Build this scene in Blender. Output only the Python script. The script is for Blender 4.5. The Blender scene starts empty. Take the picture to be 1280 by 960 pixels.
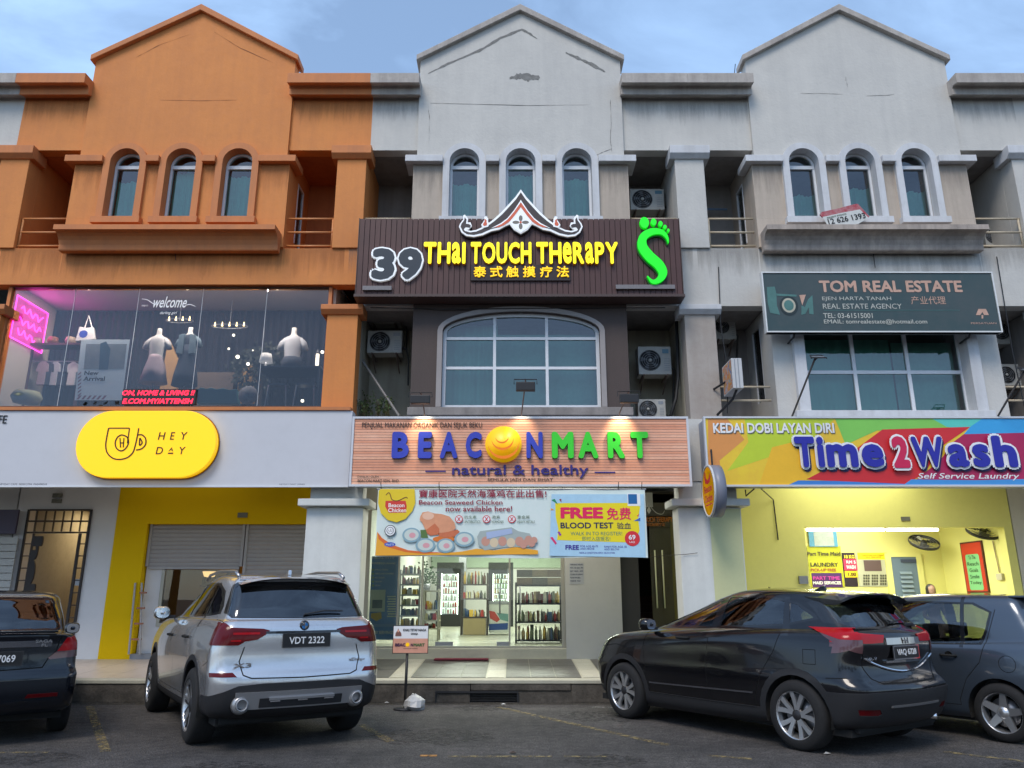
import bpy, bmesh, math, random
from mathutils import Vector, Matrix
random.seed(7)
SC = bpy.context.scene
COL = SC.collection
PI = math.pi
# ---------------------------------------------------------------- camera
PITCH = math.radians(15.5); FPX = 960.0; EYE = 1.5
cam_d = bpy.data.cameras.new("camera"); cam = bpy.data.objects.new("camera", cam_d); COL.objects.link(cam)
cam.location = (0, 0, EYE); cam.rotation_euler = (PI/2 + PITCH, 0, 0)
cam_d.sensor_width = 36; cam_d.lens = 36*FPX/1280; cam_d.clip_start = 0.1; cam_d.clip_end = 2000
SC.camera = cam
# ---------------------------------------------------------------- world and sun
SUN_EL, SUN_AZ = math.radians(52), math.radians(205)      # behind the camera, a little to the left
w = bpy.data.worlds.new("World"); SC.world = w; w.use_nodes = True
nt = w.node_tree; nt.nodes.clear()
def wn(t, **k):
    n = nt.nodes.new(t)
    for a, b in k.items(): setattr(n, a, b)
    return n
sky = wn('ShaderNodeTexSky', sky_type='NISHITA', sun_disc=False, sun_elevation=SUN_EL, sun_rotation=SUN_AZ, air_density=1.0, dust_density=0.6, ozone_density=1.6)
tc = wn('ShaderNodeTexCoord')
mp = wn('ShaderNodeMapping'); mp.inputs['Scale'].default_value = (1.2, 1.6, 3.0); mp.inputs['Rotation'].default_value = (0.2, 0.3, 0.5)
n1 = wn('ShaderNodeTexNoise'); n1.inputs['Scale'].default_value = 2.3; n1.inputs['Detail'].default_value = 7; n1.inputs['Roughness'].default_value = 0.55; n1.inputs['Distortion'].default_value = 0.5
cr = wn('ShaderNodeValToRGB'); cr.color_ramp.elements[0].position = 0.42; cr.color_ramp.elements[1].position = 0.74; cr.color_ramp.elements[1].color = (1, 1, 1, 1)
mixc = wn('ShaderNodeMixRGB'); mixc.inputs[2].default_value = (4.9, 7.4, 11.2, 1)
mul = wn('ShaderNodeMath', operation='MULTIPLY_ADD'); mul.inputs[1].default_value = 0.42; mul.inputs[2].default_value = 0.22
bg = wn('ShaderNodeBackground'); bg.inputs['Strength'].default_value = 0.14
out = wn('ShaderNodeOutputWorld')
L = nt.links.new
L(tc.outputs['Generated'], mp.inputs[0]); L(mp.outputs[0], n1.inputs['Vector']); L(n1.outputs['Fac'], cr.inputs[0])
L(cr.outputs[0], mul.inputs[0]); L(mul.outputs[0], mixc.inputs[0]); L(sky.outputs[0], mixc.inputs[1])
L(mixc.outputs[0], bg.inputs[0]); L(bg.outputs[0], out.inputs[0])
sd = bpy.data.lights.new("sun", 'SUN'); sd.energy = 1.9; sd.angle = math.radians(25); sd.color = (1.0, 0.90, 0.78)
sun = bpy.data.objects.new("sun", sd); COL.objects.link(sun)
sdir = Vector((math.sin(SUN_AZ)*math.cos(SUN_EL), math.cos(SUN_AZ)*math.cos(SUN_EL), math.sin(SUN_EL)))
sun.rotation_euler = (-sdir).to_track_quat('-Z', 'Y').to_euler()
SC.view_settings.view_transform = 'Standard'; SC.view_settings.look = 'None'; SC.view_settings.exposure = 0.22; SC.view_settings.gamma = 1
SC.cycles.max_bounces = 6; SC.cycles.diffuse_bounces = 3; SC.cycles.glossy_bounces = 3; SC.cycles.transparent_max_bounces = 12
SC.cycles.sample_clamp_indirect = 4; SC.cycles.caustics_reflective = False; SC.cycles.caustics_refractive = False
SC.cycles.use_denoising = True

# ---------------------------------------------------------------- helpers
def at(px, py, Y):
    """world (x, z) of a point of the vertical plane Y seen at a photo pixel"""
    v = (480-py)/FPX; u = (px-640)/FPX
    dy = math.cos(PITCH)-v*math.sin(PITCH); dz = math.sin(PITCH)+v*math.cos(PITCH)
    t = Y/dy
    return (u*t, EYE+dz*t)
def X(px, py, Y): return at(px, py, Y)[0]
def Z(py, Y): return at(640, py, Y)[1]
def ground(px, py, z=0.0):
    v = (480-py)/FPX; u = (px-640)/FPX
    dy = math.cos(PITCH)-v*math.sin(PITCH); dz = math.sin(PITCH)+v*math.cos(PITCH)
    t = (z-EYE)/dz
    return (u*t, dy*t)

MATS = {}
def lin(r, g, b):
    f = lambda c: (c/255/12.92) if c <= 10 else ((c/255+0.055)/1.055)**2.4
    return (f(r), f(g), f(b))
def M(name, col, rough=0.6, metal=0.0, var=0.0, vs=2.0, bump=0.0, bs=60.0, streak=0.0, coat=0.0, spec=0.5, emit=0.0, ecol=None, dirt=None, alpha=1):
    """procedural paint: base colour, blotches (var), rain streaks (streak), fine relief (bump)"""
    if name in MATS: return MATS[name]
    m = bpy.data.materials.new(name); m.use_nodes = True; t = m.node_tree; b = t.nodes['Principled BSDF']
    c = (*col[:3], 1); b.inputs['Base Color'].default_value = c
    b.inputs['Roughness'].default_value = rough; b.inputs['Metallic'].default_value = metal
    b.inputs['Specular IOR Level'].default_value = spec
    if coat: b.inputs['Coat Weight'].default_value = coat; b.inputs['Coat Roughness'].default_value = 0.04
    if emit:
        b.inputs['Emission Color'].default_value = (*(ecol or col)[:3], 1); b.inputs['Emission Strength'].default_value = emit
    if var or bump or streak:
        geo = t.nodes.new('ShaderNodeNewGeometry')
        last = None
        def noise(scale, vec=(1,1,1), det=4):
            mpn = t.nodes.new('ShaderNodeMapping'); mpn.inputs['Scale'].default_value = vec
            nn = t.nodes.new('ShaderNodeTexNoise'); nn.inputs['Scale'].default_value = scale; nn.inputs['Detail'].default_value = det; nn.inputs['Roughness'].default_value = 0.62
            t.links.new(geo.outputs['Position'], mpn.inputs[0]); t.links.new(mpn.outputs[0], nn.inputs['Vector']); return nn
        dk = dirt or tuple(x*0.45 for x in col[:3])
        def mixin(fac_node, lo, hi, amt):
            nonlocal last
            mr = t.nodes.new('ShaderNodeMapRange'); mr.inputs[1].default_value = lo; mr.inputs[2].default_value = hi; mr.inputs[3].default_value = 0; mr.inputs[4].default_value = amt
            t.links.new(fac_node.outputs['Fac'], mr.inputs[0])
            mx = t.nodes.new('ShaderNodeMixRGB'); mx.inputs[2].default_value = (*dk, 1)
            t.links.new(mr.outputs[0], mx.inputs[0])
            if last: t.links.new(last.outputs[0], mx.inputs[1])
            else: mx.inputs[1].default_value = c
            last = mx
        if var: mixin(noise(vs), 0.35, 0.8, var); mixin(noise(vs*7), 0.45, 0.85, var*0.7)
        if streak: mixin(noise(1.0, (6, 6, 0.3), 6), 0.42, 0.72, streak); mixin(noise(1.0, (2.2, 2.2, 0.22), 5), 0.5, 0.72, streak*.9)
        if last: t.links.new(last.outputs[0], b.inputs['Base Color'])
        if bump:
            nb = noise(bs, det=3); bp = t.nodes.new('ShaderNodeBump'); bp.inputs['Strength'].default_value = bump; bp.inputs['Distance'].default_value = 0.01
            t.links.new(nb.outputs['Fac'], bp.inputs['Height']); t.links.new(bp.outputs[0], b.inputs['Normal'])
            mr = t.nodes.new('ShaderNodeMapRange'); mr.inputs[3].default_value = max(0, rough-0.1); mr.inputs[4].default_value = min(1, rough+0.1)
            t.links.new(nb.outputs['Fac'], mr.inputs[0]); t.links.new(mr.outputs[0], b.inputs['Roughness'])
    MATS[name] = m; return m
def glass(name, tint=(0.6, 0.8, 0.75), refl=0.12, rough=0.01, wav=0.0):
    if name in MATS: return MATS[name]
    m = bpy.data.materials.new(name); m.use_nodes = True; t = m.node_tree; t.nodes.clear()
    tr = t.nodes.new('ShaderNodeBsdfTransparent'); tr.inputs[0].default_value = (*tint, 1)
    gl = t.nodes.new('ShaderNodeBsdfGlossy'); gl.inputs['Roughness'].default_value = rough; gl.inputs[0].default_value = (0.95, 0.97, 1, 1)
    fr = t.nodes.new('ShaderNodeFresnel'); fr.inputs[0].default_value = 1.5
    ma = t.nodes.new('ShaderNodeMath'); ma.operation = 'MULTIPLY_ADD'; ma.inputs[1].default_value = 1.0; ma.inputs[2].default_value = refl; ma.use_clamp = True
    mx = t.nodes.new('ShaderNodeMixShader'); o = t.nodes.new('ShaderNodeOutputMaterial')
    t.links.new(fr.outputs[0], ma.inputs[0]); t.links.new(ma.outputs[0], mx.inputs[0]); t.links.new(tr.outputs[0], mx.inputs[1]); t.links.new(gl.outputs[0], mx.inputs[2]); t.links.new(mx.outputs[0], o.inputs[0])
    if wav:
        n = t.nodes.new('ShaderNodeTexNoise'); n.inputs['Scale'].default_value = 1.4
        g = t.nodes.new('ShaderNodeNewGeometry'); bp = t.nodes.new('ShaderNodeBump'); bp.inputs['Strength'].default_value = wav; bp.inputs['Distance'].default_value = 0.05
        t.links.new(g.outputs['Position'], n.inputs['Vector']); t.links.new(n.outputs['Fac'], bp.inputs['Height']); t.links.new(bp.outputs[0], gl.inputs['Normal'])
    MATS[name] = m; return m

ORG = {}
def T(name, label, cat, loc=(0, 0, 0), group=None, rot=0.0, local=False):
    """an Empty at a thing's base; parts are built in world coordinates unless local"""
    o = bpy.data.objects.new(name, None); COL.objects.link(o); o.location = loc; o.rotation_euler = (0, 0, rot); o.empty_display_size = 0.1
    o['label'] = label; o['category'] = cat
    if group: o['group'] = group
    ORG[o] = Vector((0, 0, 0)) if local else Vector(loc)
    return o
_tc = {}
def text_geo(s, bold=0.0, shear=0.0):
    """flat glyphs; heavy weights are struck several times round a small circle, so counters stay clean"""
    k = (s, round(bold, 4), shear)
    if k in _tc: return _tc[k]
    cjk = any(ord(c) > 0x2000 or 0x600 <= ord(c) < 0x700 for c in s)
    if bold > 0.0:
        vs0, fs0, bd0 = text_geo(s, 0.0, shear)[:3]; rad = bold*(.6 if cjk else 1); n = 12 if rad > .05 else 8 if rad > .015 else 4; vs = []; fs = []; bd = []
        for j in range(n):
            o = len(vs); dx, dy = rad*math.cos(2*PI*j/n), rad*math.sin(2*PI*j/n)
            vs += [Vector((v[0]+dx, v[1]+dy, j)) for v in vs0]; fs += [[i+o for i in f] for f in fs0]; bd += [(a+o, b+o) for a, b in bd0]
        r = (vs, fs, bd, min(v.x for v in vs), max(v.x for v in vs), min(v.y for v in vs), max(v.y for v in vs)); _tc[k] = r; return r
    cu = bpy.data.curves.new("t", 'FONT'); cu.body = s; cu.size = 1; cu.offset = bold; cu.shear = shear; cu.resolution_u = 3
    cu.extrude = 0.0; cu.fill_mode = 'FRONT'
    ob = bpy.data.objects.new("t", cu); COL.objects.link(ob)
    dg = bpy.context.evaluated_depsgraph_get(); me = bpy.data.meshes.new_from_object(ob.evaluated_get(dg))
    bm = bmesh.new(); bm.from_mesh(me); bmesh.ops.remove_doubles(bm, verts=bm.verts, dist=0.0005); bm.verts.index_update()
    vs = [Vector((v.co.x, v.co.y, 0)) for v in bm.verts]; fs = [[v.index for v in f.verts] for f in bm.faces]
    bnd = [(e.verts[0].index, e.verts[1].index) if e.link_loops[0].vert == e.verts[0] else (e.verts[1].index, e.verts[0].index) for e in bm.edges if len(e.link_faces) == 1]
    bm.free(); bpy.data.objects.remove(ob); bpy.data.meshes.remove(me); bpy.data.curves.remove(cu)
    x0 = min(v.x for v in vs); x1 = max(v.x for v in vs); y0 = min(v.y for v in vs); y1 = max(v.y for v in vs)
    r = (vs, fs, bnd, x0, x1, y0, y1); _tc[k] = r; return r
class B:
    def __init__(s): s.v = []; s.f = []; s.mi = []; s.m = None; s.k = 0; s.sm = []; s.smooth = False
    def add(s, vs, fs):
        n = len(s.v)
        for p in vs:
            p = Vector(p); s.v.append(s.m @ p if s.m else p)
        for f in fs: s.f.append([i+n for i in f]); s.mi.append(s.k); s.sm.append(s.smooth)
        return s
    def box(s, x0, y0, z0, x1, y1, z1):
        if x0 > x1: x0, x1 = x1, x0
        if y0 > y1: y0, y1 = y1, y0
        if z0 > z1: z0, z1 = z1, z0
        return s.add([(x0,y0,z0),(x1,y0,z0),(x1,y1,z0),(x0,y1,z0),(x0,y0,z1),(x1,y0,z1),(x1,y1,z1),(x0,y1,z1)],
                     [(0,3,2,1),(4,5,6,7),(0,1,5,4),(1,2,6,5),(2,3,7,6),(3,0,4,7)])
    def prism(s, poly, a, b, axis='y'):
        """poly in (x,z) swept along y; or (y,z) swept along x; or (x,y) along z"""
        ar = sum(p[0]*q[1]-q[0]*p[1] for p, q in zip(poly, poly[1:]+poly[:1]))
        if ar < 0: poly = poly[::-1]
        if a > b: a, b = b, a
        f = {'y': lambda p, t: (p[0], t, p[1]), 'x': lambda p, t: (t, p[0], p[1]), 'z': lambda p, t: (p[0], p[1], t)}[axis]
        n = len(poly); vs = [f(p, a) for p in poly]+[f(p, b) for p in poly]
        fs = [tuple(range(n)), tuple(range(2*n-1, n-1, -1))]+[(i, i+n, (i+1) % n+n, (i+1) % n) for i in range(n)]
        if axis != 'y': fs = [tuple(reversed(q)) for q in fs]
        return s.add(vs, fs)
    def poly(s, pts, y):            # flat print facing the street
        ar = sum(p[0]*q[1]-q[0]*p[1] for p, q in zip(pts, pts[1:]+pts[:1]))
        if ar < 0: pts = pts[::-1]
        return s.add([(p[0], y, p[1]) for p in pts], [tuple(range(len(pts)))])
    def rect(s, x0, z0, x1, z1, y): return s.poly([(x0, z0), (x1, z0), (x1, z1), (x0, z1)], y)
    def disc(s, cx, cz, rx, y, rz=None, n=28, a0=0, a1=2*PI): 
        rz = rz or rx
        return s.poly([(cx+rx*math.cos(a0+(a1-a0)*i/n), cz+rz*math.sin(a0+(a1-a0)*i/n)) for i in range(n if abs(a1-a0-2*PI) < 1e-6 else n+1)], y)
    def tube(s, pts, r, n=8, cap=True):
        pts = [Vector(p) for p in pts]; vs = []; fs = []; m = len(pts); up = None
        rr = r if isinstance(r, (list, tuple)) else [r]*m
        for i, p in enumerate(pts):
            d = (pts[min(i+1, m-1)]-pts[max(i-1, 0)]).normalized()
            if up is None: up = Vector((0, 0, 1)) if abs(d.z) < 0.9 else Vector((1, 0, 0))
            a = d.cross(up).normalized(); b2 = a.cross(d).normalized(); up = b2
            for j in range(n): vs.append(p+rr[i]*(math.cos(2*PI*j/n)*a+math.sin(2*PI*j/n)*b2))
        for i in range(m-1):
            for j in range(n): fs.append((i*n+j, i*n+(j+1) % n, (i+1)*n+(j+1) % n, (i+1)*n+j))
        if cap: fs.append(tuple(range(n-1, -1, -1))); fs.append(tuple(range((m-1)*n, m*n)))
        o = s.smooth; s.smooth = n > 6; s.add(vs, fs); s.smooth = o; return s
    def lathe(s, prof, c, axis='z', n=24, closed=False):
        """prof [(r, h)] turned about an axis through c"""
        vs = []; fs = []
        for r, h in prof:
            for j in range(n):
                a = 2*PI*j/n; u, v = r*math.cos(a), r*math.sin(a)
                p = {'z': (u, v, h), 'y': (u, h, v), 'x': (h, u, v)}[axis]; vs.append((c[0]+p[0], c[1]+p[1], c[2]+p[2]))
        m = len(prof)
        for i in range(m if closed else m-1):
            k = (i+1) % m
            for j in range(n): fs.append((i*n+j, i*n+(j+1) % n, k*n+(j+1) % n, k*n+j))
        if not closed:
            if prof[0][0] > 1e-4: fs.append(tuple(range(n-1, -1, -1)))
            if prof[-1][0] > 1e-4: fs.append(tuple(range((m-1)*n, m*n)))
        o = s.smooth; s.smooth = True; s.add(vs, fs); s.smooth = o; return s
    def sweep(s, path, prof):
        """path in plan/elevation as (x,z) on the wall, prof as (out, side): kept for arches"""
        return s
    def text(s, st, x0, x1, z0, z1, y, depth=0.0, bold=0.0, shear=0.0):
        """lettering fitted to a rectangle of the street-facing plane y, standing depth proud of it"""
        vs, fs, bnd, a0, a1, b0, b1 = text_geo(st, bold, shear)
        f = lambda v, yy: (x0+(v.x-a0)/(a1-a0)*(x1-x0), yy-v.z*.00022, z0+(v.y-b0)/(b1-b0)*(z1-z0))
        V = [f(v, y-depth) for v in vs]; F = [tuple(q) for q in fs]
        if depth:
            n = len(vs); V += [f(v, y) for v in vs]; F += [(b, a, a+n, b+n) for a, b in bnd]
        return s.add(V, F)
    def o(s, name, mat, par=None, label=None, bevel=0.0, kind=None, fixn=False):
        me = bpy.data.meshes.new(name)
        off = ORG.get(par, ORG.get(par.parent, Vector()) if par and par.parent else Vector()) if par else Vector()
        if par and par not in ORG: ORG[par] = off
        me.from_pydata([tuple(v-off) for v in s.v], [], s.f)
        for m_ in (mat if isinstance(mat, (list, tuple)) else [mat]): me.materials.append(m_)
        me.polygons.foreach_set('material_index', s.mi); me.polygons.foreach_set('use_smooth', s.sm)
        if bevel or fixn:
            bm = bmesh.new(); bm.from_mesh(me)
            if fixn: bmesh.ops.recalc_face_normals(bm, faces=bm.faces)
            if bevel:
                es = [e for e in bm.edges if len(e.link_faces) == 2 and e.calc_face_angle(0) > 0.6]
                bmesh.ops.bevel(bm, geom=es, offset=bevel, segments=2, profile=0.6, affect='EDGES', clamp_overlap=True)
            bm.to_mesh(me); bm.free()
        me.update()
        ob = bpy.data.objects.new(name, me); COL.objects.link(ob)
        if par: ob.parent = par; ORG[ob] = off
        if label: ob['label'] = label
        if kind: ob['kind'] = kind
        return ob
def struct(name, b, mat, **k):
    ob = b.o(name, mat, None, **k); ob['kind'] = 'structure'; return ob
def tag(ob, label, cat, group=None):
    ob['label'] = label; ob['category'] = cat
    if group: ob['group'] = group
    return ob
def link_copy(o, par=None, loc=None):
    c = o.copy(); COL.objects.link(c); c.parent = par
    if loc is not None: c.location = loc
    ORG[c] = ORG.get(o, Vector()); return c
def copy_tree(root, loc, label, rot=None, scale=None):
    c = root.copy(); COL.objects.link(c); c.location = loc; c['label'] = label
    if rot is not None: c.rotation_euler = (0, 0, rot)
    if scale: c.scale = scale
    for ch in list(root.children):
        d = link_copy(ch, c)
        for g in list(ch.children): link_copy(g, d)
    return c
# ---------------------------------------------------------------- materials of the terrace
ORANGE = M('orange_paint', (0.69, 0.25, 0.062), 0.75, var=0.25, vs=0.9, bump=0.3, bs=22, streak=0.14, dirt=(0.36, 0.12, 0.05))
ORANGE2 = M('orange_trim_paint', (0.62, 0.215, 0.065), 0.7, var=0.2, vs=1.5, bump=0.2, streak=0.3, dirt=(0.28, 0.11, 0.06))
WHITE = M('white_wall_paint', (0.59, 0.572, 0.53), 0.8, var=0.3, vs=0.7, bump=0.45, bs=18, streak=0.15, dirt=(0.34, 0.335, 0.33))
WHITE2 = M('white_trim_paint', (0.64, 0.65, 0.67), 0.7, var=0.25, vs=2, bump=0.25, streak=0.3, dirt=(0.33, 0.32, 0.31))
CORNW = M('weathered_cornice', (0.50, 0.46, 0.42), 0.85, var=0.5, vs=2.5, bump=0.4, streak=0.5, dirt=(0.24, 0.21, 0.19))
BEIGE = M('beige_bay_paint', (0.52, 0.44, 0.36), 0.85, var=0.3, vs=1.2, bump=0.3, streak=0.4, dirt=(0.30, 0.25, 0.21))
STAINC = M('stained_ledge', (0.52, 0.44, 0.38), 0.9, var=0.5, vs=1.6, bump=0.5, streak=0.6, dirt=(0.17, 0.15, 0.135))
BROWN = M('dark_brown_paint', (0.075, 0.052, 0.045), 0.7, var=0.25, vs=1.2, bump=0.2, streak=0.2, dirt=(0.045, 0.035, 0.03))
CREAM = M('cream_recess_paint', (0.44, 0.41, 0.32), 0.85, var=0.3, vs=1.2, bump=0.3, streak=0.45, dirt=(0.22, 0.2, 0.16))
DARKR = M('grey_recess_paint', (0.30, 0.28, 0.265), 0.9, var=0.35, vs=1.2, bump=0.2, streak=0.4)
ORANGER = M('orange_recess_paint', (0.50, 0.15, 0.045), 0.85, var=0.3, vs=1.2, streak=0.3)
ALU = M('white_window_frame', (0.72, 0.74, 0.77), 0.4, var=0.15, vs=4)
GREYM = M('grey_metal', (0.30, 0.31, 0.33), 0.45, 0.4, var=0.2, vs=5)
DARKM = M('black_metal', (0.02, 0.02, 0.022), 0.5, 0.2)
RAILM = M('cream_rail_paint', (0.55, 0.47, 0.34), 0.6, var=0.4, vs=6, dirt=(0.25, 0.15, 0.09))
CONC = M('concrete', (0.32, 0.31, 0.30), 0.9, var=0.4, vs=1.5, bump=0.4)
GL_UP = glass('upper_glass', (0.46, 0.70, 0.64), 0.07, 0.01, 0.10)
GL_SHOP = glass('shop_glass', (0.88, 0.93, 0.90), 0.0, 0.0)
GL_DISP = glass('display_glass', (0.74, 0.76, 0.80), 0.0, 0.0, 0.0)
CURT = M('teal_curtain', (0.46, 0.80, 0.72), 0.9, var=0.3, vs=3)
CURTB = M('grey_green_blind', (0.55, 0.74, 0.70), 0.9, var=0.3, vs=2)
DARKROOM = M('dark_room', (0.05, 0.06, 0.065), 0.9)

YF, YG = 12.72, 12.66          # flank wall plane, gable and bay plane
U = 6.28
CC = 0.16; CO = CC-U; CR = CC+U

def archpath(cx, hw, zb, zs, rz=None, n=16):
    rz = rz or hw
    return [(cx-hw, zb)]+[(cx-hw*math.cos(PI*i/n), zs+rz*math.sin(PI*i/n)) for i in range(n+1)]+[(cx+hw, zb)]
def ribbon(b, outer, inner, y0, y1, closed=False):
    """solid band between two matching outlines, front y0, back y1"""
    n = len(outer); vs = [(x, y0, z) for x, z in outer]+[(x, y0, z) for x, z in inner]+[(x, y1, z) for x, z in outer]+[(x, y1, z) for x, z in inner]
    fs = []
    for i in range(n if closed else n-1):
        j = (i+1) % n
        fs += [(i, n+i, n+j, j), (i, j, 2*n+j, 2*n+i), (n+j, n+i, 3*n+i, 3*n+j), (2*n+i, 2*n+j, 3*n+j, 3*n+i)]
    if not closed: fs += [(0, 2*n, 3*n, n), (n-1, 2*n-1, 4*n-1, 3*n-1)]
    b.add(vs, [tuple(reversed(f)) for f in fs]); return b
def wavy(x0, x1, z0, z1, y, amp=0.03, per=0.11, n=None):
    b = B(); n = n or max(6, int((x1-x0)/per*6)); vs = []
    for i in range(n+1):
        t = i/n; x = x0+(x1-x0)*t; yy = y+amp*math.sin(x/per*2*PI)+amp*0.5*math.sin(x/per*3.3+1)
        vs += [(x, yy, z0), (x, yy*0.3+y*0.7, z1)]
    b.smooth = True
    return b.add(vs, [(2*i, 2*i+2, 2*i+3, 2*i+1) for i in range(n)])
def wavy_drawn(cx, hw, z0, z1, y, seed):
    """curtain gathered to the sides, hanging lower in the middle"""
    rnd = random.Random(seed); b = B(); n = 26; vs = []; b.smooth = True
    a = rnd.uniform(-.3, .3)
    for i in range(n+1):
        t = i/n*2-1; x = cx+hw*t; yy = y+0.03*math.sin(t*17+a*9)+0.015*math.sin(t*31)
        vs += [(x*0.97+cx*0.03, yy, z0), (x, yy, z0+(z1-z0)*0.5), (x, y+0.02*math.sin(t*23), z1-0.05*abs(math.sin(t*3+a)))]
    return b.add(vs, [q for i in range(n) for q in ((3*i, 3*i+3, 3*i+4, 3*i+1), (3*i+1, 3*i+4, 3*i+5, 3*i+2))])

def window_arched(par, cx, hw, zb, zs, y, glassm, fr=0.045, seed=0, curtain=CURT, ctop=0.62):
    win = B(); path = archpath(cx, hw, zb, zs); inner = [(cx+(x-cx)*(1-fr/hw), max(z-fr*(0.2 if z <= zs else 1)*0 , z) if z <= zs else zs+(z-zs)*(1-fr/hw)) for x, z in path]
    ribbon(win, path, inner, y, y+0.06)
    win.box(cx-hw, y+0.002, zb, cx+hw, y+0.06, zb+fr); win.box(cx-hw+0.01, y-0.006, zs-0.05, cx+hw-0.01, y+0.055, zs+0.02)
    wf = win.o('window', ALU, par)
    g = B(); g.poly(path, y+0.035).o('pane', glassm, wf)
    wavy_drawn(cx, hw*0.98, zb, zb+(zs-zb)*ctop, y+0.16, seed).o('curtain', curtain, wf)
    return wf

def upper(name, label, cx, wall, trim, bay, corn, ledge, rail, recess, fx0, fx1, cols, lower_z, curtain=CURT, ctop=0.62, spand=None, arch_trim=None, rails=True):
    """the second floor and the gabled parapet of one shophouse"""
    R = T(name, label, 'shophouse', (cx, YF, 0), 'gabled three-storey shophouses of the terrace')
    a0, a1 = cx-1.93, cx+1.93
    zt = 9.72
    b = B(); b.prism([(a0, zt), (a1, zt), (a1, 11.50), (cx, 12.66), (a0, 11.50)], YG, YG+0.26)
    # arched heads of the three openings
    zs = 9.27; ops = [cx-1.04, cx, cx+1.04]; hw = 0.29; xs = a0
    for oc in ops:
        b.add([(xs, YG, zs), (oc-hw, YG, zs), (oc-hw, YG, zt), (xs, YG, zt)], [(0, 1, 2, 3)])
        n = 16; arc = [(oc-hw*math.cos(PI*i/n), zs+hw*math.sin(PI*i/n)) for i in range(n+1)]
        for p, q in zip(arc, arc[1:]):
            b.add([(p[0], YG, p[1]), (q[0], YG, q[1]), (q[0], YG, zt), (p[0], YG, zt)], [(0, 1, 2, 3)])
            b.add([(p[0], YG, p[1]), (q[0], YG, q[1]), (q[0], YG+0.3, q[1]), (p[0], YG+0.3, p[1])], [(0, 3, 2, 1)])
        xs = oc+hw
    b.add([(xs, YG, zs), (a1, YG, zs), (a1, YG, zt), (xs, YG, zt)], [(0, 1, 2, 3)])
    b.add([(a0, YG, zs), (a0, YG, zt), (a0, YF+0.1, zt), (a0, YF+0.1, zs)], [(0, 1, 2, 3)]); b.add([(a1, YG, zs), (a1, YG, zt), (a1, YF+0.1, zt), (a1, YF+0.1, zs)], [(3, 2, 1, 0)])
    b.o('gable_wall', wall, R)
    cp = B(); o = 0.07; t = 0.12
    cp.prism([(a0-o, 11.46), (cx, 12.62), (a1+o, 11.46), (a1+o, 11.46+t), (cx, 12.62+t+0.02), (a0-o, 11.46+t)], YG-0.09, YG+0.34)
    cp.o('coping', corn if wall is not ORANGE else ORANGE2, R, bevel=0.012)
    zo = 9.58
    for s, (q0, q1) in enumerate(((fx0, a0), (a1, fx1))):
        B().box(q0, YF, zo, q1, YF+0.22, 11.05).o('flank_wall', wall, R)
        c = B(); e = 0.02 if s == 0 else 0
        pr = [(YF-0.002, Z(123, YF)), (YF-0.06, Z(121, YF-0.05)), (YF-0.19, Z(118, YF-0.19)), (YF-0.19, Z(111, YF-0.19)), (YF-0.22, Z(108, YF-0.2)), (YF-0.36, Z(103, YF-0.36)), (YF-0.36, Z(91, YF-0.36)), (YF+0.25, Z(91, YF-0.36)+0.02), (YF+0.25, 10.7)]
        n = len(pr); xa, xb = (q0, q1+0.03) if s == 0 else (q0-0.03, q1)
        c.prism(pr, xa, xb, 'x'); c.o('cornice', corn if wall is not ORANGE else ORANGE2, R, bevel=0.008)
    # bay below the arch springing
    bb = B(); xs = cx-1.99; zb = 8.14; lw = 7.57
    for oc in ops:
        bb.box(xs, YG, zb, oc-hw, YG+0.3, zs); xs = oc+hw
    bb.box(xs, YG, zb, cx+1.99, YG+0.3, zs); bb.box(cx-1.99, YG, lw, cx+1.99, YG+0.3, zb-0.001)
    for sx in (-1, 1):
        x = cx+sx*1.99
        bb.box(x-sx*0.12, YG+0.3, lw, x, YF+0.55, zo-0.002); bb.box(x-sx*0.12, YF+0.95, lw, x, YF+1.3, zo-0.002)
        bb.box(x-sx*0.12, YF+0.55, lw, x, YF+0.95, 7.95); bb.box(x-sx*0.12, YF+0.55, 9.2, x, YF+0.95, zo-0.002)
    bb.o('bay_wall', bay, R)
    for sx in (-1, 1):
        x = cx+sx*1.97; f = B(); f.box(x-0.03, YF+0.55, 7.95, x+0.03, YF+0.59, 9.2); f.box(x-0.03, YF+0.91, 7.95, x+0.03, YF+0.95, 9.2); f.box(x-0.03, YF+0.59, 9.16, x+0.03, YF+0.91, 9.2)
        wf = f.o('side_window', ALU, R); B().box(x-0.008, YF+0.59, 7.95, x+0.008, YF+0.91, 9.16).o('pane', GL_UP, wf)
    tm = arch_trim or trim
    for k, oc in enumerate(ops):
        outer = archpath(oc, 0.395, 8.02, zs); inner = archpath(oc, 0.275, 8.02, zs)
        tb = B(); ribbon(tb, outer, inner, YG-0.07, YG+0.12); tb.box(oc-0.44, YG-0.13, 8.0, oc+0.44, YG+0.1, 8.12)
        tb.o('window_surround', tm, R)
        window_arched(R, oc, 0.275, 8.14, zs+0.0, YG+0.13, GL_UP, seed=int(cx*10)+k, curtain=curtain, ctop=ctop*(.82, 1.0, .92)[(k+int(abs(cx))) % 3])
    segs = [(cx-2.13, ops[0]-0.397), (ops[0]+0.397, ops[1]-0.397), (ops[1]+0.397, ops[2]-0.397), (ops[2]+0.397, cx+2.13)]
    for p, q in segs:
        cb = B().box(p, YG-0.13, 9.24, q, YG-0.002, 9.37)
        if p < cx-2: cb.box(cx-2.13, YG-0.002, 9.24, cx-1.992, YG+0.4, 9.37)
        if q > cx+2: cb.box(cx+2.13, YG-0.002, 9.24, cx+1.992, YG+0.4, 9.37)
        cb.o('cap_band', trim, R, bevel=0.008)
    # coved ledge under the windows
    zl = Z(281, YG-0.36); z2 = Z(287, YG-0.36); zb2 = Z(309, YG-0.22)
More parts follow.
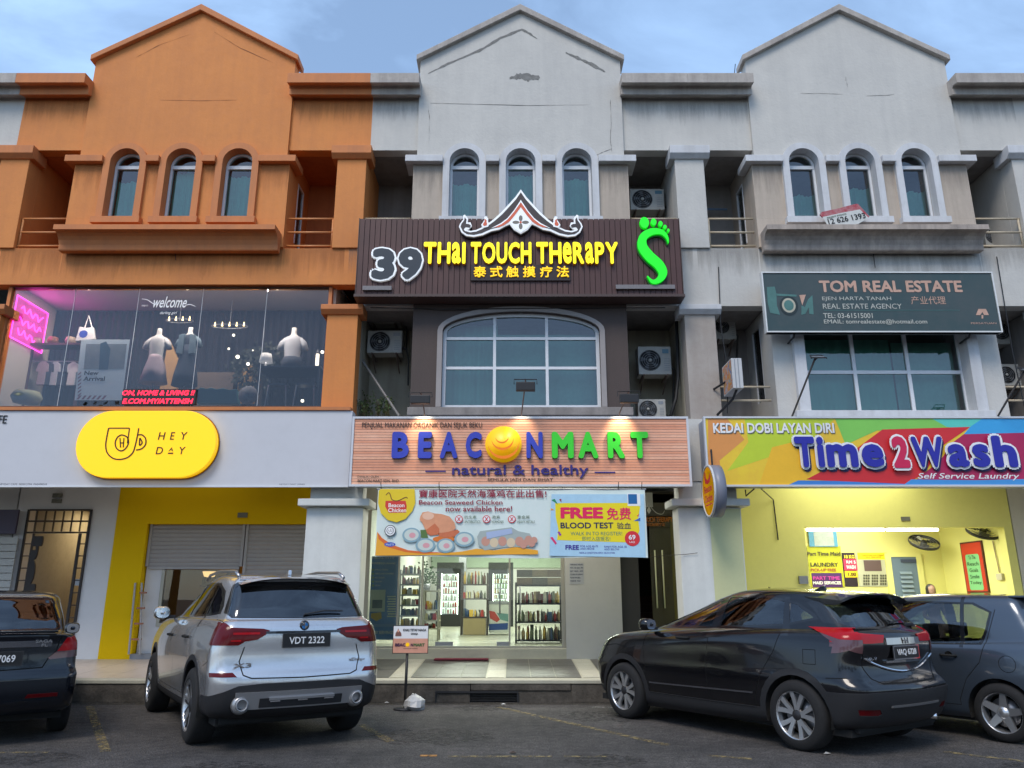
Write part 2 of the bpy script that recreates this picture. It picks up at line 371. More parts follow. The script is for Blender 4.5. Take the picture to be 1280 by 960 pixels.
    ld = 0.15 if cx == CC else 0.38
    pr = [(YG, zl), (YG-ld, zl), (YG-ld, z2)]+[(YG-ld+.05+(ld/.38)*0.19*math.sin(a*PI/2/5), z2-(z2-zb2)*(1-math.cos(a*PI/2/5))) for a in range(6)]+[(YG-0.13, zb2-0.02), (YG, zb2-0.02)]
    B().prism(pr, cx-1.95, cx+1.95, 'x').o('window_ledge', ledge, R)
    # spandrel between second and first floor, floor slabs, recess walls
    s = B(); s.box(fx0, YF, lower_z, fx1, YF+0.25, lw); s.o('spandrel', spand or wall, R)
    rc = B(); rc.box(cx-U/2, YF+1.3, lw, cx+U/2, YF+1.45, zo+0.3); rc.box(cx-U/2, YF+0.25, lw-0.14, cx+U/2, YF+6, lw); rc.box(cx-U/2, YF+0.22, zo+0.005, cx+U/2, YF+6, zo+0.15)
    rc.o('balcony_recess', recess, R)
    for sx in (-1, 1):
        if not rails: continue
        x1 = cx+sx*2.02; x2 = cx+sx*2.86; rb = B()
        for zz in (Z(272, YF), Z(289, YF), Z(306, YF)): rb.tube([(x1, YF+0.05, zz), (x2, YF+0.05, zz)], 0.02, 8)
        rb.tube([(x2-sx*0.02, YF+0.05, lw), (x2-sx*0.02, YF+0.05, Z(272, YF))], 0.018, 8)
        rb.o('railing', rail, R)
    for c in cols:
        cb = B(); cb.box(c-0.27, YF-0.04, lw-0.003, c+0.27, YF+0.3, 9.405); cb.box(c-0.27, YF+0.3, lw, c+0.27, YF+1.3, zo)
        col = cb.o('column', wall if wall is ORANGE else WHITE, R, bevel=0.01)
        hb = B(); hb.prism([(YF+0.3, 9.36), (YF-0.07, 9.36), (YF-0.15, 9.44), (YF-0.15, 9.60), (YF-0.002, 9.60), (YF-0.002, 9.577), (YF+0.3, 9.577)], c-0.37, c+0.37, 'x')
        hb.o('column_cap', trim, col, bevel=0.008)
    B().box(cx-U/2, YF+0.23, 10.3, cx+U/2, 26, 10.45).o('roof_slab', CONC, R)
    return R

HO = upper('shophouse', 'orange shophouse with three arched windows and a full-width clothes shop window', CO, ORANGE, ORANGE2, ORANGE, ORANGE2, ORANGE2, M('orange_rail', (0.6, 0.24, 0.08), 0.5), ORANGER, -9.32, -2.66, (CO-U/2, CO+U/2), 6.87, curtain=CURT, ctop=1.0)
HC = upper('shophouse', 'white middle shophouse with peeling gable above the dark brown plank sign', CC, WHITE, WHITE2, BEIGE, CORNW, STAINC, RAILM, DARKR, -2.66, CC+U/2, (CC+U/2,), 6.46, curtain=CURT, ctop=0.95)
HR = upper('shophouse', 'white right-hand shophouse with dark arched windows above the green estate agency sign', CR, WHITE, WHITE2, BEIGE, CORNW, STAINC, RAILM, DARKR, CC+U/2, CR+U/2, (CR+U/2,), 6.46, curtain=CURTB, ctop=0.7)
HL = upper('shophouse', 'white shophouse at the far left edge, left of the orange one', CO-U, WHITE, WHITE2, BEIGE, CORNW, STAINC, RAILM, DARKR, CO-1.5*U, -9.32, (CO-1.5*U,), 6.46)
HX = upper('shophouse', 'white shophouse at the far right edge beyond the green estate agency sign', CR+U, WHITE, WHITE2, BEIGE, CORNW, STAINC, RAILM, DARKR, CR+U/2, CR+1.5*U, (CR+1.5*U,), 6.46)

# peeling render and cracks on the middle gable
PEEL = M('peeled_render', (0.27, 0.265, 0.25), 0.95, var=0.8, vs=14, bump=0.8, bs=90)
def blob_strip(par, pts, w, seed, name='peeled_patch', mat=PEEL):
    rnd = random.Random(seed); top = []; bot = []
    m = len(pts)
    for i in range(m-1):
        for k in range(6):
            t = k/6; x = pts[i][0]*(1-t)+pts[i+1][0]*t; z = pts[i][1]*(1-t)+pts[i+1][1]*t; g = (i+t)/(m-1)
            ww = w*(0.35+0.65*math.sin(PI*min(1, max(0.02, g))))*rnd.uniform(0.45, 1.1)
            top.append((x+rnd.uniform(-.01, .01), z+ww/2)); bot.append((x, z-ww/2*rnd.uniform(.6, 1.2)))
    top.append(pts[-1]); bot.append(pts[-1])
    b = B()
    for i in range(len(top)-1):
        q = [bot[i], bot[i+1], top[i+1], top[i]]
        b.add([(x, YG-0.004, z) for x, z in q], [(0, 1, 2, 3)])
    return b.o(name, mat, par)
pz = lambda px, py: at(px, py, YG)
blob_strip(HC, [pz(535, 92), pz(560, 80), pz(600, 63), pz(625, 48), pz(652, 37), pz(662, 42), pz(672, 49)], 0.085, 1)
blob_strip(HC, [pz(707, 66), pz(725, 74), pz(742, 82), pz(757, 90)], 0.10, 2)
blob_strip(HC, [pz(637, 98), pz(650, 95), pz(662, 97), pz(675, 97)], 0.2, 3)
CRK = M('hairline_crack', (0.16, 0.15, 0.14), 0.95)
for h, pts, w, sd_ in ((HC, [(538, 129), (580, 130), (660, 132), (740, 131)], 0.012, 5), (HC, [(763, 125), (764, 150), (763, 178), (765, 190)], 0.022, 6), (HC, [(742, 196), (752, 191), (765, 186)], 0.014, 7), (HC, [(535, 130), (537, 150), (536, 185)], 0.016, 11),
                     (HR, [(1000, 117), (1030, 117), (1055, 118)], 0.010, 8), (HR, [(1083, 120), (1110, 119), (1118, 118)], 0.010, 9), (HR, [(1057, 96), (1058, 103), (1060, 110)], 0.012, 10),
                     (HO, [(170, 72), (200, 56), (240, 42)], 0.016, 12), (HO, [(268, 40), (300, 60), (345, 80)], 0.016, 13), (HO, [(200, 125), (250, 126), (300, 125)], 0.01, 14)):
    blob_strip(h, [pz(*p) for p in pts], w, sd_, 'crack', CRK if h is not HO else M('orange_crack', (0.33, 0.12, 0.05), 0.9))

# rain stains running down from cornices, sills and ledges: thin ragged films with their own outline
def stain_mat(name, col, amt):
    m = bpy.data.materials.new(name); m.use_nodes = True; t = m.node_tree; b = t.nodes['Principled BSDF']; b.inputs['Base Color'].default_value = (*col, 1); b.inputs['Roughness'].default_value = .95; L = t.links.new
    g = t.nodes.new('ShaderNodeNewGeometry'); mpn = t.nodes.new('ShaderNodeMapping'); mpn.inputs['Scale'].default_value = (9, 9, .8); n = t.nodes.new('ShaderNodeTexNoise'); n.inputs['Scale'].default_value = 1; n.inputs['Detail'].default_value = 7; n.inputs['Roughness'].default_value = .7
    L(g.outputs['Position'], mpn.inputs[0]); L(mpn.outputs[0], n.inputs['Vector']); tcn = t.nodes.new('ShaderNodeTexCoord'); sp_ = t.nodes.new('ShaderNodeSeparateXYZ'); L(tcn.outputs['Generated'], sp_.inputs[0])
    a = t.nodes.new('ShaderNodeMath'); a.operation = 'MULTIPLY_ADD'; a.inputs[1].default_value = .55; a.inputs[2].default_value = -.62; L(sp_.outputs['Z'], a.inputs[0]); c = t.nodes.new('ShaderNodeMath'); c.operation = 'ADD'; L(a.outputs[0], c.inputs[0]); L(n.outputs['Fac'], c.inputs[1])
    d = t.nodes.new('ShaderNodeMapRange'); d.inputs[1].default_value = 0; d.inputs[2].default_value = .38; d.inputs[3].default_value = 0; d.inputs[4].default_value = amt; L(c.outputs[0], d.inputs[0]); L(d.outputs[0], b.inputs['Alpha']); return m
STW = stain_mat('grey_rain_stain', (.24, .22, .20), .32); STO = stain_mat('dark_orange_rain_stain', (.30, .12, .05), .30)
for h, cx, sm in ((HO, CO, STO), (HC, CC, STW), (HR, CR, STW)):
    a_, c_ = (-9.3, -2.67) if h is HO else (max(-2.65, cx-U/2), cx+U/2)
    B().rect(cx-1.98, 6.95, cx+1.98, 7.56, YF-.003).o('rain_stain', sm, h)
    B().rect(a_, 10.1, cx-1.95, Z(123, YF), YF-.003).o('rain_stain', sm, h); B().rect(cx+1.95, 10.1, c_, Z(123, YF), YF-.003).o('rain_stain', sm, h)
    for p, q in ((cx-1.98, cx-1.45), (cx-.63, cx-.41), (cx+.41, cx+.63), (cx+1.45, cx+1.98)): B().rect(p, 8.5, q, 9.238, YG-.003).o('rain_stain', sm, h)
    for sx in (-1, 1): x0_, x1_ = sorted((cx+sx*2.0, cx+sx*3.1)); B().rect(x0_, 6.95, x1_, 7.565, YF-.004).o('rain_stain', sm, h)
# ---------------------------------------------------------------- first floor, middle unit
def multi(b, *boxes):
    for q in boxes: b.box(*q)
    return b
x0, x1 = CC-U/2+0.27, CC+U/2-0.27
zt1, zb1 = 6.46, 4.45
bx0, bx1 = X(515, 450, YF), X(785, 450, YF)
wx0, wx1 = X(553, 450, YF), X(750, 450, YF); wc = (wx0+wx1)/2; wh = (wx1-wx0)/2
zsp = Z(415, YF); zct = Z(391, YF); zwb = Z(510, YF)
b = B()
b.box(bx0, YG, zb1, wx0, YG+0.25, zt1+0.3); b.box(wx1, YG, zb1, bx1, YG+0.25, zt1+0.3); b.box(wx0, YG, zb1, wx1, YG+0.25, zwb)
# segmental head
n = 20; arc = [(wc-wh*math.cos(PI*i/n), zsp+(zct-zsp)*math.sin(PI*i/n)) for i in range(n+1)]
for p, q in zip(arc, arc[1:]):
    b.add([(p[0], YG, p[1]), (q[0], YG, q[1]), (q[0], YG, zt1+0.3), (p[0], YG, zt1+0.3)], [(0, 1, 2, 3)])
    b.add([(p[0], YG, p[1]), (q[0], YG, q[1]), (q[0], YG+0.25, q[1]), (p[0], YG+0.25, p[1])], [(0, 3, 2, 1)])
for x in (bx0, bx1-0.12): b.box(x, YG+0.25, zb1, x+0.12, YF+1.3, zt1)
b.o('dark_bay_wall', BROWN, HC)
tb = B(); ribbon(tb, archpath(wc, wh+0.09, zwb-0.0, zsp, zct-zsp+0.09, 20), archpath(wc, wh+0.001, zwb, zsp, zct-zsp, 20), YG-0.03, YG+0.1); tb.o('window_surround', M('taupe_trim', (0.33, 0.30, 0.29), 0.7, var=0.2), HC)
B().box(bx0-0.03, YG-0.10, zwb-0.16, bx1+0.03, YG-0.002, zwb-0.02).o('window_sill', M('weathered_sill', (0.30, 0.27, 0.25), 0.9, var=0.5, vs=4, streak=0.5), HC, bevel=0.01)
def gridwin(par, outline, inner, xm, zm, y, g, zb, zt, bar=0.05):
    f = B(); ribbon(f, outline, inner, y, y+0.07, False); xa, xb = outline[0][0], outline[-1][0]
    f.box(xa, y+0.003, zb, xb, y+0.065, zb+0.06)
    for xx in xm: f.box(xx-bar/2, y+0.006, zb+0.06, xx+bar/2, y+0.062, zt(xx))
    cuts = [xa+0.05]+[v for q in xm for v in (q-bar/2, q+bar/2)]+[xb-0.05]
    for zz in zm:
        for p, q in zip(cuts[::2], cuts[1::2]): f.box(p, y+0.009, zz-bar/2, q, y+0.058, zz+bar/2)
    w_ = f.o('window', ALU, par)
    return w_
xm = [X(618, 458, YF), X(684, 458, YF)]; zm = [Z(422, YF), Z(459, YF)]
po = archpath(wc, wh, zwb, zsp, zct-zsp, 20); pi_ = archpath(wc, wh-0.06, zwb, zsp, zct-zsp-0.06, 20)
ztop = lambda xx: zsp+(zct-zsp-0.05)*math.sqrt(max(0, 1-((xx-wc)/wh)**2))
wf = gridwin(HC, po, pi_, xm, zm, YG+0.10, GL_UP, zwb, ztop)
zl_ = [zwb]+sorted(zm)+[zct+0.1]
xl_ = [wx0]+xm+[wx1]
for i in range(3):
    for j in range(3):
        if j < 2: B().rect(xl_[i], zl_[j], xl_[i+1], zl_[j+1], YG+0.135+0.001*((i+j) % 2)).o('pane', GL_UP, wf)
        else:
            pts = [(xl_[i], zl_[2]), (xl_[i+1], zl_[2])]+[(xx, ztop(xx)+0.03) for xx in [xl_[i+1]-(xl_[i+1]-xl_[i])*k/8 for k in range(9)]]
            B().poly(pts, YG+0.135).o('pane', GL_UP, wf)
wavy(wx0, wx0+0.95, zwb, zct-0.1, YG+0.45, 0.035, 0.16).o('curtain', M('pale_curtain', (0.5, 0.68, 0.62), 0.9), wf)
wavy(wx0+.9, wx1, zwb, zsp+.1, YG+0.5, 0.02, 0.3).o('curtain', CURTB, wf)
# recess of the first floor with cream walls
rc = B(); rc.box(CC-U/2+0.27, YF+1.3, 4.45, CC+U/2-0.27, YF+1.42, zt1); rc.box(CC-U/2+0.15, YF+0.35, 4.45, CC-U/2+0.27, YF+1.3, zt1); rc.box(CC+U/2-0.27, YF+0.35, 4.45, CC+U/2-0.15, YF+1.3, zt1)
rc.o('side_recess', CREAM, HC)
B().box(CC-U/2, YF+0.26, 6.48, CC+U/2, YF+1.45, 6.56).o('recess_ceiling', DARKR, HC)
# columns of the first floor and ground floor
def col_low(par, c, m_body, m_cap, x_split=None, m2=None, ground=True, hw0=0.27, gx=None):
    b = B(); b.box(c-hw0, YF-0.02, 4.4, c+hw0, YF+0.33, Z(392, YF)); cc = b.o('column', m_body, par, bevel=0.01)
    hb = B(); hb.prism([(YF+0.3, Z(394, YF)), (YF-0.05, Z(394, YF)), (YF-0.12, Z(389, YF)), (YF-0.12, Z(383, YF)), (YF+0.3, Z(383, YF)+0.0)], c-0.37, c+0.37, 'x'); hb.o('column_cap', m_cap, cc, bevel=0.008)
    if ground:
        gl, gr = gx; b = B(); b.box(gl, YF-0.08, 0.31, gr, YF+0.38, Z(634, YF-0.1)); b.box(gl-0.0+0.03, YF-0.03, Z(634, YF-0.1), gr-0.03, YF+0.3, 4.4)
        g = b.o('ground_column', M('white_column_paint', (0.70, 0.71, 0.68), 0.75, var=0.2, vs=1.2, bump=0.2, streak=0.12), par, bevel=0.012)
        hb = B(); hb.box(gl-0.12, YF-0.22, Z(632, YF-0.22), gr+0.12, YF+0.4, Z(623, YF-0.22)); hb.o('column_cap', MATS['white_column_paint'], g, bevel=0.015)
        return g
BEC = M('worn_beige_column', (0.42, 0.38, 0.34), 0.85, var=0.5, vs=1.6, bump=0.3, streak=0.3, dirt=(0.27, 0.22, 0.19))
gA = col_low(HO, CO+U/2, ORANGE, ORANGE2, gx=(X(379, 700, YF-0.08), X(451, 700, YF-0.08)))
gB = col_low(HC, CC+U/2, BEC, WHITE2, gx=(X(851, 700, YF-0.08), X(931, 700, YF-0.08)))
col_low(HO, CO-U/2, ORANGE, ORANGE2, gx=(CO-U/2-0.45, CO-U/2+0.45), ground=False)
col_low(HR, CR+U/2, WHITE, WHITE2, gx=(CR+U/2-0.45, CR+U/2+0.5))
col_low(HX, CR+1.5*U, WHITE, WHITE2, gx=(CR+1.5*U-0.45, CR+1.5*U+0.5))
# cream half of the shared column face, painted by the laundry
B().rect(X(891, 700, YF-0.1), 0.31, X(930, 700, YF-0.1), Z(636, YF-0.1), YF-0.084).o('cream_paint_face', M('cream_yellow_paint', (0.62, 0.62, 0.34), 0.75, var=0.12), gB)
# ---------------------------------------------------------------- first floor, right-hand unit and its neighbours
def first_white(par, cx, lit=False):
    a, c = cx-1.93, cx+1.99; wl, wr = cx-1.42, cx+1.42
    zt_, zb_ = Z(418, YF), Z(516, YF)
    b = B(); b.box(a, YG, 4.4, wl, YG+0.3, 6.9); b.box(wr, YG, 4.4, c, YG+0.3, 6.9); b.box(wl, YG, 4.4, wr, YG+0.3, zb_); b.box(wl, YG, zt_+0.25, wr, YG+0.3, 6.9)
    for x in (a, c-0.12): b.box(x, YG+0.3, 4.4, x+0.12, YF+0.5, 6.46); b.box(x, YF+0.95, 4.4, x+0.12, YF+1.3, 6.46); b.box(x, YF+0.5, 4.4, x+0.12, YF+0.95, 4.9); b.box(x, YF+0.5, 6.25, x+0.12, YF+0.95, 6.46)
    b.o('bay_wall', WHITE, par)
    for x in (a+0.02, c-0.02):
        f = B(); f.box(x-0.02, YF+0.5, 4.9, x+0.02, YF+0.54, 6.25); f.box(x-0.02, YF+0.91, 4.9, x+0.02, YF+0.95, 6.25); q = f.o('side_window', ALU, par); B().box(x-0.005, YF+0.54, 4.9, x+0.005, YF+0.91, 6.25).o('pane', GL_UP, q)
    j = B(); j.box(wl-0.17, YG-0.10, zb_, wl+0.02, YG+0.24, zt_+0.28); j.box(wr-0.02, YG-0.10, zb_, wr+0.17, YG+0.24, zt_+0.28); j.box(wl-0.17, YG-0.12, zt_+0.281, wr+0.17, YG+0.24, zt_+0.42); j.box(wl-0.25, YG-0.14, zb_-0.12, wr+0.25, YG-0.001, zb_-0.001)
    j.o('window_surround', WHITE2, par, bevel=0.008)
    y = YG+0.16; xs_ = [wl+0.02, wl+0.02+0.93, wr-0.02-0.93, wr-0.02]; zz = [zb_, Z(463, YF), zt_+0.25]
    f = B(); f.box(xs_[0], y, zz[0], xs_[3], y+0.06, zz[0]+0.06); f.box(xs_[0], y, zz[2]-0.06, xs_[3], y+0.06, zz[2])
    for k, xx in enumerate(xs_): f.box(xx-0.03, y+0.003, zz[0]+0.06, xx+0.03, y+0.057, zz[2]-0.06)
    for p, q in zip(xs_, xs_[1:]): f.box(p+0.03, y+0.006, zz[1]-0.03, q-0.03, y+0.054, zz[1]+0.03)
    w_ = f.o('window', ALU, par)
    for i in range(3):
        for k in range(2): B().rect(xs_[i], zz[k], xs_[i+1], zz[k+1], y+0.033+0.001*((i+k) % 2)).o('pane', GL_UP, w_)
    wavy(xs_[0], xs_[2]-0.2, zz[0], zz[2]-0.25, y+0.2, 0.03, 0.2).o('curtain', M('dim_teal_curtain', (0.42, 0.70, 0.65), 0.9), w_)
    wavy(xs_[2]-0.15, xs_[3], zz[0], zz[2]-0.3, y+0.22, 0.02, 0.3).o('curtain', CURTB, w_)
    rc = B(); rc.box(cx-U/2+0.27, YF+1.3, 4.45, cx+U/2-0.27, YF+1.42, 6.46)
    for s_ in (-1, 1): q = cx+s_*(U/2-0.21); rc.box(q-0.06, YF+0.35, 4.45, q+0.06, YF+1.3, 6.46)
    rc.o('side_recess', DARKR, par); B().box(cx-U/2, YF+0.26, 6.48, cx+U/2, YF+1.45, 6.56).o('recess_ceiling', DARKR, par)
    for sx in (-1, 1):
        rb = B(); xx1 = cx+sx*2.0; xx2 = cx+sx*2.86
        for z_ in (Z(483, YF), Z(500, YF)): rb.tube([(xx1, YF+0.04, z_), (xx2, YF+0.04, z_)], 0.02, 8)
        rb.o('railing', RAILM, par)
first_white(HR, CR); first_white(HX, CR+U); first_white(HL, CO-U)
# slabs and party walls
for h, cx in ((HO, CO), (HC, CC), (HR, CR), (HL, CO-U), (HX, CR+U)):
    b = B(); b.box(cx-U/2, YF+0.05, 4.2, cx+U/2, 24, 4.44); b.o('floor_slab', CONC, h)
    b = B(); b.box(cx+U/2-0.06, 15.0, 0.32, cx+U/2+0.06, 30, 4.19); b.box(cx+U/2-0.06, YF+1.46, 4.45, cx+U/2+0.06, 26, 10.29); b.o('party_wall', CONC, h)
    B().box(cx-U/2, 14.67 if h is HO else 14.8, 3.75, cx+U/2, 14.98, 4.19).o('upper_shop_wall', {HO: M('yellow_cafe_paint', (0.80, 0.50, 0.0), 0.7, var=0.08, spec=.15), HR: M('laundry_yellow_paint', (0.78, 0.75, 0.24), 0.7, var=0.1)}.get(h, WHITE), h)
    B().box(cx-U/2, 25.9, 4.45, cx+U/2, 26, 10.3).o('rear_wall', CONC, h)
    b = B(); b.box(cx-U/2, YF-0.05, 3.35, cx+U/2, YF+0.2, 4.4); b.o('fascia_beam', WHITE, h)
# ---------------------------------------------------------------- road, kerb, verandah
KY = 12.15; VZ = 0.31
def asphalt():
    m = bpy.data.materials.new('asphalt'); m.use_nodes = True; t = m.node_tree; b = t.nodes['Principled BSDF']
    g = t.nodes.new('ShaderNodeNewGeometry'); L = t.links.new
    def nz(s, d=4, r=.6):
        n = t.nodes.new('ShaderNodeTexNoise'); n.inputs['Scale'].default_value = s; n.inputs['Detail'].default_value = d; n.inputs['Roughness'].default_value = r; L(g.outputs['Position'], n.inputs['Vector']); return n
    fine = nz(48, 5, .9); big = nz(0.55, 6, .7); mid = nz(9, 5, .75)
    vor = t.nodes.new('ShaderNodeTexVoronoi'); vor.inputs['Scale'].default_value = 85; L(g.outputs['Position'], vor.inputs['Vector'])
    r = t.nodes.new('ShaderNodeValToRGB'); r.color_ramp.elements[0].position = .40; r.color_ramp.elements[0].color = (.020, .019, .019, 1); r.color_ramp.elements[1].position = .64; r.color_ramp.elements[1].color = (.185, .174, .168, 1)
    L(fine.outputs['Fac'], r.inputs[0])
    r2 = t.nodes.new('ShaderNodeValToRGB'); r2.color_ramp.elements[0].position = .35; r2.color_ramp.elements[0].color = (.48, .47, .47, 1); r2.color_ramp.elements[1].position = .66; r2.color_ramp.elements[1].color = (1.25, 1.2, 1.16, 1)
    L(big.outputs['Fac'], r2.inputs[0])
    mx = t.nodes.new('ShaderNodeMixRGB'); mx.blend_type = 'MULTIPLY'; mx.inputs[0].default_value = 1; L(r.outputs[0], mx.inputs[1]); L(r2.outputs[0], mx.inputs[2])
    r3 = t.nodes.new('ShaderNodeValToRGB'); r3.color_ramp.elements[0].position = .3; r3.color_ramp.elements[0].color = (.5, .5, .5, 1); r3.color_ramp.elements[1].position = .75; r3.color_ramp.elements[1].color = (1.45, 1.45, 1.45, 1); L(mid.outputs['Fac'], r3.inputs[0])
    m2 = t.nodes.new('ShaderNodeMixRGB'); m2.blend_type = 'MULTIPLY'; m2.inputs[0].default_value = 1; L(mx.outputs[0], m2.inputs[1]); L(r3.outputs[0], m2.inputs[2])
    L(m2.outputs[0], b.inputs['Base Color']); b.inputs['Roughness'].default_value = .85
    bp = t.nodes.new('ShaderNodeBump'); bp.inputs['Strength'].default_value = .9; bp.inputs['Distance'].default_value = .012
    ad = t.nodes.new('ShaderNodeMath'); ad.operation = 'ADD'; L(fine.outputs['Fac'], ad.inputs[0]); L(vor.outputs['Distance'], ad.inputs[1]); L(ad.outputs[0], bp.inputs['Height']); L(bp.outputs[0], b.inputs['Normal'])
    return m
struct('road', B().box(-400, -400, -0.5, 400, 400, 0), asphalt())
def worn(name, col, thr=0.48):
    m = bpy.data.materials.new(name); m.use_nodes = True; t = m.node_tree; b = t.nodes['Principled BSDF']; b.inputs['Base Color'].default_value = (*col, 1); b.inputs['Roughness'].default_value = .8
    g = t.nodes.new('ShaderNodeNewGeometry'); n = t.nodes.new('ShaderNodeTexNoise'); n.inputs['Scale'].default_value = 13; n.inputs['Detail'].default_value = 8; n.inputs['Roughness'].default_value = .75
    t.links.new(g.outputs['Position'], n.inputs['Vector']); r = t.nodes.new('ShaderNodeValToRGB'); r.color_ramp.elements[0].position = thr-.05; r.color_ramp.elements[1].position = thr+.1
    t.links.new(n.outputs['Fac'], r.inputs[0]); t.links.new(r.outputs[0], b.inputs['Alpha']); return m
YL = worn('worn_yellow_line', (0.26, 0.20, 0.09), .50)
def line(px0, py0, px1, py1, w=0.1, wm=YL):
    a = Vector(ground(px0, py0)); c = Vector(ground(px1, py1)); d = (c-a).normalized(); nn = Vector((-d.y, d.x))*w/2
    b = B(); b.add([(*(a-nn), .004), (*(c-nn), .004), (*(c+nn), .004), (*(a+nn), .004)], [(0, 1, 2, 3)]); struct('parking_line', b, wm)
line(112, 883, 132, 940); line(451, 906, 490, 928); line(622, 884, 836, 932); line(560, 946, 690, 946, .08); line(525, 945, 546, 945, .08, worn('worn_orange_line', (.42, .2, .05), .4)); line(705, 946, 760, 946, .06)
line(740, 884, 775, 885, .08, worn('worn_white_line', (.35, .35, .33), .5)); line(1180, 940, 1280, 952, .09); line(0, 941, 60, 941, .07); line(885, 945, 940, 949, .08)
OIL = worn('oil_stain_film', (.032, .030, .028), .52)
for ox, oy, r_ in ((-2.6, 7.6, .35), (-.9, 9.3, .5), (.9, 8.0, .28), (2.4, 7.2, .4), (-4.6, 8.1, .3), (1.2, 10.8, .45), (-.4, 11.6, .3), (4.9, 7.6, .35)):
    struct('oil_stain', B().add([(ox+r_*1.3*math.cos(2*PI*i/24)*(1+.15*math.sin(i*1.7)), oy+r_*math.sin(2*PI*i/24)*(1+.2*math.cos(i*2.3)), .003) for i in range(24)], [tuple(range(24))]), OIL)
struct('gutter_dirt', B().add([(-16, 11.93, .0035), (16, 11.90, .0035), (16, KY, .0035), (-16, KY, .0035)], [(0, 1, 2, 3)]), worn('gutter_silt', (.05, .043, .032), .44))
KERB = M('mossy_kerb', (0.115, 0.10, 0.082), 0.9, var=0.9, vs=5, bump=1.0, bs=22, streak=0.35, dirt=(0.025, 0.022, 0.018))
KTOP = M('pale_kerb_edge', (0.44, 0.42, 0.33), 0.8, var=0.3, vs=5, bump=.3)
x = -17.0; rnd = random.Random(3)
kb = B()
kerb_me = None
while x < 17:
    L_ = 1.49; b = B(); b.box(x, KY+rnd.uniform(0, .006), 0.0, x+L_-0.008, KY+0.25, VZ-0.05)
    if not (-1.05 < x+L_/2 < 1.5): struct('kerb', b, KERB, bevel=0.012)
    else:   # drain mouth in the kerb
        b = B(); b.box(x, KY, 0.165, x+L_-0.008, KY+0.25, VZ-0.05); struct('kerb', b, KERB, bevel=0.012)
        lo = max(x, -0.98); 
    x += L_
dm = B(); xl, xr = X(544, 870, KY), X(648, 870, KY); dm.box(-1.5, KY+0.02, 0, xl, KY+0.24, .163); dm.box(xr, KY+0.02, 0, 2.2, KY+0.24, .163); dm.box(-1.5, KY+.24, 0, 2.2, KY+.26, .25); struct('kerb', dm, KERB)
dg = T('drain_grate', 'black drain mouth grate set low in the kerb below the natural foods shop', 'drain grate', ((xl+xr)/2, KY, 0))
B().box(xl, KY-.015, .135, xr, KY+.05, .16).o('frame', DARKM, dg); 
for s_ in (xl, xr-.02): B().box(s_, KY-.015, 0.0, s_+.02, KY+.05, .134).o('post', DARKM, dg)
for i in range(5): B().box(xl+.02, KY+.03, .02+i*.023, xr-.02, KY+.04, .028+i*.023).o('bar', DARKM, dg)
struct('kerb_edge', B().box(-17, KY-.01, VZ-0.047, 17, KY+0.30, VZ), KTOP, bevel=.006)
# verandah floor: cream field with inset grey tiles
struct('verandah_floor', B().box(-17, KY+0.30, 0.0, 17, KY+0.34, VZ-0.004), M('cream_tile', (0.50, 0.47, 0.36), 0.35, var=0.25, vs=2, bump=.1))
SLP = .12/2.3; vf = B(); vf.add([(-17, KY+.34, VZ-.004), (17, KY+.34, VZ-.004), (17, 15.0, VZ-.004+SLP*(15.0-KY-.34)), (-17, 15.0, VZ-.004+SLP*(15.0-KY-.34))], [(0, 1, 2, 3)]); struct('verandah_floor', vf, MATS['cream_tile'])
GT = M('grey_slate_tile', (0.085, 0.078, 0.07), 0.4, var=0.5, vs=3, bump=.25, bs=40, dirt=(.16, .15, .13))
CTL = M('cream_glazed_tile', (0.56, 0.53, 0.42), 0.3, var=0.25, vs=4, bump=.05)
PTL = M('pinkish_glazed_tile', (0.50, 0.42, 0.35), 0.35, var=0.25, vs=4, bump=.05)
ty0, ty1 = KY+.37, 14.62
# dark panels measured along the front edge; each is laid as a grid of tiles
gx = [ground(512, 848, VZ)[0], ground(607, 848, VZ)[0], ground(632, 848, VZ)[0], ground(728, 848, VZ)[0]]
panels = [(gx[0], gx[1]), (gx[2], gx[3]), (gx[0]-.33-1.3, gx[0]-.33), (gx[3]+.33, gx[3]+.33+1.3)]
def tiles(x0, x1, y0, y1, nx, ny, m, gap=.006, z=VZ):
    base = None
    dx = (x1-x0)/nx; dy = (y1-y0)/ny
    for i in range(nx):
        for j in range(ny):
            if base is None:
                b = B(); b.box(gap/2, gap/2, -.003, dx-gap/2, dy-gap/2, .002); base = struct('floor_tile', b, m); base.rotation_euler = (math.atan(SLP), 0, 0); base.location = (x0, y0, z+SLP*(y0-KY-.34)+.002)
            else:
                c = base.copy(); COL.objects.link(c); c.location = (x0+i*dx, y0+j*dy, z+.002+SLP*(y0+j*dy-KY-.34)+rnd.uniform(-.0008, .0008))
for p in panels: tiles(p[0], p[1], ty0, ty1, 3, 5, GT)
tiles(gx[1]+.02, gx[2]-.02, ty0, ty1, 1, 5, CTL); tiles(gx[0]-.31, gx[0]-.02, ty0, ty1, 1, 5, CTL); tiles(gx[3]+.02, gx[3]+.31, ty0, ty1, 1, 5, CTL)
tiles(CO-U/2, CO+U/2-.1, KY+.31, 14.6, 10, 4, PTL); tiles(CR-U/2+.9, CR+U/2, KY+.31, 14.6, 9, 4, PTL)
struct('shop_step', B().box(CC-U/2, 14.66, VZ-.01, X(778, 740, 14.8), 15.2, 0.60), MATS['cream_tile'], bevel=.008)
struct('verandah_ceiling', B().box(-17, YF+.2, 4.1, 17, 14.95, 4.18), M('ceiling_paint', (.5, .5, .48), .8))
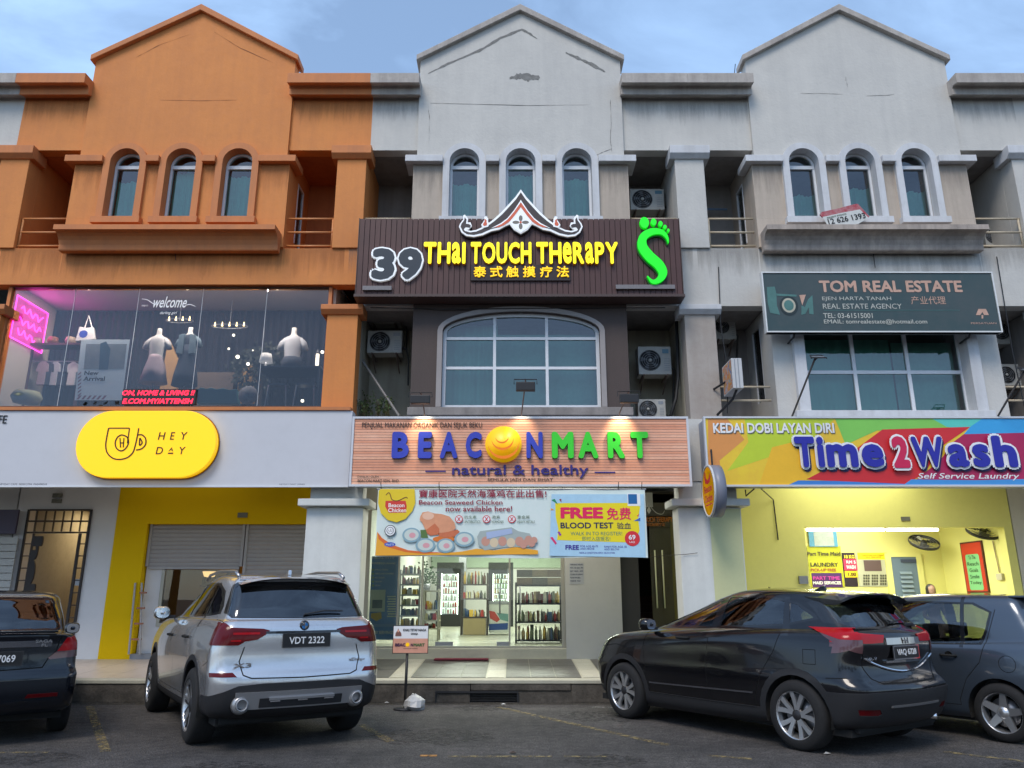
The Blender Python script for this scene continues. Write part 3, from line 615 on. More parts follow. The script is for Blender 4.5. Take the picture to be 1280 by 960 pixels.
# ---------------------------------------------------------------- signs on the facade
class S:
    """a street-facing plane with photo coordinates measured in an enlarged crop (ox, oy, scale)"""
    def __init__(s, ox, oy, sc, Y): s.ox, s.oy, s.sc, s.Y = ox, oy, sc, Y
    def p(s, x, y, Y=None): return at(s.ox+x/s.sc, s.oy+y/s.sc, Y or s.Y)
    def box(s, x0, y0, x1, y1):
        ym = (y0+y1)/2; return (s.p(x0, ym)[0], s.p(x0, y1)[1], s.p(x1, ym)[0], s.p(x0, y0)[1])
    def poly(s, pts, up=0.0, b=None): return (b or B()).poly([s.p(*q) for q in pts], s.Y-up)
    def rect(s, x0, y0, x1, y1, up=0.0, b=None):
        a = s.box(x0, y0, x1, y1); return (b or B()).rect(a[0], a[1], a[2], a[3], s.Y-up)
    def text(s, t, x0, y0, x1, y1, up=0.003, d=0.0, bold=0.0, shear=0.0, b=None, ref=None):
        a = s.box(x0, y0, x1, y1); b = b or B()
        if ref is not None:
            r = text_geo(t, ref, shear); q = text_geo(t, bold, shear)
            kx = (a[2]-a[0])/(r[4]-r[3]); kz = (a[3]-a[1])/(r[6]-r[5])
            a = (a[0]+(q[3]-r[3])*kx, a[1]+(q[5]-r[5])*kz, a[2]+(q[4]-r[4])*kx, a[3]+(q[6]-r[6])*kz)
        return b.text(t, a[0], a[2], a[1], a[3], s.Y-up, d, bold, shear)
    def ell(s, cx, cy, rx, ry, up=0.0, b=None, n=28, a0=0, a1=2*PI):
        c = s.p(cx, cy); e = s.p(cx+rx, cy); f = s.p(cx, cy-ry); return (b or B()).disc(c[0], c[1], e[0]-c[0], s.Y-up, f[1]-c[1], n, a0, a1)
def ink(name, rgb, rough=0.5, e=0.0, var=0.0):
    return M(name, lin(*rgb), rough, emit=e, var=var, vs=6)
def curve_band(pts, ws):
    """outline of a stroke with changing width"""
    L_, R_ = [], []; n = len(pts)
    for i in range(n):
        a = Vector(pts[max(0, i-1)]); b = Vector(pts[min(n-1, i+1)]); d = (b-a).normalized(); q = Vector((-d.y, d.x))*ws[i]/2; p = Vector(pts[i])
        L_.append(tuple(p+q)); R_.append(tuple(p-q))
    return L_, R_
def smooth_pts(pts, k=6):
    out = []; n = len(pts)
    for i in range(n-1):
        p0, p1, p2, p3 = [pts[max(0, min(n-1, i+j))] for j in (-1, 0, 1, 2)]
        for t in [j/k for j in range(k)]:
            out.append(tuple(0.5*((2*b)+(c-a)*t+(2*a-5*b+4*c-d)*t*t+(-a+3*b-3*c+d)*t**3) for a, b, c, d in zip(p0, p1, p2, p3)))
    out.append(pts[-1]); return out
def stroke(sg, pts3, up, d, b=None):
    """raised stroke from (x, y, width) points in crop coordinates"""
    q = smooth_pts(pts3); L_, R_ = curve_band([(a[0], a[1]) for a in q], [a[2] for a in q]); b = b or B()
    y0, y1 = sg.Y-up-d, sg.Y-up
    for i in range(len(q)-1):
        a, c, e, f = sg.p(*L_[i]), sg.p(*L_[i+1]), sg.p(*R_[i+1]), sg.p(*R_[i])
        b.add([(a[0], y0, a[1]), (c[0], y0, c[1]), (e[0], y0, e[1]), (f[0], y0, f[1]), (a[0], y1, a[1]), (c[0], y1, c[1]), (e[0], y1, e[1]), (f[0], y1, f[1])],
              [(0, 1, 2, 3), (0, 4, 5, 1), (3, 2, 6, 7)]+([(0, 3, 7, 4)] if i == 0 else [])+([(1, 5, 6, 2)] if i == len(q)-2 else []))
    return b
# --- plank sign of the massage shop
ty = 12.30; TS = S(400, 230, 2.783, ty)
tl, tr = X(450, 274, ty), X(848, 274, ty); tz0, tz1 = Z(367.5, ty), Z(273.5, ty)
TH = T('plank_signboard', 'wide dark brown plank signboard reading THAI TOUCH THERAPY with number 39', 'signboard', ((tl+tr)/2, YF, tz0))
PL = M('brown_plank_board', (0.085, 0.032, 0.028), 0.55, var=0.4, vs=2.5, streak=0.3, dirt=(0.04, 0.016, 0.015))
B().box(tl, ty+0.025, tz0+.01, tr, YF-0.08, tz1-.01).o('backing_box', M('sign_box_brown', (0.045, 0.022, 0.02), .6), TH)
npl = 60; pw = (tr-tl)/npl; pb = B(); pb.box(tl+0.004, ty, tz0, tl+pw-0.006, ty+0.023, tz1); p0 = pb.o('plank', PL, TH)
for i in range(1, npl):
    c = link_copy(p0, TH, (i*pw, rnd.uniform(-.002, .002), rnd.uniform(-.003, .003)))
fb = B(); fb.box(tl-.03, ty-.012, tz0-.05, tr+.03, YF-0.07, tz0-.002); fb.box(tl-.012, ty-.01, tz0, tl-.001, YF-.07, tz1+.01); fb.box(tr+.001, ty-.01, tz0, tr+.012, YF-.07, tz1+.01); fb.o('edge_trim', M('sign_trim_brown', (0.07, 0.04, 0.034), .5), TH)
for a in ((150, 358, 250, 372), (1028, 354, 1233, 368)):
    q = TS.box(*a); B().box(q[0], ty-.05, q[1], q[2], ty-.001, q[3]).o('light_bar', M('grey_plastic_bar', (.22, .20, .20), .4, var=.4, vs=20), TH)
YEL = ink('lit_yellow', (255, 240, 10), 0.4, 0.75); YSIDE = ink('yellow_edge', (190, 120, 0), 0.5, 0.15)
def letters(sg, par, s, x0, y0, x1, y1, mats, up, d, bold, full=True, gap=0.10, widths=None, names='letter', label=None):
    gs = [text_geo(c, bold) for c in s if c != ' ']; hh = y1-y0
    ws = [(g[4]-g[3]) for g in gs]; tot = sum(ws)+gap*(len(s)-1) + sum(0.25 for c in s if c == ' ')
    k = (x1-x0)/tot; x = x0; gi = 0
    for c in s:
        if c == ' ': x += (0.25+gap)*k; continue
        wv = ws[gi]*k; gi += 1
        b = B(); sg.text(c, x, y0, x+wv, y1, up, d, bold, b=b); n = len(b.f)
        # faces facing the street take the front colour, the returns the second one
        b.mi = [0 if all(abs(b.v[i].y-b.v[f[0]].y) < 1e-5 for i in f) else 1 for f in b.f]
        o = b.o(names, mats, par, label); x += wv+gap*k
for wd, x0, x1 in (('THaI', 362, 507), ('TOUCH', 525, 735), ('THeRaPY', 752, 1035)):
    letters(TS, TH, wd, x0, 208, x1, 283, [YEL, YSIDE], 0.002, 0.07, 0.035, gap=0.07)
q = TS.box(525, 284, 870, 338); B().box(q[0], ty-.035, q[1], q[2], ty-.001, q[3]).o('name_plate', ink('plate_brown', (38, 22, 24)), TH)
cx0 = [535, 592, 648, 706, 765, 822]
for c, x in zip('泰式触摸疗法', cx0): TS.text(c, x, 290, x+43, 328, 0.037, 0.02, 0.02).o('character', ink('lit_amber', (255, 205, 10), .4, .6), TH)
for c, x0, x1 in (('3', 182, 262), ('9', 274, 356)):
    o_ = TS.text(c, x0, 228, x1, 337, 0.002, 0.05, 0.10, ref=0.06).o('numeral', ink('sign_white', (235, 238, 240), .4, .25), TH)
    TS.text(c, x0, 228, x1, 337, 0.053, 0.006, 0.06, ref=0.06).o('numeral_face', ink('slate_face', (38, 50, 62)), o_)
# roof-shaped crest
CRW = MATS['sign_white']; CRB = ink('crest_charcoal', (62, 52, 52)); CRO = ink('crest_orange', (225, 105, 70)); CRD = ink('crest_back', (28, 22, 22))
CS = S(550, 240, 6.4, ty)
def mir(pts): return pts+[(1292-x, y) for x, y in reversed(pts)]
half_out = [(645, -2), (690, 60), (740, 115), (800, 180), (860, 235), (930, 290), (1000, 322), (1045, 330), (1085, 322), (1060, 315), (1035, 290), (1045, 262), (1070, 262), (1065, 232), (1090, 200), (1103, 205), (1105, 240), (1128, 270), (1138, 295), (1118, 340), (1080, 368), (1020, 376), (950, 362), (880, 330), (820, 318), (770, 290), (735, 275), (700, 320), (645, 352)]
half_in = [(645, 22), (685, 80), (735, 135), (795, 200), (855, 252), (925, 303), (1000, 336), (1050, 342), (1092, 330), (1100, 318), (1085, 300), (1050, 305), (1044, 285), (1062, 275), (1082, 275), (1078, 240), (1092, 222), (1096, 245), (1118, 275), (1125, 296), (1105, 335), (1075, 356), (1020, 362), (955, 348), (885, 316), (820, 300), (775, 275), (735, 250), (695, 195), (645, 100)]
half_or = [(645, 100), (690, 170), (735, 232), (790, 275), (850, 300), (885, 312), (850, 275+20), (800, 262), (750, 215), (710, 160), (645, 88)]
def halfshape(b, pts, up, d, both=True):
    for m in (0, 1):
        pp = [(x if not m else 1292-x, y) for x, y in pts]; ww = [CS.p(*q) for q in pp]
        b.prism(ww, ty-up-d, ty-up)
    return b
crest = halfshape(B(), half_out, 0.06, 0.03).o('roof_crest', CRW, TH)
halfshape(B(), [(x*1.0, y+9) for x, y in half_out], 0.002, 0.056).o('crest_backing', CRD, crest)
halfshape(B(), half_in, 0.091, 0.004).o('crest_band', CRB, crest)
halfshape(B(), [(645, 102), (700, 180), (750, 240), (800, 278), (860, 304), (820, 302), (775, 283), (735, 256), (695, 208), (645, 140)], 0.0955, 0.004).o('crest_stripe', CRO, crest)
halfshape(B(), [(645, 84), (702, 170), (752, 230), (805, 270), (870, 304), (885, 312), (860, 304), (800, 278), (750, 240), (700, 180), (645, 102)], 0.0955, 0.004).o('crest_line', CRW, crest)
halfshape(B(), [(645, 150), (690, 210), (735, 262), (695, 312), (645, 345)], 0.0955, 0.005).o('crest_diamond', CRW, crest)
pt_ = B()
for dx, dy, rx, ry in ((0, -32, 15, 24), (0, 32, 15, 24), (-38, 0, 28, 13), (38, 0, 28, 13)): CS.ell(645+dx, 264+dy, rx, ry, 0.103, pt_, 14)
pt_.o('crest_petals', ink('petal_grey', (125, 120, 110)), crest, kind='stuff'); CS.ell(645, 264, 9, 9, 0.105).o('crest_centre', CRO, crest)
for s_ in (0, 1):
    pp = [(905, 300), (898, 275), (908, 255), (905, 235), (922, 218), (938, 222), (932, 242), (945, 262), (960, 285), (945, 308)]
    pp = [(x if not s_ else 1292-x, y) for x, y in pp]
    o_ = B().prism([CS.p(*q) for q in pp], ty-.11, ty-.04).o('crest_flame', CRW, crest)
    B().prism([CS.p(645+(x-645)*1.0+(8 if not s_ else -8)*0+(q_-0)*0, 268+(y-262)*.6) for q_, (x, y) in enumerate([( (x-(928 if not s_ else 364))*.55+(930 if not s_ else 362), y) for x, y in pp])], ty-.114, ty-.11).o('flame_inlay', CRO, o_)
# green S-shaped footprint
GRN = ink('lit_green', (20, 225, 30), .4, .45); GRD = ink('green_edge', (10, 80, 15))
ft = T('footprint_emblem', 'bright green glowing footprint shaped like the letter S with five toes on the plank signboard', 'emblem', (TS.p(1160, 240)[0], ty, TS.p(1160, 350)[1]))
sp = [(1209, 212, 3), (1203, 190, 11), (1183, 173, 18), (1150, 173, 24), (1122, 192, 28), (1120, 225, 33), (1144, 258, 35), (1176, 287, 34), (1190, 315, 30), (1178, 338, 21), (1155, 346, 13), (1136, 326, 3)]
stroke(TS, sp, 0.03, 0.05).o('sole', GRN, ft); stroke(TS, [(x-2, y+4, w_+3) for x, y, w_ in sp], 0.001, 0.028).o('sole_backing', GRD, ft)
for x, y, rx, ry in ((1126, 141, 15, 19), (1158, 139, 9, 12), (1182, 145, 7, 9), (1197, 156, 6, 7), (1209, 168, 4, 6)):
    o_ = B(); c = TS.p(x, y); e = TS.p(x+rx, y-ry); o_.prism([(c[0]+(e[0]-c[0])*math.cos(2*PI*i/18), c[1]+(e[1]-c[1])*math.sin(2*PI*i/18)) for i in range(18)], ty-.08, ty-.005); o_.o('toe', GRN, ft)

# --- wood-look sign of the food shop
by = 12.22; BS = S(430, 500, 2.909, by)
bl, br, bz0, bz1 = X(441.5, 560, by), X(859.5, 560, by), Z(605.5, by), Z(523.5, by)
BM = T('shop_signboard', 'long wood-look signboard reading BEACONMART natural and healthy in blue and green letters', 'signboard', ((bl+br)/2, YF, bz0))
B().box(bl, by+.012, bz0, br, YF-.06, bz1).o('sign_box', M('sign_return_grey', (.30, .33, .40), .5), BM)
fr = B(); e = .035
fr.box(bl-e, by-.02, bz1, br+e, by+.06, bz1+e); fr.box(bl-e, by-.02, bz0-e, br+e, by+.06, bz0); fr.box(bl-e, by-.019, bz0, bl, by+.06, bz1); fr.box(br, by-.019, bz0, br+e, by+.06, bz1)
fr.o('sign_frame', M('white_sign_frame', (.62, .63, .66), .4), BM)
WD = M('salmon_wood_board', lin(242, 180, 148), .5, var=.3, vs=3, streak=0, dirt=lin(214, 138, 100)); WD2 = M('salmon_wood_board_light', lin(246, 190, 158), .5, var=.5, vs=3, dirt=lin(205, 135, 98)); WD3 = M('salmon_wood_board_dark', lin(232, 162, 128), .5, var=.3, vs=3, dirt=lin(180, 104, 72))
nh = 24; hh = (bz1-bz0)/nh
for k in range(nh):
    b = B(); x = bl
    b.box(bl, by+rnd.uniform(-.002, .002), bz0+k*hh+.003, br, by+.011, bz0+(k+1)*hh-.003); b.o('board', rnd.choice([WD, WD2, WD3]), BM)
BLU = ink('sign_blue', (48, 62, 170), .4, .10); BLE = ink('blue_edge', (15, 18, 60)); GR2 = ink('sign_green', (58, 205, 45), .4, .12); GRE = ink('green_return', (15, 80, 15))
for c, x0, x1 in (('B', 176, 238), ('E', 271, 321), ('A', 350, 414), ('C', 443, 501), ('N', 663, 722)):
    b = B(); BS.text(c, x0, 118, x1, 214, .004, .055, .05, b=b); b.mi = [0 if all(abs(b.v[i].y-b.v[f[0]].y) < 1e-5 for i in f) else 1 for f in b.f]; b.o('letter', [BLU, BLE], BM)
for c, x0, x1 in (('M', 755, 834), ('A', 850, 923), ('R', 957, 1019), ('T', 1041, 1105)):
    b = B(); BS.text(c, x0, 118, x1, 214, .004, .055, .05, b=b); b.mi = [0 if all(abs(b.v[i].y-b.v[f[0]].y) < 1e-5 for i in f) else 1 for f in b.f]; b.o('letter', [GR2, GRE], BM)
c = BS.p(580, 163); r = BS.p(646, 163)[0]-c[0]
sunl = B().lathe([(r, 0), (r, .05), (r*.97, .065), (0, .07)][::-1], (c[0], by-.07, c[1]), 'y', 40).o('round_letter', [ink('sun_yellow', (255, 195, 15), .4, .25)], BM)
for (dx, dy, r0, r1, mm) in ((0, 0, .86, .70, 'sun_orange'), (-3, -14, .60, .47, 'sun_orange'), (-5, -22, .36, .26, 'sun_orange')):
    b = B(); c2 = BS.p(580+dx, 163+dy); n = 30; o1 = []; o2 = []
    for i in range(n+1):
        a = PI*(1.0+1.0*i/n)+.1; w_ = (r0-(r0-r1)*math.sin(PI*i/n)); o1.append((c2[0]+r*r0*math.cos(a), c2[1]+r*r0*math.sin(a))); o2.append((c2[0]+r*w_*math.cos(a), c2[1]+r*w_*math.sin(a)))
    for i in range(n): b.poly([o1[i], o1[i+1], o2[i+1], o2[i]], by-.1425)
    b.o('swirl', ink('sun_orange', (240, 125, 10), .4, .15), sunl)
NV = ink('ink_navy', (52, 40, 120)); BK = ink('ink_black', (30, 26, 26)); 
BS.text('natural & healthy', 393, 236, 888, 284, .004, .02, .012).o('lettering', NV, BM)
for a in ((296, 257, 370, 262), (911, 261, 986, 266)): BS.rect(*a, .014).o('dash', NV, BM)
BS.text('SEMULA JADI DAN SIHAT', 522, 285, 760, 298, .014, 0, .006).o('lettering', BK, BM)
BS.text('PENJUAL MAKANAN ORGANIK DAN SEJUK BEKU', 66, 82, 502, 107, .014, 0, .004).o('lettering', BK, BM)
BS.text('DIMILIKI OLEH :', 50, 275, 133, 283, .014).o('lettering', BK, BM); BS.text('BEACON MART SDN. BHD.', 50, 289, 203, 299, .014, 0, .01).o('lettering', BK, BM)
# floodlights on arms over the wood-look sign
LAMPG = M('lamp_glass', (1, .9, .7), emit=6, ecol=(1, .86, .6))
def flood(px0, py0, px1, py1, apx, label, power):
    Yl = 11.75; x0, z1 = at(px0, py0, Yl); x1, z0 = at(px1, py1, Yl); xm_ = (x0+x1)/2
    R = T('floodlight', label, 'floodlight', (xm_, by, bz1), 'black floodlights on arms above the wood-look signboard')
    body = B(); body.box(x0, Yl, z0, x1, Yl+.09, z1); body.o('housing', DARKM, R, bevel=.012)
    B().box(x0+.02, Yl+.092, z0+.01, x1-.02, Yl+.1, z1-.03).o('lamp_glass', LAMPG if power > 40 else GREYM, R)
    br_ = B(); br_.tube([(x0-.03, Yl+.05, z1-.03), (x0-.03, Yl+.05, z1+.05), (x1+.03, Yl+.05, z1+.05), (x1+.03, Yl+.05, z1-.03)], .008, 6); br_.o('bracket', DARKM, R)
    ax = X(apx, 522, by); B().tube([(xm_, Yl+.05, z1+.05), (xm_, Yl+.3, z1+.04), (ax, by+.05, bz1+.1), (ax, by+.07, bz1)], .011, 6).o('arm', M('rusty_arm', (.2, .13, .1), .8), R)
    if power:
        ld = bpy.data.lights.new('flood', 'SPOT'); ld.energy = power; ld.spot_size = math.radians(80); ld.spot_blend = .8; ld.color = (1, .88, .62); ld.shadow_soft_size = .05
        lo = bpy.data.objects.new('flood_light', ld); COL.objects.link(lo); lo.location = (ax, by-.25, bz1+.16); lo.rotation_euler = (Vector((ax, by, bz1-.25))-Vector(lo.location)).to_track_quat('-Z', 'Y').to_euler()
flood(513, 493.5, 537, 504, 530, 'black floodlight on a short arm above the left end of the wood-look signboard', 22)
flood(645, 477, 669, 488, 652, 'black floodlight on the tallest arm before the middle of the arched window', 12)
flood(775, 492, 799, 503, 775, 'black floodlight on a short arm beside the lower right air conditioner', 24)
# --- green estate agency sign
gy = 12.28; GS = S(930, 310, 3.651, gy)
a = GS.p(85, 109); c = GS.p(1170, 385); gl_, gr_ = GS.p(96, 245)[0], GS.p(1150, 245)[0]
TM = T('estate_signboard', 'faded dark green estate agency signboard with white edge and pinkish capitals', 'signboard', ((gl_+gr_)/2, YF, c[1]))
B().box(gl_, gy+.01, c[1], gr_, gy+.12, a[1]).o('sign_box', GREYM, TM)
fr = B(); e = .022
fr.box(gl_-e, gy-.012, a[1]-e, gr_+e, gy+.1, a[1]); fr.box(gl_-e, gy-.012, c[1], gr_+e, gy+.1, c[1]+e); fr.box(gl_-e, gy-.011, c[1]+e, gl_, gy+.1, a[1]-e); fr.box(gr_, gy-.011, c[1]+e, gr_+e, gy+.1, a[1]-e)
fr.o('sign_frame', M('white_alu_edge', (.7, .71, .7), .4), TM)
B().rect(gl_, c[1]+e, gr_, a[1]-e, gy+.005).o('sign_face', M('faded_green_face', (0.032, 0.062, 0.062), .35, var=.6, vs=.9, dirt=(.085, .085, .08)), TM)
PK = ink('faded_pink', (205, 165, 145), .6, 0, .4); PW = ink('faded_white', (195, 195, 185), .6, 0, .3); TEA = ink('faded_teal', (80, 125, 120), .6, 0, .4)
GS.text('TOM REAL ESTATE', 343, 148, 995, 202, 0, 0, .035).o('lettering', PK, TM)
GS.text('EJEN HARTA TANAH', 357, 222, 672, 243, 0).o('lettering', PW, TM); GS.text('REAL ESTATE AGENCY', 360, 254, 720, 277, 0).o('lettering', PW, TM)
GS.text('产业代理', 762, 220, 920, 257, 0).o('lettering', PK, TM); GS.rect(365, 283, 985, 285, 0).o('rule_line', TEA, TM)
GS.text('TEL: 03-61515001', 362, 297, 587, 320, 0, 0, .01).o('lettering', PW, TM); GS.text('EMAIL: tomrealestate@hotmail.com', 365, 325, 836, 350, 0, 0, .01).o('lettering', PW, TM)
lg = B(); GS.poly([(104, 178), (140, 176), (148, 210), (150, 262), (165, 305), (120, 296), (108, 250)], 0, lg); GS.poly([(148, 208), (240, 213), (240, 222), (150, 218)], 0, lg); GS.poly([(262, 305), (262, 262), (278, 270), (292, 235), (312, 215), (318, 303), (298, 300), (296, 270), (280, 300)], 0, lg)
lg.o('logo_shape', TEA, TM); GS.ell(205, 263, 42, 44, 0.002).o('logo_ring', ink('ring_dark', (30, 45, 46)), TM); GS.ell(204, 262, 31, 33, 0.004).o('logo_disc', ink('logo_cream', (190, 185, 165), .6, 0, .4), TM); GS.ell(204, 262, 22, 24, 0.006).o('logo_core', TEA, TM); GS.poly([(252, 215), (282, 213), (266, 262)], 0.002).o('logo_wedge', PK, TM)
em = B(); GS.poly([(1070, 278), (1104, 278), (1118, 306), (1096, 306), (1088, 292), (1078, 306), (1058, 306)], 0, em); GS.poly([(1084, 306), (1092, 306), (1092, 322), (1084, 322)], 0, em); em.o('crest_mark', PK, TM); GS.text('PERSATUAN', 1036, 339, 1152, 347, 0).o('lettering', PK, TM)
for x in (235, 1040):
    q = GS.p(x, 385); B().tube([(q[0], gy+.06, c[1]), (q[0], gy+.1, c[1]-.05), (q[0], YG, c[1]-.07)], .018, 6).o('bracket', DARKM, TM)
# --- colourful laundry sign
ly = 12.22; LS = S(860, 510, 3.0476, ly)
l0, l1 = X(884, 565, ly), CR+U/2-.1; lz0, lz1 = Z(606, ly), Z(523, ly)
LW = T('laundry_signboard', 'long rainbow-coloured signboard reading Time2Wash Self Service Laundry', 'signboard', ((l0+l1)/2, YF, lz0))
B().box(l0, ly+.006, lz0, l1, YF-.06, lz1).o('sign_box', MATS['sign_return_grey'], LW)
fr = B(); e = .03
fr.box(l0-e, ly-.02, lz1, l1+e, ly+.06, lz1+e); fr.box(l0-e, ly-.02, lz0-e, l1+e, ly+.06, lz0); fr.box(l0-e, ly-.019, lz0, l0, ly+.06, lz1); fr.box(l1, ly-.019, lz0, l1+e, ly+.06, lz1)
fr.o('sign_frame', MATS['white_sign_frame'], LW)
B().rect(l0, lz0, l1, lz1, ly).o('sign_face', M('sign_yellow_field', lin(240, 205, 50), .45, var=.5, vs=1.6, dirt=lin(225, 160, 60)), LW)
def clipx(pts): return pts
R1 = 1640
for nm, rgb, pts, up in (('orange_field', (226, 150, 78), [(76, 41), (150, 41), (215, 120), (120, 200), (135, 296), (78, 296)], 1), ('lime_field', (196, 214, 50), [(215, 41), (560, 41), (480, 110), (330, 180), (150, 240), (230, 130)], 1), ('amber_field', (246, 190, 40), [(320, 150), (440, 120), (520, 180), (455, 270), (390, 296), (270, 296)], 1.5),
    ('green_field', (132, 205, 88), [(560, 41), (1050, 41), (1000, 80), (720, 86), (600, 140)], 2), ('teal_field', (92, 205, 190), [(930, 41), (1180, 41), (1060, 80), (985, 72)], 2.5), ('sky_field', (60, 165, 225), [(1120, 41), (R1, 41), (R1, 92), (1050, 100), (1075, 72)], 3),
    ('red_field', (212, 42, 48), [(450, 272), (560, 215), (740, 82), (1075, 72), (960, 150), (900, 250), (820, 296)], 3.5), ('crimson_field', (176, 28, 84), [(1050, 100), (R1, 86), (R1, 296), (840, 296), (960, 200), (1010, 130)], 4), ('blue_field', (62, 130, 205), [(376, 296), (420, 276), (560, 278), (840, 290), (838, 297)], 4.5), ('azure_field', (70, 150, 215), [(815, 297), (850, 272), (1100, 275), (R1, 262), (R1, 297)], 5)):
    LS.poly(pts, up*.001).o(nm, ink('print_'+nm, rgb, .45, 0, .12), LW) if nm != 'x' else None
LS.text('KEDAI DOBI LAYAN DIRI', 98, 60, 559, 99, .007, 0, .03).o('lettering', ink('print_shadow', (105, 100, 90)), LW); LS.text('KEDAI DOBI LAYAN DIRI', 95, 57, 556, 96, .009, 0, .03).o('lettering', ink('print_white', (236, 236, 236)), LW)
PBL = ink('print_royal', (38, 40, 158)); PSH = ink('print_dark_blue', (20, 25, 80))
xs_ = {'T': (402, 478, 112), 'i': (486, 512, 112), 'm': (522, 640, 140), 'e': (655, 738, 140), 'W': (846, 965, 112), 'a': (983, 1060, 140), 's': (1075, 1140, 140), 'h': (1152, 1240, 108)}
for k, (c, (a0, a1, t0)) in enumerate(xs_.items()):
    LS.text(c, a0+9, t0+9, a1+9, 236, .008+k*.003, 0, .10, ref=.05).o('letter_shadow', PSH, LW)
for k, (c, (a0, a1, t0)) in enumerate(xs_.items()):
    LS.text(c, a0, t0, a1, 228, .033+k*.003, 0, .105, ref=.05).o('letter_outline', MATS['print_white'], LW)
for k, (c, (a0, a1, t0)) in enumerate(xs_.items()):
    LS.text(c, a0, t0, a1, 228, .062, .01, .045, ref=.045).o('letter', PBL, LW)
LS.text('2', 772, 112, 832, 230, .060, .004, .12, ref=.05).o('letter_outline', MATS['print_white'], LW); LS.text('2', 772, 112, 832, 230, .068, .006, .06, ref=.05).o('letter', ink('print_rose', (205, 30, 80)), LW)
LS.text('Self Service Laundry', 874, 248, 1262, 276, .008, 0, .012, .25).o('lettering', MATS['print_white'], LW)
# --- fascia and yellow pill sign of the cafe
hy = 12.42; HS = S(0, 500, 4.267, hy)
fx = X(376, 560, hy)
FW = M('white_fascia_paint', (0.60, 0.60, 0.63), .6, var=.12, vs=.8)
fa = T('cafe_fascia', 'plain white fascia panel spanning above the cafe, behind the yellow pill sign', 'fascia', (CO, YF, Z(607, hy)))
B().box(CO-U/2-.3, hy, Z(606.5, hy), CO+U/2+.33, YF-.052, Z(513.5, hy)).o('panel', FW, fa)
B().box(CO-U/2-.3, hy-.03, Z(513, hy), CO+U/2+.3, YF+.1, Z(509, hy)).o('top_ledge', ORANGE2, fa)
B().box(CO-U/2-.3, hy-.012, Z(609, hy), CO+U/2+.33, hy+.03, Z(606.6, hy)).o('bottom_trim', ALU, fa)
HS.text('CAFE', -75, 82, 38, 125, .004, .01, .0, .0).o('lettering', BK, fa); HS.text('HEYDAY CAFE  002812794  PA0428218', -5, 444, 250, 455, .002).o('lettering', ink('ink_grey', (90, 90, 95)), fa)
HS.text('HEYDAY MART 209003', 1490, 446, 1625, 453, .002).o('lettering', MATS['ink_grey'], fa)
HD = T('pill_sign', 'glowing yellow pill-shaped sign with a cup logo and the words HEY DAY', 'sign', (HS.p(800, 245)[0], hy, HS.p(800, 425)[1]))
q = HS.box(430, 67, 1168, 420); rr = (q[3]-q[1])/2
pill = [(q[2]-rr+rr*math.cos(a), (q[1]+q[3])/2+rr*math.sin(a)) for a in [-PI/2+PI*i/20 for i in range(21)]]+[(q[0]+rr+rr*math.cos(a), (q[1]+q[3])/2+rr*math.sin(a)) for a in [PI/2+PI*i/20 for i in range(21)]]
PY = M('lit_yellow_acrylic', lin(255, 200, 10), .35, emit=.55, ecol=lin(255, 196, 5))
B().prism(pill, hy-.14, hy-.02).o('light_box', PY, HD, bevel=.008); B().prism([((x-(q[0]+q[2])/2)*1.012+(q[0]+q[2])/2, (z-(q[1]+q[3])/2)*1.03+(q[1]+q[3])/2) for x, z in pill], hy-.022, hy-.001).o('back_rim', ink('dark_orange_rim', (150, 95, 10)), HD)
LN = ink('logo_brown', (60, 30, 10)); y_ = .143; HS2 = S(0, 500, 4.267, hy)
def hstroke(pts, w_=7): return stroke(HS, [(x, y, w_) for x, y in pts], y_, .004)
hb = B()
for pts in ([(603, 160), (713, 160)], [(603, 160), (594, 205), (588, 250), (596, 290), (625, 318), (660, 325), (700, 316), (730, 290), (744, 250), (755, 200), (762, 160)], [(713, 160), (707, 205), (702, 240)],
            [(672, 195), (650, 208), (638, 237), (645, 266), (668, 280), (692, 268), (708, 237), (700, 207), (672, 195)], [(663, 212), (666, 262)], [(684, 212), (680, 262)], [(664, 238), (683, 238)],
            [(757, 196), (780, 196), (798, 215), (798, 245), (778, 268), (748, 276)], [(768, 212), (766, 250), (780, 236), (768, 212)]):
    stroke(HS, [(x, y, 7 if len(pts) > 3 else 6) for x, y in pts], y_, .004, hb)
hb.o('cup_logo', LN, HD)
for c, x0, y0, x1, y1 in (('H', 865, 181, 902, 221), ('E', 928, 181, 952, 221), ('Y', 984, 181, 1018, 221), ('D', 853, 259, 890, 298), ('A', 920, 262, 944, 282), ('_', 916, 289, 944, 296), ('Y', 975, 259, 1008, 298)):
    HS.text(c, x0, y0, x1, y1, y_, .004, .008, .12).o('letter', LN, HD)
# --- perpendicular light box and round sign on the right-hand column
px_ = 3.60; PJ = T('projecting_light_box', 'small colourful light box sticking out from the column beside the estate agency railing', 'light box', (px_, YF, Z(495, 12.4)))
z0_, z1_ = Z(488, 12.2), Z(451, 12.2)
B().box(px_, 12.05, z0_, px_+.17, 12.62, z1_).o('box_body', M('white_box_paint', (.6, .6, .6), .5, var=.3), PJ, bevel=.006)
for k in range(2): B().box(px_+.045+k*.055, 12.046, z0_+.01, px_+.058+k*.055, 12.05, z1_-.01).o('seam', GREYM, PJ)
m_ = bpy.data.materials.new('faded_poster_print'); m_.use_nodes = True; t_ = m_.node_tree; nn = t_.nodes.new('ShaderNodeTexNoise'); nn.inputs['Scale'].default_value = 5.5; nn.inputs['Distortion'].default_value = 1.5; gg = t_.nodes.new('ShaderNodeNewGeometry'); rp = t_.nodes.new('ShaderNodeValToRGB')
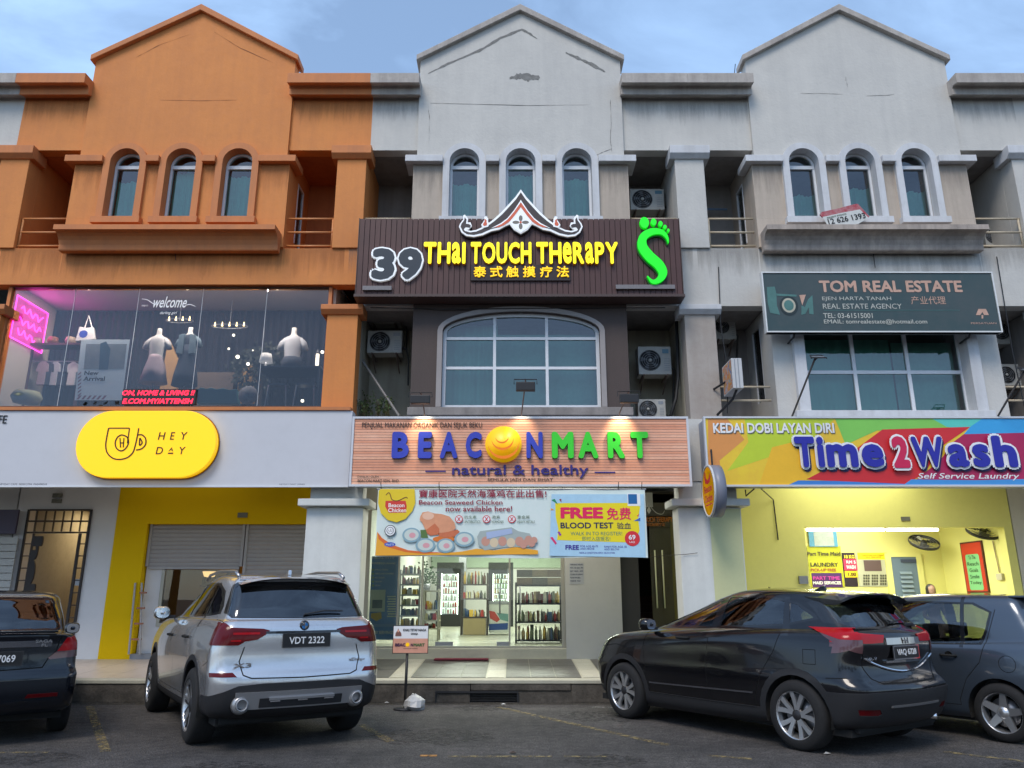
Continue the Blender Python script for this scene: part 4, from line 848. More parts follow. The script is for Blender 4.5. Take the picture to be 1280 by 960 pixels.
for p_, c_ in ((0.3, (.04, .12, .35)), (.42, (.45, .42, .38)), (.5, (.5, .1, .04)), (.58, (.6, .3, .05)), (.7, (.1, .3, .35))):
    el = rp.color_ramp.elements.new(p_); el.color = (*c_, 1)
t_.links.new(gg.outputs['Position'], nn.inputs['Vector']); t_.links.new(nn.outputs['Fac'], rp.inputs[0]); t_.links.new(rp.outputs[0], t_.nodes['Principled BSDF'].inputs['Base Color'])
b = B(); b.add([(px_-.003, 12.58, z0_+.02), (px_-.003, 12.08, z0_+.02), (px_-.003, 12.08, z1_-.02), (px_-.003, 12.58, z1_-.02)], [(0, 1, 2, 3)]); b.o('poster_face', m_, PJ)
B().tube([(px_+.08, 12.15, z0_), (px_+.05, 12.3, z0_-.12), (px_-.12, 12.68, z0_-.3)], .022, 6).o('strut', DARKM, PJ); B().tube([(px_+.06, 12.4, z0_+.25), (px_-.15, 12.69, z0_+.15)], .018, 6).o('strut', DARKM, PJ)
cz = Z(614, 12.1); rx_ = 3.10; Rr = (Z(581, 12.1)-Z(646, 12.1))/2
RS = T('round_sign', 'round yellow projecting sign with red lettering hanging at the column between the two shops', 'sign', (rx_, 12.1, cz-Rr))
B().lathe([(0.001, 0), (Rr, 0), (Rr, .17), (.001, .17)], (rx_, 12.1, cz), 'x', 40).o('drum', M('sign_drum_grey', (.20, .21, .26), .4), RS)
B().lathe([(Rr*.93, 0.0), (Rr*1.01, 0.0), (Rr*1.01, .03), (Rr*.93, .03)], (rx_-.02, 12.1, cz), 'x', 40, True).o('rim', MATS['white_box_paint'], RS)
B().lathe([(0.0005, 0), (Rr*.93, 0)], (rx_-.006, 12.1, cz), 'x', 40).o('face', M('lit_sign_yellow', lin(250, 190, 30), .4, emit=.25, ecol=lin(250, 190, 30)), RS)
mt = Matrix.Translation((rx_-.012, 12.1, cz)) @ Matrix.Rotation(-PI/2, 4, 'Z')
def onround(bf, mat, nm):
    b = B(); b.m = mt; bf(b); return b.o(nm, mat, RS)
RED = ink('print_red', (215, 45, 55))
onround(lambda b: b.text('Beacon', -.24, .24, -.02, .1, 0, 0, .03), RED, 'lettering'); onround(lambda b: b.text('Chicken', -.24, .24, -.17, -.05, 0, 0, .03), RED, 'lettering')
onround(lambda b: b.rect(-.2, -.22, .2, -.2, 0), RED, 'rule_line')
onround(lambda b: b.poly([(-.15, .14), (-.19, .24), (-.16, .33), (-.1, .3), (-.1, .22), (0, .17), (.1, .2), (.17, .27), (.2, .2), (.13, .13), (0, .11)], 0), RED, 'hen_outline')
B().tube([(rx_+.08, 12.1, cz+Rr), (rx_+.08, 12.1, cz+Rr+.25), (rx_+.2, YF-.09, cz+Rr+.25)], .015, 6).o('bracket', DARKM, RS)
# --- hanging banner
ny = 12.17; N1 = S(465, 605, 7.111, ny); N2 = S(630, 605, 5.818, ny)
bnx0, bnx1 = X(470.5, 655, ny), X(808, 655, ny); bnz1, bnz0 = Z(611.5, ny), Z(696, ny)
BN = T('hanging_banner', 'printed banner advertising seaweed chicken and a free blood test under the wood-look sign', 'banner', ((bnx0+bnx1)/2, ny, bnz0))
b = B(); n = 40; vs = []
for i in range(n+1):
    t = i/n; x = bnx0+(bnx1-bnx0)*t
    vs += [(x, ny+.012*math.sin(t*23)+.006, bnz0-.02*t+.012*math.sin(t*9)), (x, ny+.006+.004*math.sin(t*31), bnz1)]
b.smooth = True; b.add(vs, [(2*i, 2*i+2, 2*i+3, 2*i+1) for i in range(n)]); b.o('vinyl_sheet', M('banner_cream', lin(222, 232, 226), .5, var=.25, vs=2, dirt=lin(180, 215, 205)), BN)
U0 = .012
def pr(sg, kind, args, rgb, up, nm='print_shape', **k):
    getattr(sg, kind)(*args, U0+up, **k).o(nm, ink('b_%d_%d_%d' % rgb, rgb), BN)
N1.poly([(62, 60), (80, 45), (380, 45), (386, 170), (360, 240), (300, 310), (220, 342), (140, 320), (80, 260), (55, 170)], U0+.001).o('print_shape', ink('banner_gold', (232, 200, 30)), BN)
pr(N1, 'poly', ([(122, 150), (300, 150), (310, 200), (302, 255), (150, 258), (118, 200)],), (214, 60, 48), .002)
pr(N1, 'text', ('Beacon', 148, 172, 290, 208), (250, 240, 230), .003, 'lettering', bold=.02); pr(N1, 'text', ('Chicken', 145, 215, 305, 252), (250, 240, 230), .003, 'lettering', bold=.02)
hen = B(); stroke(N1, [(125, 100, 6), (150, 78, 8), (165, 100, 8), (180, 140, 8), (230, 150, 8), (300, 120, 8), (318, 130, 5)], U0+.002, .001, hen); hen.o('hen_outline', ink('hen_brown', (120, 70, 30)), BN)
N1.poly([(48, 425), (90, 480), (180, 540), (320, 588), (470, 610), (640, 615), (800, 600), (930, 575), (1080, 590), (1280, 560), (1475, 590), (1475, 625), (30, 637)], U0+.001).o('print_shape', ink('banner_orange', (240, 170, 45)), BN)
pr(N1, 'poly', ([(48, 425), (90, 480), (180, 540), (320, 588), (470, 604), (640, 608), (470, 622), (300, 606), (150, 565), (60, 490)],), (226, 110, 40), .002)
N1.text('寶康医院天然海藻鸡在此出售!', 418, 52, 1550, 122, U0+.003, 0, .025).o('lettering', ink('banner_maroon', (150, 32, 58)), BN)
MAR = MATS['banner_maroon']
N1.text('Beacon Seaweed Chicken', 418, 143, 1160, 184, U0+.003, 0, .015).o('lettering', MAR, BN); N1.text('now available here!', 656, 196, 1245, 245, U0+.003, 0, .015).o('lettering', MAR, BN)
# roast chicken and plates
CH = ink('chicken_pink', (232, 160, 120), .5, 0, .3); CH2 = ink('chicken_deep', (214, 118, 76), .5, 0, .3)
N1.poly([(430, 290), (450, 252), (500, 245), (555, 262), (620, 268), (690, 290), (735, 345), (745, 395), (700, 430), (640, 440), (560, 430), (500, 430), (470, 400), (450, 350), (425, 320)], U0+.003).o('chicken_picture', CH, BN)
N1.poly([(480, 410), (560, 350), (600, 400), (595, 450), (520, 460), (490, 440)], U0+.004).o('drumstick_picture', CH2, BN); N1.poly([(590, 440), (680, 425), (760, 405), (780, 425), (740, 468), (640, 478), (596, 465)], U0+.004).o('drumstick_picture', CH2, BN)
N1.ell(500, 285, 52, 34, U0+.0045).o('wing_picture', ink('chicken_light', (238, 190, 160)), BN); pr(N1, 'poly', ([(430, 410), (480, 405), (500, 480), (440, 480)],), (90, 120, 60), .0035); N1.ell(640, 490, 100, 28, U0+.002).o('carrot_picture', ink('carrot', (225, 120, 40)), BN)
PLT = ink('plate_blue', (140, 172, 182)); PLI = ink('plate_inner', (205, 214, 205)); MEAT = ink('meat_pink', (222, 160, 165))
for k, (x, y, rx, ry) in enumerate(((352, 455, 82, 66), (475, 545, 88, 64), (655, 548, 80, 64), (820, 492, 88, 66))):
    o_ = N1.ell(x, y, rx, ry, U0+.005+k*.0012).o('plate_picture', PLT, BN); N1.ell(x, y-2, rx*.78, ry*.76, U0+.0054+k*.0012).o('food_picture', PLI, o_); N1.ell(x+8, y+2, rx*.35, ry*.36, U0+.0058+k*.0012).o('meat_picture', MEAT, o_)
N1.poly([(935, 470), (960, 420), (1240, 385), (1300, 420), (1400, 440), (1440, 500), (1400, 560), (1200, 560), (1000, 590), (945, 540)], U0+.004).o('tray_picture', ink('tray', (170, 180, 175)), BN)
for k, x in enumerate((1010, 1085, 1160, 1235, 1310)): N1.ell(x, 510+(k % 2)*12, 38, 42, U0+.005+k*.0004).o('ball_picture', (ink('ball_a', (205, 150, 130)), ink('ball_b', (222, 200, 165)))[k % 2], BN)
N1.poly([(1015, 430), (1240, 395), (1250, 440), (1020, 490)], U0+.0075).o('label_picture', ink('label_blue', (170, 185, 215)), BN)
for k, (x, y) in enumerate(((1370, 520), (1420, 530), (1390, 490), (1345, 545), (1440, 500))): N1.ell(x, y, 30, 30, U0+.008+k*.0003).o('ball_picture', MATS['ball_a'], BN)
for k, (x, cn, en) in enumerate(((773, '抗生素', 'ANTIBIOTICS'), (1018, '激素', 'HORMONES'), (1243, '重金属', 'HEAVY METALS'))):
    N1.ell(x, 313, 34, 34, U0+.003).o('cross_badge', RED, BN); N1.ell(x, 313, 27, 27, U0+.004).o('badge_centre', MATS['print_white'], BN); N1.text('X', x-16, 295, x+16, 331, U0+.005, 0, .03).o('lettering', RED, BN)
    N1.text(cn, x+48, 280, x+48+36*len(cn), 308, U0+.003).o('lettering', ink('banner_green', (60, 90, 60)), BN); N1.text(en, x+48, 325, x+48+13*len(en), 348, U0+.003).o('lettering', MATS['banner_green'], BN)
N1.ell(163, 415, 50, 50, U0+.002).o('halal_mark', BK, BN); N1.ell(163, 415, 44, 44, U0+.003).o('mark_field', MATS['print_white'], BN); N1.ell(163, 415, 32, 32, U0+.0035).o('mark_ring', BK, BN); N1.ell(163, 415, 28, 28, U0+.004).o('mark_centre', MATS['print_white'], BN); N1.text('حلال', 142, 398, 184, 432, U0+.0045).o('lettering', BK, BN)
N1.text('HALAL', 138, 480, 190, 492, U0+.003).o('lettering', BK, BN); N1.ell(160, 538, 50, 20, U0+.003).o('oval_badge', ink('banner_blue', (40, 80, 180)), BN); N1.text('MeSTI', 126, 530, 194, 548, U0+.004).o('lettering', MATS['print_white'], BN)
N2.poly([(345, 75), (1015, 75), (1030, 535), (330, 522)], U0+.001).o('print_panel', ink('banner_ice', (178, 215, 236), .5, 0, .2), BN)
N2.poly([(372, 140), (900, 138), (990, 165), (975, 250), (985, 340), (960, 400), (890, 425), (560, 415), (385, 408), (395, 330), (375, 240)], U0+.003).o('print_panel', ink('banner_yellow', (240, 218, 20)), BN)
HOT = ink('banner_hot_pink', (230, 30, 90))
N2.text('FREE', 410, 170, 720, 252, U0+.005, 0, .05).o('lettering', HOT, BN); N2.text('免费', 745, 172, 922, 262, U0+.005, 0, .03).o('lettering', HOT, BN)
N2.text('BLOOD TEST', 410, 280, 795, 324, U0+.005, 0, .025).o('lettering', ink('banner_navy', (28, 30, 75)), BN); N2.text('验血', 820, 280, 922, 328, U0+.005, 0, .02).o('lettering', MATS['banner_navy'], BN)
N2.text('WALK IN TO REGISTER!', 484, 348, 858, 374, U0+.005).o('lettering', ink('banner_teal', (50, 120, 110)), BN); N2.text('即时入店报名!', 568, 382, 772, 414, U0+.005).o('lettering', MATS['banner_teal'], BN)
N2.text('FREE', 446, 444, 545, 478, U0+.005, 0, .03).o('lettering', ink('banner_violet', (65, 45, 150)), BN)
for tx, a in (('FOR AGE 40-75', (554, 446, 682, 460)), ('AND ABOVE', (554, 464, 655, 478)), ('RM69 FOR AGE 18', (728, 449, 890, 464)), ('AND BELOW', (728, 468, 838, 482)), ('TERMS & CONDITIONS APPLY. SEE IN STORE', (545, 495, 805, 507))): N2.text(tx, *a, U0+.005).o('lettering', MATS['banner_violet'], BN)
N2.ell(932, 397, 55, 55, U0+.006).o('price_badge', RED, BN); N2.text('69', 905, 370, 955, 405, U0+.008, 0, .03).o('lettering', MATS['print_white'], BN); N2.text('LAGI', 912, 415, 950, 430, U0+.008).o('lettering', MATS['print_white'], BN)
N2.rect(897, 70, 990, 160, U0+.004).o('badge_panel', MATS['print_white'], BN); N2.rect(902, 75, 966, 145, U0+.006).o('badge_field', ink('badge_blue', (25, 100, 160)), BN)
for pts, rgb in (([(345, 118), (392, 150), (368, 108)], (40, 140, 100)), ([(400, 112), (418, 135), (415, 108)], (150, 60, 60)), ([(340, 175), (365, 190), (342, 192)], (230, 150, 40)), ([(335, 390), (352, 385), (384, 430), (375, 442)], (225, 50, 110)), ([(388, 350), (402, 345), (418, 370), (405, 380)], (150, 60, 160)), ([(940, 270), (990, 245), (990, 270)], (50, 100, 190)), ([(965, 230), (982, 218), (975, 240)], (230, 90, 60))):
    pr(N2, 'poly', (pts,), rgb, .005, 'confetti')
for x in (bnx0+.05, X(549, 612, ny), X(773, 612, ny), bnx1-.05): B().tube([(x, ny, bnz1), (x, ny-.06, bz0+.02)], .006, 5).o('tie', DARKM, BN)
B().tube([(bnx0-.02, ny+.01, bnz1), (bnx1+.02, ny+.01, bnz1)], .012, 6).o('top_rod', GREYM, BN)
# ---------------------------------------------------------------- air conditioners, cables and other things on the facade
ACW = M('aged_white_casing', (0.50, 0.50, 0.47), .5, var=.35, vs=5, streak=.3, dirt=(.25, .24, .21)); ACD = M('fan_black', (.02, .022, .024), .6)
def aircon(label, px0, py0, px1, py1, Y, bracket=True, depth=.3, closed_face=False, blue=False):
    x0, z1 = at(px0, py0, Y); x1, z0 = at(px1, py1, Y); R = T('air_conditioner', label, 'air conditioner', ((x0+x1)/2, Y, z0), 'outdoor air conditioner units on the terrace')
    w_, h = x1-x0, z1-z0; B().box(x0, Y, z0, x1, Y+depth, z1).o('casing', ACW, R, bevel=.012)
    cx_, cz_, r = x0+w_*.36, (z0+z1)/2, min(h*.44, w_*.33)
    f = B().lathe([(.001, -.004), (r, -.004), (r, 0)], (cx_, Y-.001, cz_), 'y', 28).o('fan_grille', ACD, R)
    for k in (.95, .75, .55, .35): B().lathe([(r*k, -.012), (r*k+.006, -.008), (r*k, -.004)], (cx_, Y-.004, cz_), 'y', 28, True).o('grille_ring', GREYM, f)
    B().lathe([(.001, -.016), (r*.16, -.014), (r*.16, -.004)], (cx_, Y-.004, cz_), 'y', 14).o('fan_hub', ACW if not closed_face else GREYM, f)
    for k in range(5): a = k*PI*2/5; B().prism([(cx_+r*.16*math.cos(a), cz_+r*.16*math.sin(a)), (cx_+r*.9*math.cos(a+.25), cz_+r*.9*math.sin(a+.25)), (cx_+r*.9*math.cos(a+.75), cz_+r*.9*math.sin(a+.75))], Y-.006, Y-.005).o('fan_blade', M('fan_blade_grey', (.06, .065, .07), .5), f)
    B().box(x0+w_*.76, Y-.004, z0+h*.08, x1-.02, Y-.001, z1-h*.3).o('louvre_panel', ACW, R)
    for k in range(6): B().box(x0+w_*.78, Y-.008, z0+h*(.14+k*.08), x1-.035, Y-.0045, z0+h*(.16+k*.08)).o('louvre', GREYM, R)
    B().box(x0+w_*.74, Y-.005, z1-h*.25, x1-.04, Y-.001, z1-h*.1).o('badge_plate', M('badge_plate_blue', (.1, .22, .3), .4) if blue else GREYM, R)
    if bracket:
        b = B()
        for xx in (x0+w_*.15, x1-w_*.15):
            b.box(xx-.015, Y-.03, z0-.03, xx+.015, Y+.5, z0-.002); b.tube([(xx, Y+.02, z0-.03), (xx, Y+.48, z0-.25)], .012, 5)
        b.o('bracket', M('rusty_bracket', (.16, .12, .10), .8), R)
    B().tube([(x1, Y+.1, z0+h*.3), (x1+.07, Y+.15, z0+h*.25), (x1+.09, Y+.3, z0-.05), (x1+.08, Y+.45, z0-.5)], .018, 6).o('pipe', M('insulated_pipe', (.05, .05, .05), .8), R)
Yr = YF+.75
aircon('white air conditioner in the shaded upper balcony right of the plank sign', 787, 236, 831, 262, Yr, blue=True)
aircon('air conditioner on brackets in the left cream recess beside the dark brown bay', 460, 413, 502, 441, Yr)
aircon('dim air conditioner in shadow just under the plank sign, left recess', 462, 386, 500, 404, YF+.9)
aircon('brightest air conditioner with big round fan, right of the arched window', 797, 433, 840, 468, Yr-.1, blue=True)
aircon('lowest air conditioner behind the top edge of the wood-look signboard', 797, 499, 833, 524, Yr-.2)
aircon('dusty air conditioner high in the dark recess right of the worn beige column', 892, 393, 921, 424, YF+.9)
aircon('dim grey air conditioner in the recess right of the green estate agency sign', 1236, 398, 1276, 430, YF+.9)
aircon('grey air conditioner behind the rails below the other one at the right edge', 1244, 455, 1282, 482, YF+.8)
aircon('small white air conditioner behind the top floor rails at the right edge', 1229, 284, 1262, 307, YF+.9, False)
# hanging plant in the left cream recess
pl = T('balcony_plant', 'straggly green plant growing in the left recess above the wood-look signboard', 'plant', (X(462, 520, YF+.5), YF+.5, Z(522, YF+.5)))
LEAF = M('leaf_green', (.07, .12, .035), .6, var=.4, vs=12, dirt=(.14, .13, .05)); r2 = random.Random(5)
b = B(); lb = B()
for i in range(34):
    x = X(450+r2.random()*40, 520, YF+.5); y = YF+.3+r2.random()*.5; z = Z(522, YF+.5); hgt = r2.uniform(.1, .5)*(1.15-abs(x-X(462, 520, YF+.5))); dx, dy = r2.uniform(-.15, .15), r2.uniform(-.15, .1)
    b.tube([(x, y, z), (x+dx*.4, y+dy*.4, z+hgt*.6), (x+dx, y+dy, z+hgt)], [.006, .005, .002], 4)
    for k in range(9):
        t = .3+.7*k/8; c = Vector((x+dx*t, y+dy*t, z+hgt*t)); d = Vector((r2.uniform(-1, 1), r2.uniform(-1, 1), r2.uniform(-.4, .9))).normalized()*.055; n = d.cross(Vector((r2.uniform(-1, 1), 1, .3))).normalized()*.016
        lb.add([c, c+d*.5+n, c+d, c+d*.5-n], [(0, 1, 2, 3)])
b.o('stems', M('plant_stem', (.12, .1, .05), .8), pl, kind='stuff'); lb.o('leaves', LEAF, pl, kind='stuff')
tag(B().tube([(X(449, 445, YF+.6), YF+.6, Z(445, YF+.6)), (X(499, 520, YF+.2), YF+.2, Z(520, YF+.2))], .022, 6).o('leaning_pole', M('grey_pipe', (.22, .21, .2), .7)), 'thin grey pole leaning diagonally in the left cream recess', 'pole')
# drain pipes and cables
tag(B().tube([(X(888, 300, YF+.1)-.02, YF+1.1, 9.0), (X(888, 300, YF+.1)+.1, YF+1.1, 8.95), (4.3, YF+1.15, 8.97)], .02, 6).o('blue_water_pipe', M('blue_pipe', (.12, .2, .32), .5)), 'blue water pipe crossing the top balcony right of the tall white column', 'pipe')
cb = B(); cb.tube([(X(846, 400, YF+.5), YF+.5, Z(385, YF+.5)), (X(846, 440, YF+.5), YF+.5, Z(470, YF+.5)), (X(845, 500, YF+.4), YF+.4, Z(498, YF+.4)), (X(838, 515, YF+.3), YF+.3, Z(520, YF+.3))], .03, 8)
tag(cb.o('black_hose', M('black_hose_rubber', (.015, .015, .016), .6)), 'thick black hose running down the right recess to the lowest air conditioner', 'hose')
# lamp arms of the laundry sign
def arm(px0, py0, px1, py1, label, half=False):
    Y1 = 11.6; a = at(px0, py0, ly); c = at(px1, py1, Y1); R = T('sign_lamp', label, 'sign lamp', (a[0], ly, a[1]), 'lamps on long bare arms over the laundry sign')
    B().tube([(a[0], ly+.05, a[1]-.06), (c[0], Y1, c[1])], .016, 6).o('arm', M('weathered_steel', (.10, .09, .085), .7, var=.4, vs=8), R)
    w_ = .12; b = B(); b.box(c[0]-.08, Y1-.1, c[1]-.0, c[0]+.16, Y1-.085, c[1]+.015); b.box(c[0]-.05, Y1+.02, c[1]+.08, c[0]+.13, Y1+.035, c[1]+.095)
    b.tube([(c[0]-.08, Y1-.09, c[1]), (c[0]-.05, Y1+.03, c[1]+.09)], .009, 5); b.tube([(c[0]+.16, Y1-.09, c[1]), (c[0]+.13, Y1+.03, c[1]+.09)], .009, 5); b.tube([(c[0], Y1, c[1]), (c[0]+.04, Y1-.02, c[1]+.04)], .02, 6)
    b.o('lamp_frame', DARKM, R); B().box(c[0]-.06, Y1-.08, c[1]+.03, c[0]+.13, Y1+.01, c[1]+.04).o('lamp_glass', GREYM, R)
arm(989, 520, 1018, 450, 'bare lamp arm slanting up before the left of the estate agency window')
arm(1246, 520, 1279, 466, 'bare lamp arm slanting up at the right edge beyond the estate agency window')
# torn board on the ledge of the right-hand unit
tb_ = T('torn_for_sale_board', 'torn white board with red top and phone digits leaning on the right-hand ledge', 'board', (X(1058, 280, YG-.2), YG-.2, Z(281, YG-.36)))
Yb = YG-.26; PB = S(1010, 250, 12.8, Yb)
PB.poly([(235, 270), (300, 385), (400, 405), (600, 400), (800, 385), (970, 285), (830, 150), (560, 200)], 0).o('board_face', M('board_white', (.62, .63, .6), .6, var=.25, vs=9), tb_)
B().prism([PB.p(*q) for q in [(190, 230), (235, 272), (560, 205), (835, 152), (965, 285), (985, 262), (800, 60), (760, 60), (500, 130), (220, 190)]], Yb+.002, Yb+.03).o('torn_backing', M('torn_red_print', (.38, .03, .05), .7, var=.6, vs=14, dirt=(.5, .4, .4)), tb_)
mt_ = B(); q0 = PB.p(335, 400)
def slant(t, x0, y0, x1, y1, hh, mat):
    a = PB.p(x0, y0); c = PB.p(x1, y1); ang = math.atan2(c[1]-a[1], c[0]-a[0]); L_ = math.hypot(c[0]-a[0], c[1]-a[1]); b = B(); b.m = Matrix.Translation((a[0], Yb-.004, a[1])) @ Matrix.Rotation(-ang, 4, 'Y'); b.text(t, 0, L_, 0, hh, 0, 0, .02); b.o('lettering', mat, tb_)
slant('12 626 1393', 335, 395, 930, 290, .11, BK); slant('READY STOCK', 310, 300, 620, 232, .028, MATS['banner_green'])
# wall stains under the ledges are in the paint; short crack and hook wires
for (x, y, x2, y2, l_) in ((1091, 318, 1092, 335, 'short dark wire hanging on the wall above the green sign'), (219, 313, 219, 326, 'small wire hook hanging under the orange ledge')):
    tag(B().tube([(X(x, y, YF), YF-.02, Z(y, YF)), (X(x2, y2, YF)+.02, YF-.02, Z(y2, YF))], .006, 5).o('hanging_wire', DARKM), l_, 'wire')
for k, (pts, l_) in enumerate((([(-2.5, 12.7, 6.42), (-1.2, 12.62, 6.36), (.6, 12.63, 6.38), (2.7, 12.68, 6.41)], 'thin black cable sagging across the dark bay under the plank sign'), ([(3.65, 12.68, 4.5), (3.72, 12.7, 5.2), (3.66, 12.7, 6.1), (3.7, 12.7, 7.2)], 'black cable running up the wall beside the small colourful light box'), ([(8.7, 12.66, 4.5), (8.66, 12.66, 5.6), (8.72, 12.7, 7.4)], 'black cable running up the wall right of the green signboard'))):
    tag(B().tube(pts, .009, 5).o('facade_cable', DARKM), l_, 'cable')
# crossing wire in front of the massage shop door
tag(B().tube([(X(810, 697, 12.3), 12.3, Z(697, 12.3)), (X(830, 694, 12.4), 12.4, Z(694.5, 12.4)), (X(856, 693, YF-.1), YF-.1, Z(693, YF-.1)), (X(872, 692, YF-.11), YF-.11, Z(691, YF-.11))], .004, 4).o('tie_wire', DARKM), 'thin tie wire from the banner corner to the white column', 'wire')

# ---------------------------------------------------------------- clothes shop on the first floor of the orange unit
gx0, gx1 = CO-U/2+.27, CO+U/2-.27; gz0, gz1 = Z(508, YF), 6.87; GY = YF+.14
DW = T('display_window', 'wide frameless display window of the clothes shop with welcome lettering', 'display window', (CO, GY, gz0))
n = 5; pw_ = (gx1-gx0)/n
for i in range(n): B().box(gx0+i*pw_+.004, GY, gz0+.03, gx0+(i+1)*pw_-.004, GY+.01, gz1-.02).o('glass_pane', GL_DISP, DW)
for i in range(1, n): B().box(gx0+i*pw_-.0035, GY-.001, gz0+.03, gx0+i*pw_+.0035, GY+.011, gz1-.02).o('silicone_joint', M('joint_white', (.6, .62, .65), .5), DW)
f = B(); f.box(gx0-.02, GY-.05, gz1-.02, gx1+.02, GY+.05, gz1+.02); f.box(gx0-.02, GY-.05, gz0-.12, gx1+.02, GY+.05, gz0+.03); f.o('frame', M('brown_frame', (.10, .045, .025), .5), DW)
for xx in (gx0, gx1): B().box(xx-.03, GY-.05, gz0+.03, xx+.03, GY+.05, gz1-.02).o('side_frame', ORANGE2, DW)
SY = 14.25; shop = T('clothes_shop_room', 'dim first floor clothes shop room behind the display window', 'shop room', (CO, 13.5, 4.6))
SLATE = M('slate_blue_dimness', (.013, .014, .024), .9, var=.3, vs=2)  # dimness and reflection behind the glass, put into the colour of an added sheet
wavy(gx0, gx1, 4.5, 6.95, SY, .04, .13).o('dim_backdrop', SLATE, shop)
B().box(gx0-.1, GY+.06, 6.98, gx1+.1, SY+.1, 7.03).o('ceiling', M('shop_ceiling', (.45, .40, .40), .8), shop); B().box(gx0-.1, GY+.06, 4.45, gx1+.1, SY+.1, 4.5).o('floor', M('shop_floor', (.2, .15, .1), .5), shop)
for xx, mm in ((gx0-.08, M('shop_cream_wall', (.55, .5, .42), .8)), (gx1+.02, MATS['shop_cream_wall'])): B().box(xx, GY+.06, 4.5, xx+.06, SY, 6.98).o('side_wall', mm, shop)
def area(name, loc, size, power, col, rot=(0, 0, 0), sy=None):
    ld = bpy.data.lights.new(name, 'AREA'); ld.energy = power; ld.size = size; ld.color = col
    if sy: ld.shape = 'RECTANGLE'; ld.size_y = sy
    o = bpy.data.objects.new(name, ld); COL.objects.link(o); o.location = loc; o.rotation_euler = rot; return o
WARM = M('lit_warm_lamp', (1, .85, .6), emit=14, ecol=(1, .82, .55))
for k, x in enumerate((108, 232, 345)):
    xx, Yk = X(x, 366, 13.1), 13.1
    tag(B().lathe([(.001, 0), (.07, 0), (.08, .03)], (xx, Yk, 6.95), 'z', 16).o('ceiling_downlight', WARM), ('warm ceiling downlight above the pink neon corner of the clothes shop', 'warm ceiling downlight above the welcome lettering', 'warm ceiling downlight above the desk corner of the clothes shop')[k], 'downlight', 'downlights of the clothes shop')
    area('downlight_%s' % 'abc'[k], (xx, Yk, 6.93), .12, 30, (1, .86, .72))
area('added_shop_fill', (CO, 12.96, 6.88), 4.6, 62, (1, .86, .70), (math.radians(40), 0, 0), sy=.06)  # added fill to brighten the display, not a fitting of the shop
# pink neon panel on the left side wall
PINK = M('pink_neon', (1, .1, .6), emit=5, ecol=(1, .04, .55)); px = gx0+.02
ne = T('neon_sign', 'square pink neon sign glowing on the left side wall of the clothes shop', 'neon sign', (px, 13.5, 5.95))
nz0, nz1, ny0, ny1 = 5.98, 6.78, 13.0, 13.95
B().tube([(px, ny0, nz0), (px, ny1, nz0), (px, ny1, nz1), (px, ny0, nz1), (px, ny0, nz0)], .012, 6).o('neon_outline', PINK, ne)
B().box(px-.03, ny0, nz0, px-.015, ny1, nz1).o('backing', M('pink_acrylic', (.6, .05, .35), .4, emit=.35, ecol=(1, .05, .5)), ne)
r3 = random.Random(2)
for k in range(3):
    zc = nz1-.2-k*.22; pts = [(px+.01, ny0+.15+j*.06, zc+.07*math.sin(j*1.9+k)) for j in range(12)]; B().tube(pts, .011, 5).o('neon_script', PINK, ne)
area('neon_glow', (px+.08, 13.5, 6.5), .5, 9, (1, .08, .5), (0, math.radians(-100), 0))
# red dot-matrix scrolling sign
led = T('led_ticker', 'red scrolling LED text sign on the sill of the clothes shop window', 'LED sign', (X(198, 495, GY-.06), GY-.06, Z(505, GY)))
LD = S(0, 280, 3.2, GY-.04); q = LD.box(488, 660, 782, 722); B().box(q[0], GY-.035, q[1], q[2], GY-.005, q[3]).o('housing', DARKM, led)
LRED = M('lit_red_led', (1, .02, .05), emit=2.2, ecol=(1, .015, .06))
LD.text('ON, HOME & LIVING !!', 490, 665, 779, 688, -.002, 0, .025, .2).o('lettering', LRED, led); LD.text('E.COM.MY/ATTENSH', 490, 698, 772, 719, -.002, 0, .025, .2).o('lettering', LRED, led)
WL = S(0, 280, 3.2, GY); PWH = M('window_decal_white', (.75, .75, .76), .6, emit=.15)
WL.text('welcome', 615, 290, 748, 335, .004, 0, .012, .35).o('decal', PWH, DW)
for pts in ([(568, 300, 2), (590, 304, 3), (612, 318, 3), (625, 322, 2)], [(742, 326, 2), (760, 322, 3), (782, 330, 2)]): stroke(WL, pts, .004, .001).o('decal', PWH, DW)
WL.text('step in', 567, 322, 592, 332, .004, 0, 0, .3).o('decal', PWH, DW); WL.text('darling girl', 640, 350, 708, 364, .004, 0, 0, .3).o('decal', PWH, DW)
